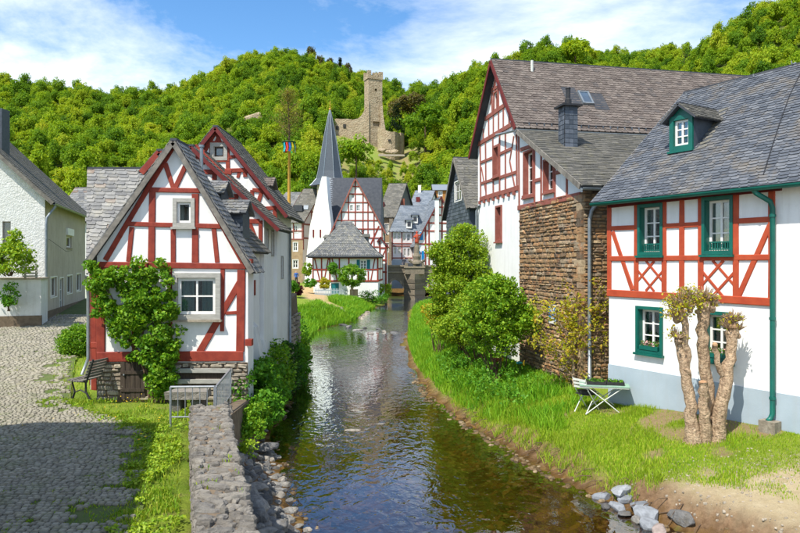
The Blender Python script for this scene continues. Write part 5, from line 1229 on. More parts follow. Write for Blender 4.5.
# little house with tent roof
d = 66.0; w0, w1 = (313.5-CX)/F*d, (378-CX)/F*d
TH = empty('tent_roof_house', ((w0+w1)/2, d, .9), 'small white house with swept grey tent roof, red timbers and teal shutters by the bridge', 'house')
f = Facade(V(w0, d), V(w1, d), TH); fr_ = Facade(V(w1, d), V(w1+.3, d+5.5), TH); fl_ = Facade(V(w0-.3, d+5.5), V(w0, d), TH)
f.crop(300, 220, 8.889); rW = f.rect(535, 355, 592, 445); f.window(rW, 2, 3, depth=.06, mat=M_sash, fw=.09, mw=.06, shutters=M_teal, sill=M_sash, curtain=M_curtain)
f.crop(300, 260, 8.889); rD = f.rect(276, 205, 346, 300); f.window(rD, 1, 1, depth=.1, mat=M_teal, name='door', fw=.2)
mb = MB(); z1 = zpx(256, d); f.wall_mesh(mb, [(0, .7), (f.W, .7), (f.W, z1), (0, z1)]); fr_.wall_mesh(mb, [(0, .7), (fr_.W, .7), (fr_.W, z1), (0, z1)]); fl_.wall_mesh(mb, [(0, .7), (fl_.W, .7), (fl_.W, z1), (0, z1)]); mb.build('wall', M_white, TH)
mb = MB(); f.box(mb, rD[0]+.05, rD[1]+.05, rD[2]-.05, rD[3]-.05, -.12, -.06); mb.build('door_leaf', M_teal, TH)
f.crop(300, 220, 8.889); tm = M_red
f.beams([(112, 335, 700, 335), (112, 532+10, 700, 532+10)], .18, tm, .06); f.beams([(112, 440, 330, 440), (560, 440, 700, 440)], .15, tm, .05)
f.beams([(115, 335, 115, 540), (192, 335, 192, 540), (265, 335, 265, 540), (350, 335, 350, 540), (435, 335, 435, 400), (607, 455, 607, 540), (690, 335, 690, 540), (515, 450, 515, 540)], .14, tm, .045)
f.beams([(130, 340, 175, 535), (252, 340, 215, 535), (285, 340, 330, 535), (665, 345, 630, 535)], .12, tm, .035)
fr_.beams if False else None
grid(fr_, [(0, 2.4), (fr_.W, 2.4), (fr_.W, z1), (0, z1)], [.1, 2.5, 5.4], [2.5, 3.7, z1-.1], .18, tm)
mb = MB(); cx_, cy_ = (w0+w1)/2-.1, d+2.75; prof = [(37.5, 257, 3.4), (37, 256, 3.35), (30, 250.5, 2.75), (23.5, 243.5, 2.1), (17.5, 236, 1.55), (11.5, 228.5, 1.0), (6.5, 222.5, .5), (4.0, 219.5, .22)]
vv = []; n = len(prof); S4 = [(-1, -1), (0, -1), (1, -1), (1, 0), (1, 1), (0, 1), (-1, 1), (-1, 0)]
for hw, y, hd in prof:
    for a, b in S4: vv.append(V(cx_+a*hw/F*d*1.02, cy_+b*hd, zpx(y, d)))
ff = [(i*8+j, i*8+(j+1) % 8, (i+1)*8+(j+1) % 8, (i+1)*8+j) for i in range(n-1) for j in range(8)]+[tuple(range((n-1)*8, n*8)), tuple(range(8))[::-1]]
mb.add(vv, ff); tr_ = mb.build('tent_roof', M_lead, TH)
items = []; extra = []
for i in range(1, n-1):          # slates on the curved front slope
    (ha, ya, da), (hb, yb, db) = prof[i], prof[i+1]; za, zb_ = zpx(ya, d), zpx(yb, d); nrow = max(1, int(math.hypot(zb_-za, da-db)/.17))
    for k in range(nrow):
        t0, t1 = k/nrow, (k+1.5)/nrow
        for fc in (0, 1, 2):
            P0 = lambda t, s: (V(cx_+(ha+(hb-ha)*t)/F*d*1.02*s, cy_-(da+(db-da)*t), za+(zb_-za)*t) if fc == 0 else V(cx_+(1 if fc == 1 else -1)*(ha+(hb-ha)*t)/F*d*1.02, cy_+(da+(db-da)*t)*s, za+(zb_-za)*t))
            wd = 2*(ha+(hb-ha)*t0)/F*d if fc == 0 else 2*(da+(db-da)*t0); m = max(2, int(wd/.24)); ph = random.random()/m
            for j in range(m):
                s0, s1 = -1+2*j/m, -1+2*(j+1)/m-.01
                nv = V(0, -.5, .85) if fc == 0 else V(.5 if fc == 1 else -.5, 0, .85)
                a, b, c, e = P0(t0, s0)+nv*.06, P0(t0, s1)+nv*.06, P0(min(1, t1), s1)+nv*.02, P0(min(1, t1), s0)+nv*.02
                extra.append(([a, b, c, e, a-nv*.06, b-nv*.06], [(0, 1, 2, 3), (0, 4, 5, 1)]))
place_pieces('slate', tr_, [], [], M_slate_grey, 0, extra)
mb = MB(); mb.box(V(cx_, cy_, zpx(257.2, d)), 2*36.5/F*d, 6.6, .16); mb.build('eave_board', M_darkwood, TH)
for x0, x1, y0, y1 in ((324, 331, 235, 246), (360, 368, 234, 248)):
    dm = empty('dormer', at_depth(x0, y1, d+1.5)); dm.parent = TH; dm.matrix_parent_inverse = inv_world(TH); q0, q1 = at_depth(x0, y1, d+1.2), at_depth(x1, y0, d+1.2)
    mb = MB(); mb.hexa([V(q0.x, d+1.3, q0.z), V(q1.x, d+1.3, q0.z), V(q1.x, d+3, q0.z), V(q0.x, d+3, q0.z)], [V(q0.x, d+1.3, q1.z-.3), V(q1.x, d+1.3, q1.z-.3), V(q1.x, d+3, q1.z-.3), V(q0.x, d+3, q1.z-.3)]); mb.build('cheek', M_slate_dark, dm)
    mb = MB(); mb.hexa([V(q0.x-.15, d+1.1, q1.z-.3), V(q1.x+.15, d+1.1, q1.z-.3), V(q1.x+.15, d+3, q1.z-.3), V(q0.x-.15, d+3, q1.z-.3)], [V(q0.x-.1, d+1.15, q1.z-.2), V(q1.x+.1, d+1.15, q1.z-.2), V(q1.x+.1, d+3, q1.z+.1), V(q0.x-.1, d+3, q1.z+.1)]); mb.build('dormer_roof', M_slate_moss, dm)
# houses left of the church
H = House('sandstone_house', 'grey roofed house with ochre sandstone ground floor behind the maypole', xd(286.5, 84), xd(303, 84), 9, .8, zpx(221, 84), zpx(221, 84), zpx(190, 88.5), ridge='side', wall=M_pinkwall, roof=M_slate_moss, back=(.46, 1), sw=.5, sh=.33, oe=.3, of=.25, barge=M_darkred)
f = H.front; fwin(f, [(293.5, 225, 297.5, 232.5), (293.5, 242.5, 297.5, 251), (293, 260, 298, 268)])
mb = MB(); zz = zpx(240, 84); h3 = f.rect(293.5, 242.5, 297.5, 251); h4 = f.rect(293, 260, 298, 268); f2 = Facade(H.A.xy-H.bk.xy*.03, H.B.xy-H.bk.xy*.03, H.root); f2.holes = [(h[0]-.1, h[1]-.1, h[2]+.1, h[3]+.1) for h in (h3, h4)]; f2.wall_mesh(mb, [(0, .8), (H.W, .8), (H.W, zz), (0, zz)], .05); mb.build('sandstone_facing', M_ochre, H.root)
grid(f, [(0, zz), (H.W, zz), (H.W, H.zel), (0, H.zel)], [.1, .9, H.W-.1], [zz+.1, zpx(231, 84), H.zel-.15], .16, M_red3)
fr2 = H.right; zmx = H.zr; grid(fr2, [(0, 6), (9, 6), (9, H.zer), (4.5, H.zr), (0, H.zel)], [.1, 2, 4, 6, 8.8], [7.5, 9.3, 11, 12.4], .2, M_red3)
H.build()
ro, o_, ex, ey, n_ = H.roofs['f']; pp = hit_plane(298, 210, o_, n_); mb = MB(); mb.box(pp+V(0, .2, .2), 1.2, 1.2, .8); mb.build('roof_window', M_lead, H.root)
pp = hit_plane(306, 208, o_, n_); mb = MB(); bar(mb, pp-ey*.4+n_*.08, pp+ey*.4+n_*.08, .6, .08, up=n_); mb.build('skylight', M_zinc, H.root)
H = House('grey_roof_house', 'pale grey roofed house with timbered side gable farthest left in the village', xd(272, 98), xd(290, 98), 8, .8, zpx(210, 98), zpx(210, 98), zpx(192.5, 101), ridge='side', wall=M_white, roof=M_slate_grey, back=(.5, 1), sw=.5, sh=.33); grid(H.right, [(0, 6), (8, 6), (8, H.zer), (4, H.zr), (0, H.zel)], [.1, 2, 4, 6, 7.8], [10, 12, 13.5], .22, M_board); H.build()
# houses right of the church
H = House('buttressed_house', 'sandstone house with broad grey roof and pale slate side gable', xd(379, 92), xd(394, 92), 10, .8, zpx(216, 92), zpx(216, 92), zpx(184.5, 97), ridge='side', wall=M_ochre, roof=M_slate_moss, back=(.34, 1), sw=.5, sh=.33, barge=M_board)
f = H.front; fwin(f, [(385, 224, 389, 234), (385, 243, 389, 252)]); H.build()
mb = MB(); fr2 = H.right; fr2.wall_mesh(mb, [(0, 6), (10, 6), (10, H.zer), (5, H.zr), (0, H.zel)], .02)
for i in range(len(mb.v)): mb.v[i] = tuple(Vector(mb.v[i])+fr2.n*.03)
mb.build('slate_gable', M_slate_silver, H.root)
ro, o_, ex, ey, n_ = H.roofs['f']; mb = MB(); c = at_depth(402.5, 207, 95); mb.box(c, .62, .62, 2.4); mb.build('chimney', M_brick, H.root)
mb = MB(); c = at_depth(401.8, 214, 94); mb.box(c, .7, .5, 1.2); mb.build('chimney_base', M_sash, H.root)
pp = hit_plane(382, 205, o_, n_); mb = MB(); mb.box(pp, .7, .7, .8); mb.build('dormer', M_darkred, H.root)
for x in (380.5, 391): mb = MB(); a = at_depth(x, 250, 91.6); f.box(mb, f.px(x, 250)[0]-.25, .8, f.px(x, 250)[0]+.25, H.zel-.4, 0, .5); mb.build('buttress', M_sandstone, H.root)
H = House('pink_timber_house', 'pale pink timbered house with dormers standing behind the bridge', xd(391.5, 88), xd(419, 89), 7, .8, zpx(230, 88), zpx(230, 88), zpx(206, 91), ridge='side', wall=M_pinkwall, roof=M_slate_nave, back=(.45, 1), sw=.5, sh=.33, barge=M_board)
f = H.front; wl_ = [(393, 232, 396, 239), (397.5, 232, 400, 239), (402.5, 234, 405.5, 241), (407, 234, 410, 241), (393.5, 247, 396, 254), (398, 247, 401, 254), (403.5, 248.5, 406, 256), (407.5, 248.5, 410, 256), (412, 248.5, 415, 256)]
fwin(f, wl_, sur=None); grid(f, [(0, 4.6), (H.W, 4.6), (H.W, H.zel), (0, H.zel)], [.1, 1.45, 3.0, H.W-.1], [zpx(y, 88) for y in (231, 243.5, 246, 258)], .16, M_red3); H.build()
mb = MB(); f.box(mb, .1, .8, 1.5, zpx(259.5, 88), .01, .06); mb.build('blue_shopfront', M_plinth, H.root)
ro, o_, ex, ey, n_ = H.roofs['f']
for x, y in ((409, 224), (415, 219)):
    pp = hit_plane(x, y+3, o_, n_); dm = empty('dormer', pp); dm.parent = H.root; dm.matrix_parent_inverse = inv_world(H.root)
    mb = MB(); mb.box(pp+V(0, .3, .35), .75, 1.4, 1.1); mb.build('dormer_body', M_sash, dm); mb = MB(); mb.hexa([pp+V(a, b, .9) for a, b in ((-.6, -.6), (.6, -.6), (.6, 1.6), (-.6, 1.6))], [pp+V(a, b, 1.15) for a, b in ((-.55, -.2), (.55, -.2), (.55, 1.6), (-.55, 1.6))]); mb.build('dormer_roof', M_slate_dark, dm)
    mb = MB(); mb.box(pp+V(0, -.42, .4), .45, .06, .6); mb.build('dormer_window', M_lead, dm)
H = House('blue_shutter_house', 'white red-timbered house with bright blue shutters and a white chimney breast', xd(416.5, 86), xd(462, 87), 7, .8, zpx(243, 86), zpx(243, 86), zpx(197, 86), ap=.53, wall=M_white, roof=M_slate_nave, sw=.5, sh=.33, oe=.3, of=.3, barge=M_darkred)
f = H.front; fwin(f, [(420, 232, 423, 240)]); pol = [(0, .9), (H.W, .9), (H.W, H.zer), (H.W*.53, H.zr), (0, H.zel)]
grid(f, pol, [f.px(x, 240)[0] for x in (417, 425.5, 429, 442, 448, 455, 461)], [f.px(430, y)[1] for y in (207, 215, 223, 231, 244, 253)], .18, M_red)
f.beam(f.px(425, 244), f.px(427.5, 256), .14, M_red, .03)
H.build()
for r in ((419.8, 232, 422.8, 240), (418.8, 251, 420.3, 258), (421.5, 251, 423.8, 260)): mb = MB(); rr = f.rect(*r); f.box(mb, rr[0], rr[1], rr[2], rr[3], .065, .12); mb.build('shutter', M_brightblue, H.root)
mb = MB(); rr = f.rect(434.5, 200, 438, 262); f.box(mb, rr[0], rr[1], rr[2], rr[3], .09, .6); mb.build('chimney_breast', M_white, H.root); mb = MB(); f.box(mb, rr[0]-.06, rr[3], rr[2]+.06, rr[3]+.12, .03, .66); mb.build('chimney_cap', M_lead, H.root)
H = House('slate_house', 'blue slate roofed house with a small red dormer above the pink house', xd(411, 100), xd(428, 100), 7, .8, zpx(206, 100), zpx(206, 100), zpx(191, 103), ridge='side', wall=M_white, roof=M_slate_nave, sw=.5, sh=.33, back=(.3, 1), barge=M_darkred); H.build()
ro, o_, ex, ey, n_ = H.roofs['f']; pp = hit_plane(418, 201, o_, n_); mb = MB(); mb.box(pp+V(0, .3, .2), .6, 1.2, .8); mb.build('dormer', M_darkred, H.root)
mb = MB(); c = at_depth(419.5, 191, 103); mb.box(c, .45, .45, 1.8); mb.build('chimney', M_sash, H.root)
H = House('wooden_house', 'orange wooden house with slate roof above the village roofs', xd(434, 112), xd(449, 112), 6, 3, zpx(190, 112), zpx(190, 112), zpx(184.5, 114), ridge='side', wall=M_orangewood, roof=M_slate_nave, slates=False, sw=.5, sh=.33); fwin(H.front, [(438.5, 191.5, 442, 196)], rows=1); H.build()

# ================================================================== BRIDGE AND STATUE
d = 78.0; Br = empty('stone_bridge', (2, d, 0), 'dark stone arch bridge crossing the stream in the village', 'bridge')
f = Facade(V(-2.6, d), V(11, d), Br); ztop = zpx(266.5, d)
def arch(u0, u1, spring, rise, n=12): return [(u0+(u1-u0)*i/n, spring+rise*math.sin(math.pi*i/n)) for i in range(n+1)]
ul0, ul1 = f.px(386, 280)[0], f.px(404.5, 280)[0]; ur0, ur1 = f.px(424, 280)[0], f.px(446, 280)[0]
out = [(0, -.4), (ul0, -.4)]+arch(ul0, ul1, 1.1, 1.15)+[(ul1, -.4), (ur0, -.4)]+arch(ur0, ur1, 1.1, 1.15)+[(ur1, -.4), (f.W, -.4), (f.W, ztop), (0, ztop)]
mb = MB(); f.wall_mesh(mb, out); vb = [f.p(a, b) for a, b in out]; vk = [f.p(a, b, -4.5) for a, b in out]; k = len(out)
mb.add(vb+vk, [(i, (i+1) % k, k+(i+1) % k, k+i) for i in range(k)]); bw_ = mb.build('arch_wall', M_bridge, Br)
mb = MB(); f.box(mb, 0, ztop-.02, f.W, ztop+.18, -.5, .12); mb.build('parapet_coping', M_bridge, Br); mb = MB(); f.box(mb, 0, ztop-.75, f.W, ztop-.6, -.1, .10); mb.build('string_course', M_bridge, Br)
items = []
for a_, b_ in ((ul0, ul1), (ur0, ur1)):
    pts = arch(a_, b_, 1.1, 1.15, 11)
    for i in range(11):
        p, q = pts[i], pts[i+1]; c = ((a_+b_)/2, .9); e = lambda s, m: (c[0]+(s[0]-c[0])*m, c[1]+(s[1]-c[1])*m); mb = MB(); r = [p, q, e(q, 1.22), e(p, 1.22)]
        mb.hexa([f.p(x, y, -.05) for x, y in r], [f.p(x, y, .06) for x, y in r]); mb.build('voussoir', M_bridge, bw_)
pl, pr_ = f.px(404, 280)[0], f.px(425, 280)[0]; mb = MB(); c = (pl+pr_)/2
mb.add([f.p(pl, -.4, .0), f.p(c, -.4, 1.3), f.p(pr_, -.4, .0), f.p(pl, ztop-.9, 0), f.p(c, ztop-.9, 1.3), f.p(pr_, ztop-.9, 0)], [(0, 1, 4, 3), (1, 2, 5, 4), (3, 4, 5)]); mb.build('cutwater', M_bridge, Br)
for k, (zz, ex_) in enumerate(((.5, .12), (1.2, .1), (1.9, .1))): mb = MB(); mb.add([f.p(pl-ex_*.3, zz, .02), f.p(c, zz, 1.3+ex_), f.p(pr_+ex_*.3, zz, .02), f.p(pl-ex_*.3, zz+.45, .02), f.p(c, zz+.45, 1.3+ex_), f.p(pr_+ex_*.3, zz+.45, .02)], [(0, 1, 4, 3), (1, 2, 5, 4), (3, 4, 5), (2, 1, 0)]); mb.build('cutwater_course', M_bridge, Br)
mb = MB(); f.box(mb, pl+.1, ztop-.9, pr_-.1, ztop+.42, .02, .85); mb.build('pulpit', M_bridge, Br); mb = MB(); f.box(mb, pl, ztop-.15, pr_, ztop+.02, .0, .95); mb.build('pulpit_ledge', M_bridge, Br)
for a_ in (pl+.45, pr_-1.05): mb = MB(); f.box(mb, a_, ztop-.05, a_+.6, ztop+.38, .85, .92); mb.build('recess', M_lead, Br)
st = empty('bridge_saint_statue', f.p((pl+pr_)/2, ztop+.4, .4), 'red sandstone figure on a tall dark pedestal standing on the bridge pier', 'statue'); sx_, sy_ = (416.8-CX)/F*77.5, 77.5
mb = MB(); mb.lathe(V(sx_, sy_, ztop+.3), [(.62, 0), (.62, .2), (.42, .5), (.5, .9), (.34, 1.3), (.30, 2.0), (.22, 2.3), (.26, 2.45)], 10); mb.build('pedestal', M_bridge, st)
zf = ztop+2.75; mb = MB(); mb.lathe(V(sx_, sy_, zf), [(.22, 0), (.24, .3), (.20, .65), (.25, .95), (.14, 1.1), (.08, 1.16), (.12, 1.25), (.12, 1.38), (.05, 1.48)], 12); mb.tube([V(sx_-.2, sy_, zf+.95), V(sx_-.34, sy_-.1, zf+.75), V(sx_-.12, sy_-.25, zf+.75)], [.09, .08, .06], 6); mb.tube([V(sx_+.2, sy_, zf+.95), V(sx_+.42, sy_-.1, zf+1.0), V(sx_+.5, sy_-.1, zf+1.15)], [.09, .08, .06], 6); mb.build('figure', M_statue_red, st, smooth=True)
for s in (-1, 1): mb = MB(); mb.tube([V(sx_+s*.4, sy_, ztop+.35), V(sx_+s*.9, sy_-.1, ztop+.75), V(sx_+s*1.0, sy_-.1, ztop+1.0)], [.12, .18, .05], 7); mb.build('scroll', M_bridge, st)
# ================================================================== PEOPLE (far off)
def person(x, y, z, h, shirt, label, legm=M_jeans, rot=0.0, bag=None):
    me = bpy.data.meshes.new('person'); s = h/1.72
    J = {'pel': (0, 0, .92, .15, .11), 'wai': (0, 0, 1.08, .14, .10), 'che': (0, 0, 1.32, .18, .115), 'nec': (0, 0, 1.46, .06, .06), 'hd0': (0, -.01, 1.54, .075, .085), 'hd1': (0, -.01, 1.65, .085, .095),
         'lhi': (-.09, 0, .86, .095, .095), 'lkn': (-.10, -.04, .48, .06, .06), 'lan': (-.10, .02, .08, .04, .045), 'lto': (-.10, -.14, .035, .035, .03), 'rhi': (.09, 0, .86, .095, .095), 'rkn': (.10, .03, .48, .06, .06), 'ran': (.10, .10, .08, .04, .045), 'rto': (.10, -.04, .035, .035, .03),
         'lsh': (-.20, 0, 1.38, .06, .06), 'lel': (-.25, .03, 1.10, .045, .045), 'lha': (-.23, -.10, .88, .03, .03), 'rsh': (.20, 0, 1.38, .06, .06), 'rel': (.25, .03, 1.10, .045, .045), 'rha': (.23, -.08, .87, .03, .03)}
    E = [('pel', 'wai'), ('wai', 'che'), ('che', 'nec'), ('nec', 'hd0'), ('hd0', 'hd1'), ('pel', 'lhi'), ('lhi', 'lkn'), ('lkn', 'lan'), ('lan', 'lto'), ('pel', 'rhi'), ('rhi', 'rkn'), ('rkn', 'ran'), ('ran', 'rto'), ('che', 'lsh'), ('lsh', 'lel'), ('lel', 'lha'), ('che', 'rsh'), ('rsh', 'rel'), ('rel', 'rha')]
    ks = list(J); me.from_pydata([tuple(c*s for c in J[k][:3]) for k in ks], [(ks.index(a), ks.index(b)) for a, b in E], [])
    tmp = bpy.data.objects.new('tmp_person', me); COL.objects.link(tmp); sk = tmp.modifiers.new('skin', 'SKIN')
    for k, sv in zip(ks, me.skin_vertices[0].data): sv.radius = (J[k][3]*s, J[k][4]*s); sv.use_root = (k == 'pel')
    sb = tmp.modifiers.new('sub', 'SUBSURF'); sb.levels = 1; sb.render_levels = 1
    dg = bpy.context.evaluated_depsgraph_get(); em = bpy.data.meshes.new_from_object(tmp.evaluated_get(dg)); bpy.data.objects.remove(tmp)
    for m in (shirt, legm, M_skin, M_hair): em.materials.append(m)
    for p in em.polygons:
        c = p.center/s
        p.material_index = (3 if (c.z > 1.62 or (c.z > 1.53 and c.y > .02)) else 2) if c.z > 1.44 else (1 if c.z < .94 and abs(c.x) < .19 else (2 if abs(c.x) > .2 and c.z < 1.0 else 0))
    o = bpy.data.objects.new('person', em); COL.objects.link(o); o.location = (x, y, z); o.rotation_euler = (0, 0, rot); em.shade_smooth(); tag(o, label, 'person'); return o
px_ = at_depth(296.3, 283, 74); gzp = float(ground_z(px_.x, 74)); person(px_.x, 74, gzp, 1.75, M_blue, 'person in a blue top walking up the lane beside the church', rot=R(20))
person((404.2-CX)/F*79.5, 79.5, ztop-.55, 1.7, M_jeans, 'person in dark clothes standing behind the bridge parapet', rot=R(-30))
mb = MB(); f.box(mb, 0, ztop-.9, f.W, ztop-.55, -4.4, -.4); mb.build('deck', M_bridge, Br)

# ================================================================== CASTLE RUIN
d = 240.0; Ca = empty('castle_ruin', (-11, d, zpx(128, d)), 'ruined stone castle with square crenellated tower on the wooded spur', 'castle')
tl, tr2, tb, tt_ = 364.5, 382, 130, 74.5
rotf = .28
A = xd(368.3, d-1.2); B = xd(382.3, d+1.0); f = Facade(A, B, Ca); f.crop(320, 60, 5.33)
Lb = 4.2; hol = [f.rect(292, 153, 304, 168), f.rect(306, 200, 311, 206), f.rect(282, 328, 318, 352), f.rect(300, 222, 306, 230)]
f.holes = [h for h in hol if h[0] > .05 and h[2] < f.W-.05]
z0, z1 = zpx(156, d), zpx(79, d); bkv = V(-f.u.y, f.u.x, 0); fl2 = Facade((A.to_3d()+bkv*Lb).xy, A, Ca); fr3 = Facade(B, (B.to_3d()+bkv*Lb).xy, Ca)
mb = MB(); f.wall_mesh(mb, [(0, z0), (f.W, z0), (f.W, z1), (0, z1)], 1.2); fl2.wall_mesh(mb, [(0, z0), (Lb, z0), (Lb, z1), (0, z1)]); fr3.wall_mesh(mb, [(0, z0), (Lb, z0), (Lb, z1), (0, z1)])
mb.hexa([f.p(0, z1-.3, -.02), f.p(f.W, z1-.3, -.02), f.p(f.W, z1-.3, -Lb), f.p(0, z1-.3, -Lb)], [f.p(0, z1, -.02), f.p(f.W, z1, -.02), f.p(f.W, z1, -Lb), f.p(0, z1, -Lb)])
for h in f.holes: f.box(mb, h[0]-.2, h[1]-.2, h[2]+.2, h[3]+.2, -1.5, -1.2)
tw_ = mb.build('tower', M_castle, Ca)
mb = MB(); e = .22; f.box(mb, -e, z1-.1, f.W+e, z1+1.0, -Lb-e, e); mb.build('parapet', M_castle, Ca)
for k, (u0, u1, hh) in enumerate(((-.22, 1.1, 2.9), (1.8, 2.5, 2.3), (3.0, 3.7, 2.2), (4.2, f.W+.22, 2.9))):
    for o_0, o_1 in ((e-.004, -.7), (-Lb+.6, -Lb-e+.004)): mb = MB(); f.box(mb, u0, z1+.98, min(u1, f.W+.2), z1+hh+random.uniform(-.2, .2), o_1, o_0); mb.build('merlon', M_castle, Ca)
for k in range(2): mb = MB(); f.box(mb, -.21, z1+.98, .55, z1+1.8, -2.2-k*2.2, -1.2-k*2.2); mb.build('merlon', M_castle, Ca)
def slab(name, pts, dpt, th, mat, parent, tilt=0.0):
    fr = [at_depth(x, y, dpt+tilt*(x-pts[0][0])) for x, y in pts]; bk2 = [p+V(.0, th, 0) for p in fr]; k = len(pts); mb = MB()
    mb.add(fr+bk2, [tuple(range(k)), tuple(range(2*k-1, k-1, -1))]+[(i, k+i, k+(i+1) % k, (i+1) % k) for i in range(k)]); return mb.build(name, mat, parent)
slab('curtain_wall', [(333.8, 156), (333.8, 120.5), (336, 118.5), (341, 119), (347, 118.8), (353, 119.6), (358, 118.5), (361, 116), (364, 111), (366.5, 105), (369, 101), (369, 156)], d-1.5, 1.6, M_castle, Ca)
wl2 = Ca
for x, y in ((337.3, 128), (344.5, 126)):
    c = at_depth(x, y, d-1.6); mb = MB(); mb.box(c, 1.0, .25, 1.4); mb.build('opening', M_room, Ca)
slab('broken_wall', [(381, 156), (380.5, 104), (382.6, 104.5), (383, 112), (384, 120), (385.5, 130), (386, 156)], d-.4, 1.5, M_castle, Ca)
# round-backed lower bastion
def bastion(pts, dd0, thick):
    mb = MB(); n = len(pts); vv = []
    for i, (x, yt, yb, dd_) in enumerate(pts): a = at_depth(x, yt, dd_); b = at_depth(x, yb, dd_); vv += [b, a, V(a.x+.1, a.y+thick, a.z), V(b.x+.1, b.y+thick, b.z)]
    ff = []
    for i in range(n-1):
        for k in range(4): ff.append((4*i+k, 4*i+(k+1) % 4, 4*i+4+(k+1) % 4, 4*i+4+k))
    ff += [(0, 1, 2, 3), (4*n-1, 4*n-2, 4*n-3, 4*n-4)]; mb.add(vv, ff); return mb
bastion([(377.6, 127.5, 160, 234), (380, 128, 160, 232), (383, 129, 160, 230.6), (387, 130.5, 160, 230), (391, 132, 160, 230), (395, 131.5, 160, 230.6), (398, 133, 160, 232), (400, 134, 160, 234.5)], 0, 1.5).build('bastion', M_castle, Ca)
bastion([(399, 133, 160, 235), (401, 132.5, 160, 234.6), (403.5, 133.5, 160, 236), (404, 136, 160, 239)], 0, 1.5).build('bastion_turret', M_castle, Ca)
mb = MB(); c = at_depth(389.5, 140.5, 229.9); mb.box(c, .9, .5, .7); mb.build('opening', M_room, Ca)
def boulder_mesh(i, flat=.7, sub=2, sharp=.35):
    bm = bmesh.new(); bmesh.ops.create_icosphere(bm, subdivisions=sub, radius=1); rs = random.Random(i*17+3)
    cuts = [(Vector((rs.gauss(0, 1), rs.gauss(0, 1), rs.gauss(0, 1))).normalized(), rs.uniform(.45, .85)) for k in range(11)]
    for v in bm.verts:
        p = v.co.copy()
        for n_, c_ in cuts:
            q = p.dot(n_)
            if q > c_: p -= n_*(q-c_)*.92
        v.co = V(p.x*1.25, p.y, p.z*flat)+V(rs.gauss(0, .012), rs.gauss(0, .012), rs.gauss(0, .012))
    me = bpy.data.meshes.new('rock'); bm.to_mesh(me); bm.free(); return me
for k, (x, y, s) in enumerate(((384, 151, 2.0), (389, 152.5, 2.4), (381, 150, 1.6), (393.5, 151, 1.5))):
    me = boulder_mesh(60+k, .6); me.materials.append(M_castle); o = link('rubble_heap', me, None, Ca); o.location = at_depth(x, y, 227.5); o.scale = (s, s*.8, s*.8)
c = at_depth(393, 155, 224); mb = MB(); mb.hexa([c+V(-5, -.4, -.5), c+V(4, -.4, -.5), c+V(4, .4, -.5), c+V(-5, .4, -.5)], [c+V(-5, -.4, .25), c+V(4, -.4, .1), c+V(4, .4, .1), c+V(-5, .4, .25)]); mb.build('retaining_course', M_sandstone, Ca)

# ================================================================== MAYPOLE
d = 45.0; x = (289-CX)/F*d; zb_ = float(ground_z(x, d)); MP = empty('maypole', (x, d, zb_), 'tall peeled maypole with ribbon wreath and a young birch at its top', 'maypole')
mb = MB(); mb.tube([V(x+.05, d, zb_-.3), V(x, d, zpx(200, d)), V(x+.02, d, zpx(141, d))], [.14, .115, .08], 10); mb.build('pole', M_pole, MP, smooth=True)
mb = MB(); mb.tube([V(x+.02, d, zpx(142, d)), V(x, d, zpx(120, d)), V(x-.1, d, zpx(90, d))], [.07, .055, .02], 7); mb.build('birch_stem', M_twig, MP)
zc = zpx(146, d); mb = MB(); mb.tube([V(x+.42*math.cos(a), d+.42*math.sin(a), zc+.25) for a in np.linspace(0, 2*math.pi, 17)], .07, 6); mb.build('wreath', M_leaf_dark, MP)
for i in range(14):
    a = 2*math.pi*i/14; c = [(.6, .03, .03), (.02, .1, .5), (.75, .55, .02), (.03, .35, .08), (.02, .35, .5)][i % 5]; mname = 'ribbon_%d' % (i % 5)
    m = MATS.get(mname) or surf(mname, c, c, 5, .6, 0); mb = MB(); p = V(x+.44*math.cos(a), d+.44*math.sin(a), zc+.2); t_ = V(-math.sin(a), math.cos(a), 0)*.06
    mb.add([p-t_, p+t_, p+t_*1.1+V(.05, 0, -.35), p-t_*.9+V(.05, 0, -.35), p+t_+V(0, .02, -.62), p-t_+V(0, .02, -.62)], [(0, 1, 2, 3), (3, 2, 4, 5)]); mb.build('ribbon', m, MP)
pts = []; mb = MB()
for i in range(90):
    t_ = RNG.uniform(0, 1); z = zpx(137-46*t_, d); r = (1.75*(1-t_)**.6+.2)*RNG.uniform(.4, 1); a = RNG.uniform(0, 6.28); tip = V(x+r*math.cos(a), d+r*math.sin(a), z+.45*r); b = V(x-.1*t_, d, z-.3)
    mb.tube([b, (b+tip)/2+V(0, 0, .08), tip], [.014, .009, .004], 4); pts.append(np.array([b.lerp(tip, s) for s in RNG.uniform(.25, 1.05, 34)])+RNG.normal(size=(34, 3))*.14)
mb.build('birch_twigs', M_twig, MP); leaves('birch_leaves', np.concatenate(pts), .075, M_leaf_birch, MP)

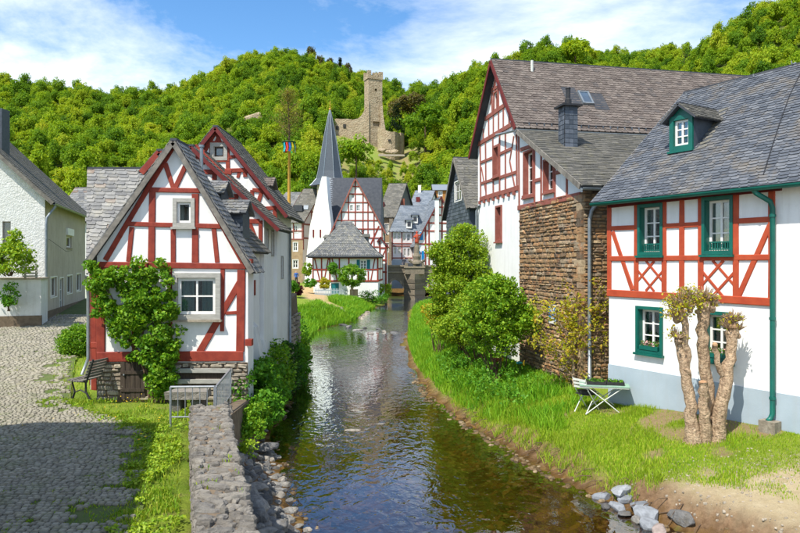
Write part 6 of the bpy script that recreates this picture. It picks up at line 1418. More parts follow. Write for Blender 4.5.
# ================================================================== RIVER WALL, RAILING, BENCH
RW = empty('river_wall', (-2.6, 9.5, .3), 'weathered rubble wall with rough flat top between the cobbled street and the stream', 'wall')
y0, y1 = 4.2, 12.5
wl0 = lambda y: V(wall_l(y), y, 0); wr0 = lambda y: V(wall_r(y), y, 0)
mb = MB(); mb.hexa([wl0(y0)+V(.05, 0, 0), wr0(y0)+V(-.05, 0, 0), wr0(y1)+V(-.05, 0, 0), wl0(y1)+V(.05, 0, 0)], [wl0(y0)+V(.05, 0, 1.58), wr0(y0)+V(-.05, 0, 1.58), wr0(y1)+V(-.05, 0, 1.62), wl0(y1)+V(.05, 0, 1.62)]); mb.build('core', M_mortar, RW)
def top_temps(n=12):
    ts = []
    for i in range(n):
        rs = random.Random(i+400); m = 9; ang = sorted(rs.uniform(0, 2*math.pi) for k in range(m)); ang = [2*math.pi*k/m+rs.uniform(-.25, .25) for k in range(m)]
        rad = [rs.uniform(.43, .56) for a in ang]; e = .26
        sq = lambda a: 1/max(abs(math.cos(a)), abs(math.sin(a)))**.55
        P = [(math.cos(a)*r*sq(a)*.95, math.sin(a)*r*sq(a)*.95) for a, r in zip(ang, rad)]
        vv = [(x, y, -1) for x, y in P]+[(x, y, -.25+rs.uniform(-.1, .1)) for x, y in P]+[(x*.74, y*.74, .08+rs.uniform(-.14, .14)) for x, y in P]+[(rs.uniform(-.1, .1), rs.uniform(-.1, .1), .12)]
        ff = [(b*m+a, b*m+(a+1) % m, b*m+m+(a+1) % m, b*m+m+a) for b in (0, 1) for a in range(m)]+[(2*m+a, 2*m+(a+1) % m, 3*m) for a in range(m)]
        ts.append((vv, ff))
    return ts
TOPS = top_temps(); items = []; y = y0
while y < y1:
    h = random.uniform(.07, .14); a, b = wall_l(y)-.03, wall_r(y)+.04; x = a+random.uniform(0, .05)
    while x < b-.05:
        w = random.choice((random.uniform(.08, .2), random.uniform(.16, .42)))
        if b-x-w < .09: w = b-x
        s = random.uniform(.9, 1.12)
        items.append((random.randrange(12), Matrix.Translation((x+w/2, y+h/2+random.gauss(0, .035), 1.63+random.gauss(0, .013))) @ Matrix.Rotation(R(-10+random.gauss(0, 15)), 4, 'Z') @ Matrix.Rotation(R(random.gauss(-5, 5)), 4, 'X') @ Matrix.Rotation(R(random.gauss(0, 4)), 4, 'Y') @ Matrix.Diagonal((w*s*1.06, h*s*1.15, .09, 1))))
        x += w
    y += h
place_pieces('stone', RW, TOPS, items, M_wallstone, 300, stuff_name='cap_stones')
fl3 = Facade(V(wall_l(y1), y1), V(wall_l(y0), y0), RW); fr4 = Facade(V(wall_r(y0), y0), V(wall_r(y1), y1), RW)
rubble(fl3, RW, 0, fl3.W, .95, 1.58, (.08, .16), (.15, .4), M_wallstone, 60, proud=.05, o0=-.04); rubble(fr4, RW, 0, fr4.W, .0, 1.58, (.08, .16), (.15, .4), M_wallstone, 60, proud=.06, o0=-.04)
# end stones sloping to the house
it = []
for k in range(34):
    t_ = random.random(); yy = 12.4+t_*2.4; xx = wall_r(yy)-random.uniform(0, .28)+.25*t_; it.append((random.randrange(12), Matrix.Translation((xx, yy, 1.45-.25*t_+random.uniform(-.05, .05))) @ Matrix.Rotation(random.random()*6, 4, 'Z') @ Matrix.Diagonal((random.uniform(.2, .34), random.uniform(.16, .26), .2, 1))))
place_pieces('stone', RW, TOPS, it, M_wallstone, 40)
mb = MB(); mb.hexa([V(-3.95, 12.4, 0), V(-3.25, 12.4, 0), V(-3.55, 15.9, 0), V(-3.9, 15.9, 0)], [V(-3.95, 12.4, 1.4), V(-3.35, 12.4, 1.38), V(-3.65, 15.9, 1.05), V(-3.9, 15.9, 1.05)]); mb.build('end_core', M_mortar, RW)
# railing, two panels
RL = empty('steel_railing', (-4.2, 12.9, 1.1), 'galvanised steel railing with two panels at the end of the river wall', 'railing')
def rail_panel(a, b, zb0, zb1, h, n):
    a, b = Vector(a), Vector(b); mb = MB()
    up = V(0, 0, h); a0, b0 = V(a.x, a.y, zb0), V(b.x, b.y, zb1)
    mb = MB(); mb.tube([a0+V(0, 0, -.05), a0+up], .024, 8); mb.build('post', M_steel, RL, smooth=False)
    mb = MB(); mb.tube([b0+V(0, 0, -.05), b0+up], .024, 8); mb.build('post', M_steel, RL)
    mb = MB(); mb.tube([a0+up, b0+up], .024, 8); mb.build('top_rail', M_steel, RL); mb = MB(); mb.tube([a0+V(0, 0, .14), b0+V(0, 0, .14)], .016, 8); mb.build('bottom_rail', M_steel, RL)
    for i in range(1, n):
        p = a0.lerp(b0, i/n); mb = MB(); mb.tube([p+V(0, 0, .14), p+up], .009, 6); mb.build('baluster', M_steel, RL)
p1 = at_z(170.5, 424, 1.12); p2 = xd(214.5, p1.y+.05); p3 = xd(230.5, 15.3)
hR = zpx(387, p1.y)-1.12
rail_panel((p1.x, p1.y), (p2.x, p2.y), 1.12, 1.12, hR, 6); rail_panel((p2.x+.03, p2.y), (p3.x, p3.y), 1.12, zpx(401, 15.3), hR, 14)
SB = empty('stone_slab_seat', at_depth(186, 402, 14.5), 'rough stone slab seat behind the steel railing', 'seat')
mb = MB(); a = at_depth(165, 392.5, 14.3); b = at_depth(206, 392.5, 14.3); z = a.z; bm_v = [V(a.x, a.y, z-.16), V(b.x, a.y, z-.16), V(b.x-.05, a.y+.6, z-.16), V(a.x+.1, a.y+.6, z-.16)]
mb.hexa(bm_v, [p+V(random.uniform(-.03, .03), random.uniform(-.03, .03), .17) for p in bm_v]); mb.build('slab', M_wallstone, SB)
for xx in (a.x+.2, b.x-.25): mb = MB(); mb.box(V(xx, a.y+.3, (z-.16+1.1)/2-.02), .22, .45, z-.16-1.06); mb.build('support', M_wallstone, SB)
# garden bench against the wing wall
BN = empty('bench', at_z(76, 385, 1.15), 'grey slatted bench with dark iron legs against the side wing', 'bench')
bo = at_depth(67.5, 370, 15.4); bu = V(.20, .98, 0).normalized(); bv = V(.98, -.20, 0).normalized()     # length along the wall, depth towards the wall
zs = 1.15+.44; Lb_ = 1.45
q = lambda l, w, z: V(bo.x, bo.y, 0)+bu*l+bv*w+V(0, 0, z)
for i in range(6): mb = MB(); w = .02+i*.072; bar(mb, q(0, w, zs+.012*math.cos(i)), q(Lb_, w, zs+.012*math.cos(i)), .055, .03); mb.build('seat_slat', M_board, BN)
for i in range(6): mb = MB(); zz = zs+.08+i*.072; w = .44+.028*i; bar(mb, q(0, w, zz), q(Lb_, w, zz), .03, .055); mb.build('back_slat', M_board, BN)
for l in (.12, Lb_-.12):
    mb = MB(); mb.tube([q(l, .04, 1.13), q(l, .10, 1.30), q(l, .03, zs-.03), q(l, .42, zs-.04), q(l, .60, zs+.5)], .025, 6); mb.tube([q(l, .52, 1.13), q(l, .40, 1.32), q(l, .40, zs-.03)], .025, 6); mb.tube([q(l, .08, 1.28), q(l, .25, 1.36), q(l, .42, 1.28)], .016, 6); mb.build('leg_frame', M_iron, BN)

# ================================================================== ROCKS
ROCK_ME = []
for i in range(9):
    me = boulder_mesh(i, random.Random(i).uniform(.5, .8)); me.materials.append(M_rock); ROCK_ME.append(me)
ROCK_BL = []
for i in range(5):
    me = boulder_mesh(30+i, random.Random(i).uniform(.6, .85)); me.materials.append(M_bluerock); ROCK_BL.append(me)
def rock(me, x, y, z, s, label, group, rz=None, sq=(1, 1, 1), tilt=(0, 0)):
    o = bpy.data.objects.new('rock', me); COL.objects.link(o); o.location = (x, y, z); o.scale = (s*sq[0], s*sq[1], s*sq[2]); o.rotation_euler = (tilt[0], tilt[1], random.random()*6.28 if rz is None else rz); tag(o, label, 'rock', group); return o
big = [(604, 494, .17, 'flat grey stone leftmost in the cluster at the lower right bank'), (623, 489, .22, 'tallest pointed blue-grey stone in the cluster at the lower right bank'), (645, 494, .21, 'angular blue-grey stone right of the pointed one in the bank cluster'), (607, 504, .10, 'small stone below the leftmost flat one in the bank cluster'), (617, 505, .14, 'wedge of blue-grey stone below the pointed one in the bank cluster'), (628, 501, .15, 'reddish grey stone in the middle of the bank cluster'), (641, 507, .19, 'broad blue-grey stone low in the middle of the bank cluster'), (648, 522, .16, 'blue-grey stone at the waterline below the bank cluster'), (659, 529, .15, 'upright stone at the bottom of the bank cluster'), (684, 521, .21, 'rounded brown-grey boulder lying alone on the sandy bank'), (626, 511, .12, 'small brownish stone between the larger blue-grey ones at the bank'), (637, 518, .10, 'little tan stone at the foot of the bank cluster')]
for i, (x, y, s, lb) in enumerate(big):
    s *= 1.08; p = at_z(x, y, .22); zz = float(ground_z(p.x, p.y)); p = at_z(x, y, max(zz, .02)+s*.35); rock(ROCK_BL[i % 5] if s > .11 and 'brown' not in lb else ROCK_ME[i % 9], p.x, p.y, max(float(ground_z(p.x, p.y)), 0)+s*.22, s, lb, None, rz=i*1.3, sq=(1, .9, 1.15 if 'pointed' in lb or 'upright' in lb else .95))
left_px = [(228, 455, .20), (236, 462, .19), (229, 470, .24), (243, 470, .16), (250, 478, .22), (239, 482, .20), (258, 487, .2), (247, 494, .24), (263, 500, .19), (252, 508, .26), (268, 512, .16), (259, 520, .22), (273, 526, .22), (283, 527, .18), (264, 531, .2), (294, 529, .12), (248, 447, .14), (255, 455, .17), (240, 446, .13), (231, 440, .16), (261, 440, .10), (264, 430, .10), (270, 421, .10), (274, 419, .12), (247, 432, .11), (255, 470, .12), (244, 458, .12), (236, 492, .18), (243, 516, .2), (268, 490, .13), (274, 505, .11), (281, 515, .1), (254, 463, .1), (262, 474, .11), (226, 462, .14), (232, 478, .17), (244, 486, .13), (256, 500, .16), (263, 508, .12), (272, 519, .13), (279, 531, .15), (290, 537, .16), (299, 524, .09), (238, 505, .14)]
for i, (x, y, s) in enumerate(left_px):
    p = at_z(x, y, .3); zz = float(ground_z(p.x, p.y)); p = at_z(x, y, max(zz, 0)+s*.4)
    if p.x < wall_r(p.y)+.12: p.x = wall_r(p.y)+.12+s*.4
    rock(ROCK_ME[i % 9], p.x, p.y, max(float(ground_z(p.x, p.y)), -.05)+s*.28, s, 'weathered grey rubble stone piled below the river wall at the water', 'rubble stones below the river wall', sq=(1.0, .95, .8), tilt=(random.gauss(0, .2), random.gauss(0, .2)))
p = at_z(264, 447, .25); rock(ROCK_ME[3], p.x, p.y, .26, .26, 'pale tan boulder below the leafy plant at the foot of the wall', None, rz=.4, sq=(1.15, .8, .75))
p = at_z(276, 490, .05); rock(ROCK_ME[2], p.x, p.y, .03, .22, 'flat tan stone just breaking the water beside the rubble', None, rz=.2, sq=(1.2, .55, .3))
for i, (x, y, s, lb) in enumerate(((354, 430, .16, 'flat brown stone breaking the surface in the middle of the stream'), (358, 410, .12, 'small pale stone breaking the surface in mid-stream, upstream of the flat brown one'), (382, 424, .1, 'tiny dark stone at the surface nearer the right half of the stream'))):
    p = at_z(x, y, 0); rock(ROCK_ME[i], p.x, p.y, .0, s, lb, None, rz=.1, sq=(1.3, .7, .28))
for i, (x, y, s) in enumerate(((349, 327, .3), (357, 330, .26), (384, 332, .26), (395, 333, .26), (371, 334, .2), (378, 329, .16), (343, 325, .25), (365, 328, .15))):
    p = at_z(x, y, 0); rock(ROCK_ME[i % 9], p.x, p.y, .02, s, 'pale stone breaking the water in the riffle before the bridge', 'stones in the riffle', sq=(1.3, .8, .55))
# gravel bar left of the riffle
bar_items = []
for k in range(170):
    yy = RNG.uniform(50, 58); xx = float(xl(yy))-RNG.uniform(-.5, 1.5); bar_items.append((random.randrange(12), Matrix.Translation((xx, yy, max(0, float(ground_z(xx, yy)))+.04)) @ Matrix.Rotation(random.random()*6, 4, 'Z') @ Matrix.Diagonal((random.uniform(.15, .45), random.uniform(.15, .4), .2, 1))))
GB = empty('gravel_bar', (-3.2, 54, .1), 'bank of pale stones left of the riffle before the bridge', 'gravel'); place_pieces('gravel', GB, TOPS, bar_items, M_sandstone, 0, stuff_name='gravel_stones'); GB['kind'] = 'stuff'
# pebbles on the dirt bank and under the clear water
it = []
for k in range(900):
    yy = RNG.uniform(9, 26); e = RNG.uniform(-.9, .3); xx = float(xr(yy))+e; s = RNG.uniform(.02, .07) if e > -.1 else RNG.uniform(.05, .14); it.append((random.randrange(12), Matrix.Translation((xx, yy, float(ground_z(xx, yy))+s*.2)) @ Matrix.Rotation(random.random()*6, 4, 'Z') @ Matrix.Diagonal((s*1.4, s, s*.7, 1))))
for k in range(1500):
    yy = RNG.uniform(9, 24); t_ = RNG.uniform(.02, .98); xx = float(xl(yy))*(1-t_)+float(xr(yy))*t_; s = RNG.uniform(.04, .12); it.append((random.randrange(12), Matrix.Translation((xx, yy, float(ground_z(xx, yy))+s*.15)) @ Matrix.Rotation(random.random()*6, 4, 'Z') @ Matrix.Diagonal((s*1.3, s, s*.6, 1))))
it2 = []
for k in range(420):
    yy = RNG.uniform(9.5, 12.2); xx = float(xr(yy))+RNG.uniform(.1, 3.2); s = RNG.uniform(.012, .05); it2.append((random.randrange(12), Matrix.Translation((xx, yy, float(ground_z(xx, yy))+s*.2)) @ Matrix.Rotation(random.random()*6, 4, 'Z') @ Matrix.Diagonal((s*1.4, s, s*.7, 1))))
SG = empty('sand_gravel', (5, 11, .4), 'pale gravel scattered over the sandy bank at the lower right', 'gravel'); SG['kind'] = 'stuff'; place_pieces('gravel', SG, TOPS, it2, M_sandstone, 0, stuff_name='gravel_scatter')
PB = empty('pebbles', (3, 12, 0), 'brown pebbles scattered over the stream bed and the dirt bank', 'pebbles'); PB['kind'] = 'stuff'
M_peb = pieces('brown_pebble', [(0, (.06, .04, .018)), (.5, (.11, .07, .03)), (.8, (.17, .115, .055)), (1, (.25, .19, .11))], .6, .3, 30)
place_pieces('pebble', PB, TOPS, it, M_peb, 0, stuff_name='pebble_scatter')

# ================================================================== GARDEN THINGS
def gz1(x, y): return float(ground_z(x, y))
def on_ground(px, py):
    z = .9
    for k in range(12): p = at_z(px, py, z); z = gz1(p.x, p.y)
    return V(p.x, p.y, z)
# pollarded tree
KN = []
for i in range(3): me = boulder_mesh(90+i, .95, 3); me.materials.append(M_bark); me.shade_smooth(); KN.append(me)
b = on_ground(697, 441); PT = empty('pollard_tree', b, 'pollarded tree with four thick bare trunks and sprouting knobby heads on the lawn', 'tree'); dT = b.y
def at(px, py, dd=0.0): return at_depth(px, py, dT+dd)
def limb(pts, rr, name='trunk', cap=True):
    P = [at(x, y, e) for x, y, e in pts]; rr = [r*1.06 for r in rr]; mb = MB(); Q = []; rad = []
    for i in range(len(P)-1):
        for k in range(4): t_ = k/4; Q.append(P[i].lerp(P[i+1], t_)+V(random.gauss(0, .014), random.gauss(0, .014), 0)); rad.append((rr[i]+(rr[i+1]-rr[i])*t_)*random.uniform(.955, 1.05))
    Q.append(P[-1]); rad.append(rr[-1]); mb.tube(Q, rad, 12); o = mb.build(name, M_bark, PT, smooth=True); return P
limb([(693, 449, 0), (694, 444, 0), (692, 425, 0), (689, 400, .02), (686, 375, .05), (681, 352, .08), (679, 338, .1)], [.24, .17, .125, .105, .095, .085, .085])
limb([(686, 375, .05), (687, 350, .0), (685, 325, -.05), (682, 312, -.05)], [.07, .065, .06, .07])
limb([(706, 446, 0), (706, 420, .1), (709, 395, .1), (704, 360, .08), (702, 330, .05), (704, 303, .05)], [.15, .12, .115, .105, .10, .12])
limb([(706, 447, -.06), (704.5, 425, -.10), (703, 400, -.1), (703, 383, -.12)], [.12, .10, .085, .08])
limb([(718, 449, 0), (716, 444, 0), (719, 420, -.05), (724, 395, -.08), (729, 365, -.05), (732, 340, 0), (733, 326, 0)], [.23, .16, .125, .115, .10, .09, .11])
limb([(724, 380, -.05), (717, 362, -.1), (715, 345, -.12)], [.06, .05, .05])
for x, y, e, r in ((682, 310, -.05, .08), (679, 337, .1, .08), (704, 301, .05, .13), (733, 325, 0, .12), (703, 382, -.12, .082), (715, 344, -.12, .05), (712, 306, .05, .06)):
    c = at(x, y, e); mb = MB(); mb.lathe(c, [(r*.9, -.05), (r*1.0, .0), (r*.55, .03), (.01, .035)], 10); mb.build('cut_face', M_cutwood, PT, smooth=False)
for kk, (x, y, r) in enumerate(((682, 314, .13), (677, 320, .09), (690, 309, .10), (704, 306, .15), (711, 309, .10), (699, 312, .09), (733, 329, .14), (728, 334, .09), (738, 335, .09), (679, 341, .10), (687, 372, .10), (722, 372, .09), (703, 388, .095))):
    o = bpy.data.objects.new('knuckle', KN[kk % 3]); COL.objects.link(o); o.parent = PT; o.matrix_parent_inverse = inv_world(PT); o.location = at(x, y, random.uniform(-.04, .04)); o.scale = (r*.8, r*.85, r); o.rotation_euler = (kk, kk*2, kk*3)
mb = MB(); heads = [((682, 308), .36, 110), ((676, 318), .26, 50), ((690, 300), .26, 50), ((705, 300), .22, 110), ((712, 306), .18, 70), ((699, 306), .14, 40), ((733, 322), .22, 130), ((728, 328), .18, 60), ((738, 330), .16, 60), ((678, 338), .2, 40)]; lp = []
for (x, y), r, n in heads:
    c = at(x, y)
    for k in range(n):
        dv = Vector((random.gauss(0, 1), random.gauss(0, 1), abs(random.gauss(0, .8))+.1)).normalized(); L = r*random.uniform(.5, 1.15); mb.tube([c+dv*.03, c+dv*L*.6+V(0, 0, .02), c+dv*L+V(0, 0, .05)], [.014, .010, .005], 5)
        if x < 700: lp.append(np.array(c+dv*L)+RNG.normal(size=(4 if r > .2 else 2, 3))*.05)
        elif random.random() < .25: lp.append(np.array(c+dv*L)+RNG.normal(size=(2, 3))*.03)
mb.build('stub_shoots', M_bark, PT, kind='stuff'); leaves('new_leaves', np.concatenate(lp), .055, M_leaf_yellow, PT)
# young tree with yellow leaves
b = on_ground(574, 388); YT = empty('young_tree', b, 'young slender tree with yellowish spring leaves before the stone wall', 'tree'); dY = b.y; mb = MB(); lp = []
def aty(px, py, e=0.0): return at_depth(px, py, dY+e)
mainp = [aty(574, 390), aty(573.5, 365), aty(574, 345, .05)]; mb.tube(mainp, [.055, .047, .04], 8)
arms = [[(574, 345), (566, 333), (556, 318), (548, 300)], [(574, 345), (580, 335), (592, 320), (598, 305), (601, 288)], [(574, 345), (576, 325), (574, 308), (578, 292)], [(573, 360), (560, 352), (545, 345), (535, 340)], [(574, 352), (590, 343), (602, 338), (612, 336), (622, 340)], [(573, 375), (562, 366), (550, 352), (541, 335)], [(566, 333), (570, 320), (565, 303)], [(592, 320), (605, 312), (610, 300)], [(556, 318), (545, 312), (538, 318)], [(580, 335), (588, 328), (584, 308)]]
for ar in arms:
    P = [aty(x, y, random.uniform(-.35, .35) if i else 0) for i, (x, y) in enumerate(ar)]; mb.tube(P, [.03-.02*i/(len(P)-1) for i in range(len(P))], 6)
    for i in range(1, len(P)):
        for k in range(10):
            p = P[i-1].lerp(P[i], random.random()); t_ = p+V(random.gauss(0, .20), random.gauss(0, .18), random.gauss(.06, .17)); mb.tube([p, t_], [.006, .003], 4)
            lp.append(np.array(t_)+RNG.normal(size=(10, 3))*np.array([.075, .075, .06]))
mb.build('trunk', M_bark, YT, smooth=True); leaves('foliage', np.concatenate(lp), .082, M_leaf_yellow, YT)
# folding table with trays, chair
tb = on_ground(603, 414); GT = empty('garden_table', tb, 'small green-topped folding garden table with pale crossed legs on the lawn', 'table'); tw, td = 1.15, .62; zt = tb.z+.66; tu = V(.97, -.24, 0).normalized(); tv_ = V(.24, .97, 0).normalized()
tc = V(tb.x+.10, tb.y+.25, 0); q = lambda a, b, z: tc+tu*a+tv_*b+V(0, 0, z)
for i in range(7): mb = MB(); bar(mb, q(-tw/2, -td/2+.045+i*td/7, zt), q(tw/2, -td/2+.045+i*td/7, zt), td/7-.012, .025); mb.build('top_slat', M_tablegreen, GT)
mb = MB()
for b_ in (-td/2+.03, td/2-.03): bar(mb, q(-tw/2+.02, b_, zt-.03), q(tw/2-.02, b_, zt-.03), .02, .03)
mb.build('frame', M_paleiron, GT)
for b_ in (-td/2+.06, td/2-.06):
    for s in (-1, 1): mb = MB(); mb.tube([q(s*tw*.36, b_, zt-.03), q(0, b_+.012*s, zt-.34), q(-s*tw*.36, b_, tb.z-.02)], .014, 6); mb.build('leg', M_paleiron, GT)
def tray(c, w, d_, zt_, label, n):
    o = empty('seedling_tray', (c.x, c.y, zt_), label, 'tray'); mb = MB(); t_ = .015; hh = .075; g = lambda a, b, z: V(c.x, c.y, zt_)+tu*a+tv_*b+V(0, 0, z)
    def bx(a0, b0, a1, b1, z0, z1): mb.hexa([g(a0, b0, z0), g(a1, b0, z0), g(a1, b1, z0), g(a0, b1, z0)], [g(a0, b0, z1), g(a1, b0, z1), g(a1, b1, z1), g(a0, b1, z1)])
    bx(-w/2, -d_/2, w/2, d_/2, 0, .03); bx(-w/2, -d_/2, w/2, -d_/2+t_, .03, hh); bx(-w/2, d_/2-t_, w/2, d_/2, .03, hh); bx(-w/2, -d_/2+t_, -w/2+t_, d_/2-t_, .03, hh-.002); bx(w/2-t_, -d_/2+t_, w/2, d_/2-t_, .03, hh-.002)
    mb.build('box', M_blackplastic, o); P = np.array([g(random.uniform(-w/2+.03, w/2-.03), random.uniform(-d_/2+.03, d_/2-.03), random.uniform(.05, .12)) for k in range(n)]); leaves('seedlings', P, .04, M_leaf_mid, o); return o
tray(q(-.20, -.05, 0), .48, .36, zt+.014, 'black seedling tray at the left on the garden table', 120); tray(q(.26, -.02, 0), .40, .34, zt+.014, 'black seedling tray at the right on the garden table', 160)
pg = on_ground(638, 398); tray(pg+V(.1, .3, 0), .75, .4, gz1(pg.x+.1, pg.y+.3)+.0, 'black seedling tray on the ground beside the house wall', 200)
cb_ = on_ground(586, 412); GC = empty('folding_chair', cb_, 'pale folding garden chair with dark seat beside the table', 'chair'); cu = V(.85, .52, 0).normalized(); cv = V(-.52, .85, 0).normalized(); q = lambda a, b, z: V(cb_.x, cb_.y, cb_.z)+cu*a+cv*b+V(0, 0, z)
for b_ in (-.2, .2):
    mb = MB(); mb.tube([q(.28, b_, 0), q(.05, b_, .30), q(-.14, b_, .55), q(-.24, b_, .84)], .013, 6); mb.build('leg', M_paleiron, GC); mb = MB(); mb.tube([q(-.20, b_*.9, 0), q(0, b_*.9, .28), q(.20, b_*.9, .44)], .013, 6); mb.build('leg', M_paleiron, GC)
for k in range(5): mb = MB(); bar(mb, q(-.13+k*.082, -.2, .45), q(-.13+k*.082, .2, .45), .065, .018); mb.build('seat_slat', M_blackplastic, GC)
for k in range(3): mb = MB(); bar(mb, q(-.185-k*.022, -.2, .63+k*.085), q(-.185-k*.022, .2, .63+k*.085), .018, .05); mb.build('back_slat', M_paleiron, GC)
mb = MB(); mb.box(q(.03, 0, .50), .36, .34, .05); mb.build('cushion', M_blackplastic, GC)
# second pale chair leaning behind, by the wall
c2 = on_ground(597, 372); C2_ = empty('folded_chair', c2, 'folded pale green garden chair leaning at the house corner', 'chair')
q = lambda a, b, z: V(c2.x, c2.y+.2, c2.z)+V(a, b, z)
for s in (-.16, .16): mb = MB(); mb.tube([q(s, 0, 0), q(s+.02, .12, .45), q(s+.04, .25, .95)], .013, 6); mb.build('leg', M_paleiron, C2_)
for k in range(3): mb = MB(); bar(mb, q(-.15, .15+.04*k, .55+k*.14), q(.2, .15+.04*k, .55+k*.14), .02, .07); mb.build('back_slat', M_tablegreen, C2_)
# fish-shaped garden ornaments
def fish(px, py, mat, label, L):
    p = on_ground(px, py+18); o = empty('fish_ornament', p, label, 'ornament'); c = at_depth(px, py, p.y); mb = MB()
    mb.tube([c+V(-L*.5, 0, 0), c+V(-L*.4, 0, 0), c+V(-L*.1, 0, .01), c+V(L*.2, 0, 0), c+V(L*.38, 0, 0)], [.01, L*.17, L*.24, L*.15, .015], 10); mb.build('body', mat, o, smooth=True)
    mb = MB(); mb.hexa([c+V(L*.36, -.01, -.02), c+V(L*.6, -.01, -.09), c+V(L*.6, .01, -.09), c+V(L*.36, .01, -.02)], [c+V(L*.36, -.01, .02), c+V(L*.6, -.01, .09), c+V(L*.6, .01, .09), c+V(L*.36, .01, .02)]); mb.build('tail', M_yellow, o)
    mb = MB(); mb.tube([p+V(0, 0, -.05), c], .008, 5); mb.build('stick', M_iron, o)
fish(497, 360, M_terr, 'red fish-shaped garden ornament in the grass below the bush', .34); fish(520, 363, M_teal, 'small teal fish-shaped ornament right of the red fish', .22)

# ================================================================== PLANTS
# climber on the front house
b = V((150-CX)/F*15.75, 15.78, 1.1); fx = lambda px, py, d=15.75: at_depth(px, py, d)
VN = empty('climbing_plant', b, 'leafy green climbing plant spread over the front of the red timber gable house', 'climber')
blobs = [(116, 298, 22, 30), (150, 300, 24, 34), (145, 335, 24, 34), (160, 360, 20, 30), (165, 382, 14, 14), (95, 275, 11, 14), (112, 278, 16, 14), (140, 272, 20, 12), (170, 340, 12, 26), (100, 300, 10, 18), (158, 268, 12, 9), (128, 318, 20, 22), (170, 300, 11, 14)]
pts = []
for x, y, rx, ry in blobs:
    c = fx(x, y); s = 15.75/F; p, cs = clumps((c.x, c.y, c.z), (rx*s, .26, ry*s), max(5, int(rx*ry/21)), 85, .15, .1); pts.append(p)
pts = np.concatenate(pts); pts = pts[pts[:, 1] < 15.93]; leaves('foliage', pts, .092, M_leaf_vine, VN, up=.35)
mb = MB()
for x, y in ((110, 290), (135, 285), (150, 300), (165, 330), (125, 320), (98, 275)): branch_to(mb, V(b.x+random.uniform(-.1, .1), 15.82, 1.05), fx(x, y, 15.8), .028, .008, 6, .06)
mb.build('stem', M_twig, VN)
p = at_z(70, 362, 1.22); bush('round_shrub', 'clipped rounded green shrub beside the bench', 'shrub', (p.x, p.y+.5, 1.2), [((p.x, p.y+.5, 1.78), (.56, .55, .55), 1)], M_leaf_vine, .055, K=170, per=90, cr=.17, shell=.8, stems=5)
p = at_depth(8, 262, 25.6); bush('terrace_shrub', 'yellow-green shrub overhanging the terrace wall at the left edge', 'shrub', (p.x, p.y, 3.9), [((p.x, p.y, p.z-.1), (.9, .6, 1.0), 1), ((p.x-.6, p.y, p.z-.5), (.7, .5, .8), .6), ((p.x+.5, p.y-.2, p.z+.6), (.35, .3, .6), .3)], M_leaf_bright, .12, K=40, per=80, cr=.32)
p = at_depth(11, 293, 25.9); bush('hanging_plant', 'green trailing plant hanging down the terrace wall', 'plant', (p.x, p.y, 2.5), [((p.x, p.y-.1, p.z-.1), (.25, .16, .85), 1)], M_leaf_mid, .1, K=16, per=50, cr=.18, stems=3)
# bushes on the right bank
def bank_bush(name, label, px, pyb, d, parts, leaf, ls, **kw):
    x = (px-CX)/F*d; z = gz1(x, d); s = d/F
    return bush(name, label, 'bush', (x, d, z), [((((cx-CX)*s), d+dy, zpx(cy, d)), (rx*s, ry, rz*s), w) for cx, cy, rx, rz, ry, dy, w in parts], leaf, ls, **kw)
bank_bush('tall_bush', 'tall bright yellow-green bush on the right bank before the slate house', 462, 330, 25, [(463, 265, 27, 32, 1.0, 0, 1.2), (450, 288, 22, 28, .9, 0, .9), (480, 290, 22, 30, .9, .3, .9), (466, 240, 18, 16, .6, 0, .5), (444, 256, 14, 14, .6, 0, .45), (455, 318, 28, 20, 1.0, 0, .9), (475, 322, 24, 20, .8, 0, .7)], M_leaf_bright, .085, K=110, per=80, cr=.24, stems=9, shell=.35, stem_r=.035)
bank_bush('leafy_bush', 'darker green leafy bush in front of the white wall on the right bank', 495, 352, 20, [(492, 305, 32, 28, .9, 0, 1.2), (478, 320, 20, 24, .7, 0, .8), (513, 314, 20, 22, .7, 0, .8), (497, 336, 28, 18, .8, 0, .9), (500, 287, 18, 14, .5, 0, .45), (526, 320, 12, 14, .4, 0, .35)], M_leaf_fresh, .085, K=95, per=55, cr=.2, stems=11, stem_r=.03, shell=.3)
bank_bush('sprawling_bush', 'loose light green bush filling the gap between the tall bright bush and the leafy one', 478, 345, 22.5, [(474, 312, 24, 24, .8, 0, 1.0), (462, 328, 22, 16, .8, 0, .7), (488, 292, 14, 16, .6, 0, .4), (450, 330, 14, 12, .6, 0, .4)], M_leaf_bright, .085, K=90, per=60, cr=.2, stems=9, stem_r=.025, shell=.3)
bank_bush('low_bush', 'low yellowish bush at the waterline under the tall bright bush', 437, 330, 27, [(436, 312, 13, 12, .7, 0, .6), (448, 320, 14, 12, .7, 0, .5)], M_leaf_yellow, .10, K=26, per=60, cr=.3, stems=6)
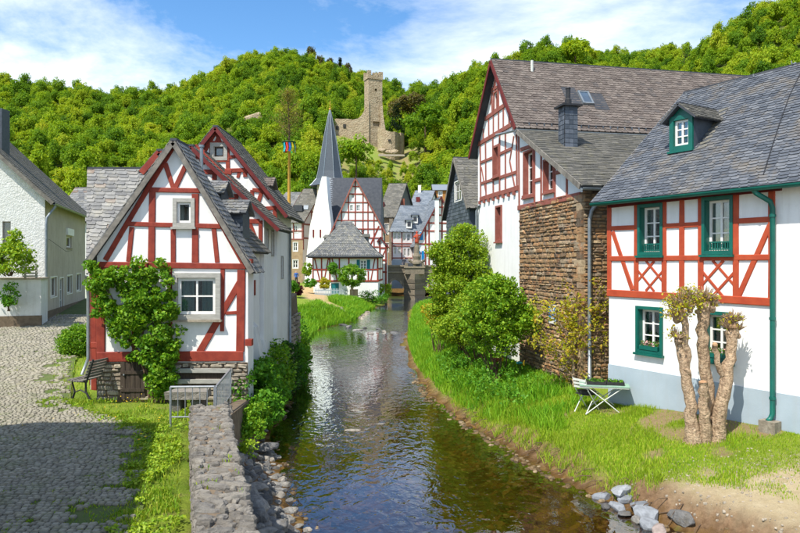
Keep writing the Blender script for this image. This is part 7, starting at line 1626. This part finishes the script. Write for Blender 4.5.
# left bank greenery under the houses
for i, (d, off, zc, w, h, lf, lb) in enumerate(((16.6, .35, 1.15, .55, .65, M_leaf_mid, 'leafy green bush below the corner post of the front house'), (18.0, .30, 1.0, .6, .8, M_leaf_mid, 'dense green bush under the white river wall nearest the railing'), (19.8, .30, 1.15, .6, .95, M_leaf_vine, 'bright bush against the whitewashed buttress of the river wall'), (21.8, .25, .9, .65, .8, M_leaf_dark, 'dark green bush at the foot of the river wall between the houses'), (24.0, .15, .85, .7, .8, M_leaf_mid, 'green bush before the stone buttress at the water'), (26.8, .4, .9, .8, .9, M_leaf_vine, 'bright green bush just past the stone buttress'), (29.5, .7, .9, .9, .9, M_leaf_mid, 'broad bush on the bank beyond the white houses'), (33, 1.2, .9, .9, .8, M_leaf_dark, 'low dark bush at the start of the sand path'))):
    x = float(xl(d))-off; zc = max(zc, gz1(x, d)+.45); bush('river_bush', lb, 'bush', (x, d, max(.1, gz1(x, d))), [((x, d, zc), (w, 1.0, h), 1), ((x+.25, d-.5, zc-.35), (w*.8, .9, h*.6), .8)], lf, .095, K=44, per=75, cr=.24, stems=5)
it = []
for k in range(260):
    yy = RNG.uniform(8.5, 15.2); xx = RNG.uniform(wall_r(yy)+.05, float(xl(yy))+.15); s_ = RNG.uniform(.06, .22); it.append((random.randrange(12), Matrix.Translation((xx, yy, max(gz1(xx, yy), -.05)+s_*.2)) @ Matrix.Rotation(random.random()*6, 4, 'Z') @ Matrix.Rotation(random.gauss(0, .25), 4, 'X') @ Matrix.Diagonal((s_*1.4, s_, s_*.6, 1))))
SR = empty('small_rubble', (-2.6, 11, .3), 'small grey rubble filling the gaps at the foot of the river wall', 'rubble'); SR['kind'] = 'stuff'; place_pieces('rubble_stone', SR, TOPS, it, M_rock, 0, stuff_name='rubble_scatter')
p = at_z(250, 428, .6); bush('leafy_plant', 'bright green leafy plant growing from the stones below the river wall', 'plant', (p.x, p.y, .45), [((p.x, p.y, .85), (.42, .38, .34), 1), ((p.x+.1, p.y-.5, .62), (.28, .3, .25), .5)], M_leaf_vine, .075, K=40, per=55, cr=.15, stems=8, stem_r=.012)
p = at_z(246, 452, .5); bush('leafy_plant', 'small tuft of green weeds between the rubble stones', 'plant', (p.x, p.y, .4), [((p.x, p.y, .58), (.18, .22, .2), 1)], M_leaf_bright, .06, K=14, per=40, cr=.11, stems=4, stem_r=.01)
# by the little house
d = 63.0; s = d/F; x = (352-CX)*s; TPt = empty('ball_tree', (x, d, gz1(x, d)), 'small tree clipped into a green ball before the tent roof house', 'tree')
c = at_depth(351.5, 275.5, d); p, cs = clumps((c.x, c.y, c.z), (13*s, 1.2, 10.5*s), 110, 60, .28, .75); leaves('crown', p, .15, M_leaf_vine, TPt); mb = MB(); mb.tube([V(x, d, gz1(x, d)-.2), V(x, d, c.z)], [.16, .10], 8); mb.build('trunk', M_bark, TPt)
def far_bush(name, px, py, rx, rz, d, lf, lb, cat='bush', ls=.16): s = d/F; c = at_depth(px, py, d); return bush(name, lb, cat, (c.x, d, c.z-rz*s), [((c.x, d, c.z), (rx*s, rx*s*.8, rz*s), 1)], lf, ls, K=30, per=45, cr=max(.22, rx*s*.35), stems=3)
far_bush('round_shrub', 310, 283, 6, 4, 64, M_leaf_mid, 'rounded shrub left of the tent roof house fence'); far_bush('shrub', 307.5, 270, 4.5, 7, 67, M_leaf_bright, 'upright bright shrub at the left corner of the tent roof house', 'shrub'); far_bush('climber', 333, 268, 5, 6, 65.3, M_leaf_mid, 'climbing shrub on the front of the tent roof house', 'climber'); far_bush('shrub', 325, 284, 4, 6, 64.2, M_leaf_yellow, 'small reddish-yellow shrub beside the teal cellar door', 'shrub')
far_bush('red_shrub', 298, 289, 3.5, 6, 58, M_leaf_red, 'dark red shrub at the end of the white river wall', 'shrub'); far_bush('shrub', 293, 287, 4, 6, 57, M_leaf_mid, 'green shrub beside the dark red one', 'shrub')
far_bush('bank_bush', 372, 297, 14, 6, 64, M_leaf_mid, 'bright bank bush right of the ball tree'); far_bush('bank_bush', 385, 290, 7, 7, 68, M_leaf_bright, 'grassy bush at the left foot of the bridge'); far_bush('flower_box', 381, 252, 0, 0, 66, M_leaf_mid, 'x') if False else None
# picket fence and low wall before the little house
d = 63.5; PF = empty('picket_fence', at_depth(330, 296, d), 'pale blue-grey picket fence before the teal cellar door', 'fence')
x0, x1 = (315-CX)/F*d, (347-CX)/F*d; zb0 = zpx(296, d); n = 22
for i in range(n): xx = x0+(x1-x0)*i/(n-1); mb = MB(); mb.hexa([V(xx-.045, d, zb0), V(xx+.045, d, zb0), V(xx+.045, d+.03, zb0), V(xx-.045, d+.03, zb0)], [V(xx-.03, d, zb0+.75), V(xx+.03, d, zb0+.75), V(xx+.03, d+.03, zb0+.75), V(xx-.03, d+.03, zb0+.75)]); mb.build('picket', M_plinth, PF)
for zz in (.2, .55): mb = MB(); bar(mb, V(x0, d+.05, zb0+zz), V(x1, d+.05, zb0+zz), .03, .08); mb.build('rail', M_plinth, PF)
LW = empty('low_garden_wall', at_depth(340, 300, d), 'low ochre stone wall beneath the picket fence', 'wall'); mb = MB(); mb.hexa([V(x0-.4, d-.3, -.2), V((358-CX)/F*d, d-.3, -.2), V((358-CX)/F*d, d+.3, -.2), V(x0-.4, d+.3, -.2)], [V(x0-.4, d-.3, zb0), V((358-CX)/F*d, d-.3, zb0), V((358-CX)/F*d, d+.3, zb0), V(x0-.4, d+.3, zb0)]); lw = mb.build('wall', M_ochre, LW); mb = MB(); mb.box(V((354-CX)/F*d, d-.1, zb0-.1), .75, .75, 1.5); mb.build('pier', M_ochre, LW)

# ------------------------------------------------------------------ trees one can tell apart on the hills
for i, (px, d, h, w) in enumerate(((397, 262, 16, 6), (340, 372, 13, 6))): hill_tree('conifer', ['dark conifer just right of the castle tower', 'dark conifer on the ridge left of the castle tower'][i], px, d, h, w, cone_me[i % 2])
RM = TT[0].copy() if TT else None; RM.materials.clear(); RM.materials.append(M_bare)
for od, px, d, h, w in (('leftmost', 311, 350, 19, 9), ('second from left', 320, 360, 16, 7), ('middle one', 330, 372, 17, 8), ('second from right', 338, 380, 15, 7), ('rightmost', 348, 392, 16, 8)): hill_tree('budding_tree', od+' of five brown budding trees on the ridge left of the castle tower', px, d, h*.85, w*.6, RM, group='budding trees on the ridge')
hill_tree('tree', 'tall bright green tree on the slope below the castle', 356, 190, 17, 11, TT[2]); hill_tree('tree', 'broad green tree right of the castle ruin', 425, 225, 20, 15, TT[3]); hill_tree('tree', 'rounded green tree at the foot of the castle slope', 418, 150, 9, 8, TT[4])
hill_tree('tree', 'olive brown budding tree behind the castle tower', 408, 285, 24, 16, RM); hill_tree('tree', 'tall dark green tree rising above the brown roof ridge', 575, 275, 17, 16, TT[5])
for i, (px, d, h) in enumerate(((718, 222, 9), (689, 330, 16), (708, 250, 7))):
    x = (px-CX)/F*d; z = gz1(x, d); BT = empty('bare_tree', (x, d, z), ['leafless tree standing on the right hill crest', 'leafless tree on the skyline left of the right hill', 'small bare tree low on the right hill crest'][i], 'tree'); mb = MB(); top = V(x, d, z+h*.55); mb.tube([V(x, d, z-.5), top], [.28, .16], 6); mb.build('trunk', M_twig, BT); mb = MB()
    for k in range(26): a = random.uniform(0, 6.28); r = random.uniform(.2, .42)*h; p0 = V(x, d, z+h*random.uniform(.3, .55)); p1_ = p0+V(r*.5*math.cos(a), r*.5*math.sin(a), h*.14); tip = p0+V(r*math.cos(a), r*math.sin(a), h*random.uniform(.22, .45)); mb.tube([p0, p1_, tip], [.12, .08, .03], 4)
    mb.build('branches', M_twig, BT)
for i, (px, d, s, lb) in enumerate(((256, 235, 5.5, 'brown rock outcrop high on the wooded left hill'), (262, 222, 4, 'smaller brown outcrop below the upper one on the left hill'), (735, 150, 5, 'brown rock outcrop near the top of the right hill'))):
    x = (px-CX)/F*d; me = boulder_mesh(70+i, .7, 3); me.materials.append(M_castle); o = bpy.data.objects.new('rock_outcrop', me); COL.objects.link(o); o.location = (x, d, gz1(x, d)+4.5); o.scale = (s, s*.7, s*.8); tag(o, lb, 'rock')

# ------------------------------------------------------------------ grass
def scatter(n, x0, x1, y0, y1): return RNG.uniform(x0, x1, n), RNG.uniform(y0, y1, n)
def lawn_ok(x, y):
    er = (x-xr(y))*.88; dirt = bank_dirt(x, y); fac = x-(5.21+.6*(16.2-y)); r2 = x-(4.955-.208*(y-17.6))
    ok = (er > .12) & (dirt < RNG.uniform(0, .9, len(x))) & np.where(y < 16.6, fac < -.06, r2 < -.05) & ((CX+F*x/y) < 850)
    return ok
M_ = 300000; x = RNG.uniform(0, 12, M_); y = RNG.uniform(9.5, 20, M_); ok = lawn_ok(x, y)
ok &= RNG.uniform(size=M_) > bare_mask(x, y)*.9; ok &= ~((y < 11.2) & (RNG.uniform(size=M_) < np.clip((11.2-y)*.9, 0, .93)))
x, y = x[ok], y[ok]; n = min(len(x), 125000); x, y = x[:n], y[:n]; P = np.stack([x, y, ground_z(x, y)], 1)
tall = vnoise(x, y, .8, 33); h = RNG.uniform(.03, .085, n)*(.6+1.6*tall**3); blades('lawn_grass', P, h, RNG.uniform(.008, .016, n), M_grass)
tag(bpy.data.objects['lawn_grass'], 'patchy bright green lawn before the house with green windows', 'grass')
tx2, ty2 = [], []
for k in range(230):
    yy = RNG.uniform(11.6, 20); xx = float(xr(yy))+RNG.uniform(.12, .75); m2 = RNG.integers(12, 40); tx2.append(xx+RNG.normal(size=m2)*.06); ty2.append(yy+RNG.normal(size=m2)*.06)
tx2, ty2 = np.concatenate(tx2), np.concatenate(ty2); o = blades('bank_tufts', np.stack([tx2, ty2, ground_z(tx2, ty2)], 1), RNG.uniform(.06, .2, len(tx2)), RNG.uniform(.007, .014, len(tx2)), M_grass, lean=.8); tag(o, 'grass tufts overhanging the bare dirt bank', 'grass')
mb = MB()
for k in range(46):
    yy = RNG.uniform(10.5, 19); xx = float(xr(yy))+RNG.uniform(.15, .45); p = V(xx, yy, gz1(xx, yy)+.02); q2 = p+V(RNG.uniform(-.45, -.1), RNG.uniform(-.35, .1), RNG.uniform(-.22, -.02)); mb.tube([p, p.lerp(q2, .5)+V(0, 0, .05), q2], [.010, .008, .003], 4)
o = mb.build('bank_roots', M_twig, None, kind='stuff'); tag(o, 'thin bare roots and twigs hanging from the dirt bank', 'roots')
# rank grass on the right bank
M_ = 160000; x = RNG.uniform(-.5, 6, M_); y = RNG.uniform(15, 62, M_)**1.0; er = (x-xr(y))*.88; ok = (er > .1) & ((x-tb.x-.2)**2+(y-tb.y)**2 > 1.0) & (x < np.maximum(4.85-.208*(y-17.6), np.where(y > 27, xr(y)+4, -99))) & (er < 5) & ((bank_dirt(x, y) < .5) | (y > 24))
ok &= RNG.uniform(size=M_) < np.clip(1.25-(y-15)/60, .3, 1); ok &= (y > 18) | (vnoise(x, y, .6, 34) > .45)
x, y = x[ok][:62000], y[ok][:62000]; n = len(x); P = np.stack([x, y, ground_z(x, y)], 1); o = blades('bank_grass', P, RNG.uniform(.10, .40, n)*np.clip(1.1-(x-xr(y)-1.2)*.22, .4, 1.1)*(.65+.5*vnoise(x, y, .7, 81)), RNG.uniform(.012, .026, n)*(1+(y-15)*.03), M_grass_deep, lean=.6); tag(o, 'rank deep green grass on the right bank under the bushes', 'grass')
pp_, cs = clumps((2.6, 21, .95), (1.5, 5, .35), 150, 40, .22, 0); pp_ = pp_[(pp_[:, 0] > xr(pp_[:, 1])+.2)]; o = leaves('bank_herbs', pp_, .075, M_leaf_mid); tag(o, 'low leafy herbs among the bank grass', 'herbs')
# left bank grass and the spit
M_ = 90000; x = RNG.uniform(-9, -1.5, M_); y = RNG.uniform(17, 62, M_); el = (xl(y)-x)*.9; ok = (el > -.05) & (el < 3.2) & ~((y < 28) & (el > 1.0)) & (path_mask(x, y) < .5); x, y = x[ok][:40000], y[ok][:40000]; n = len(x)
o = blades('spit_grass', np.stack([x, y, ground_z(x, y)], 1), RNG.uniform(.2, .55, n), RNG.uniform(.02, .05, n)*(1+(y-17)*.015), M_grass_deep, lean=.6); tag(o, 'long green grass along the left bank below the white houses', 'grass')
# weeds along the wall, by the house and in the cobbles
xs, ys, hs = [], [], []
for k in range(46000):
    yy = random.uniform(7, 15.6); a, b = street_lr(yy); a2 = float(b)
    if random.random() < .30: xx = random.uniform(a2-.35, min(wall_l(yy)-.02, a2+.5) if yy < 12.4 else a2+.5); hh = random.uniform(.02, .06)
    elif random.random() < .5 and yy > 12.8: xx = random.uniform(a2-.9, -3.9); hh = random.uniform(.02, .07)
    else:
        xx = random.uniform(-.66*yy-1, a2)
        if vnoise(xx, yy, .3, 21) < .62 and not (a2-xx < .8 and vnoise(xx, yy, .4, 22) > .5): continue
        hh = random.uniform(.015, .045)
    if vnoise(xx, yy, .45, 40) < .48 and hh > .02 and random.random() < .85: continue
    xs.append(xx); ys.append(yy); hs.append(hh)
for k in range(9000):
    yy = random.uniform(15.6, 30); a, b = street_lr(yy); xx = random.uniform(a, b+.5)
    if b-xx < .6 or vnoise(xx, yy, .5, 21) > .84: xs.append(xx); ys.append(yy); hs.append(random.uniform(.02, .10))
xs, ys, hs = map(np.array, (xs, ys, hs)); o = blades('street_weeds', np.stack([xs, ys, z_street(ys)-.03], 1), hs, RNG.uniform(.010, .022, len(xs)), M_weed, lean=.9); tag(o, 'grass and weeds growing between the cobbles and along the wall', 'weeds')
x, y = scatter(2600, -3.95, -1.5, 6.5, 12.3); t_ = (x-wall_l(y))/(wall_r(y)-wall_l(y)); ok = (t_ > .03) & (t_ < .97) & (vnoise(x, y, .3, 50) > .74); x, y = x[ok], y[ok]; o = blades('wall_moss_tufts', np.stack([x, y, np.full(len(x), 1.62)], 1), RNG.uniform(.03, .07, len(x)), RNG.uniform(.010, .018, len(x)), M_weed, lean=.9); tag(o, 'small grass tufts in the joints of the river wall top', 'weeds')
pw = []
for k in range(430):
    yy = random.uniform(7, 15.6); a2 = float(street_lr(yy)[1]); xx = random.uniform(a2-.4, min(wall_l(yy)-.05, a2+.5)) if yy < 12.6 else random.uniform(a2-.7, -3.95)
    if vnoise(xx, yy, .5, 71) > .52: pw.append(ell(14, (xx, yy, float(z_street(yy))+.03), (.09, .09, .035)))
o = leaves('street_herbs', np.concatenate(pw), .05, M_leaf_bright, up=1.2); tag(o, 'low leafy weeds along the wall and before the front house', 'weeds')
# dandelions
for i, (px, py) in enumerate(((141, 437), (145.5, 440), (139, 443))):
    p = at_z(px, py, 1.12); o = empty('dandelion', (p.x, p.y, 1.08), ['upper left', 'right-hand', 'lower left'][i]+' of three yellow dandelions flowering between the cobbles', 'flower', 'dandelions in the cobbles'); mb = MB(); mb.lathe(V(p.x, p.y, 1.17), [(.0, 0), (.02, .01), (.022, .02), (0, .025)], 8); mb.build('blossom', M_yellow, o); mb = MB(); mb.tube([V(p.x, p.y, 1.06), V(p.x, p.y, 1.17)], .004, 5); mb.build('stalk', M_leaf_bright, o)
    leaves('leaf_rosette', ell(14, (p.x, p.y, 1.10), (.09, .09, .02)), .09, M_leaf_vine, o)
x, y = scatter(260, -7.5, -3.9, 12.8, 15.6); ok = vnoise(x, y, .5, 60) > .6; x, y = x[ok], y[ok]; o = leaves('yellow_blossoms', np.stack([x, y, z_street(y)+RNG.uniform(.04, .12, len(x))], 1), .03, M_yellow, up=2); tag(o, 'tiny yellow blossoms in the weeds before the front house', 'flowers', kind='stuff')
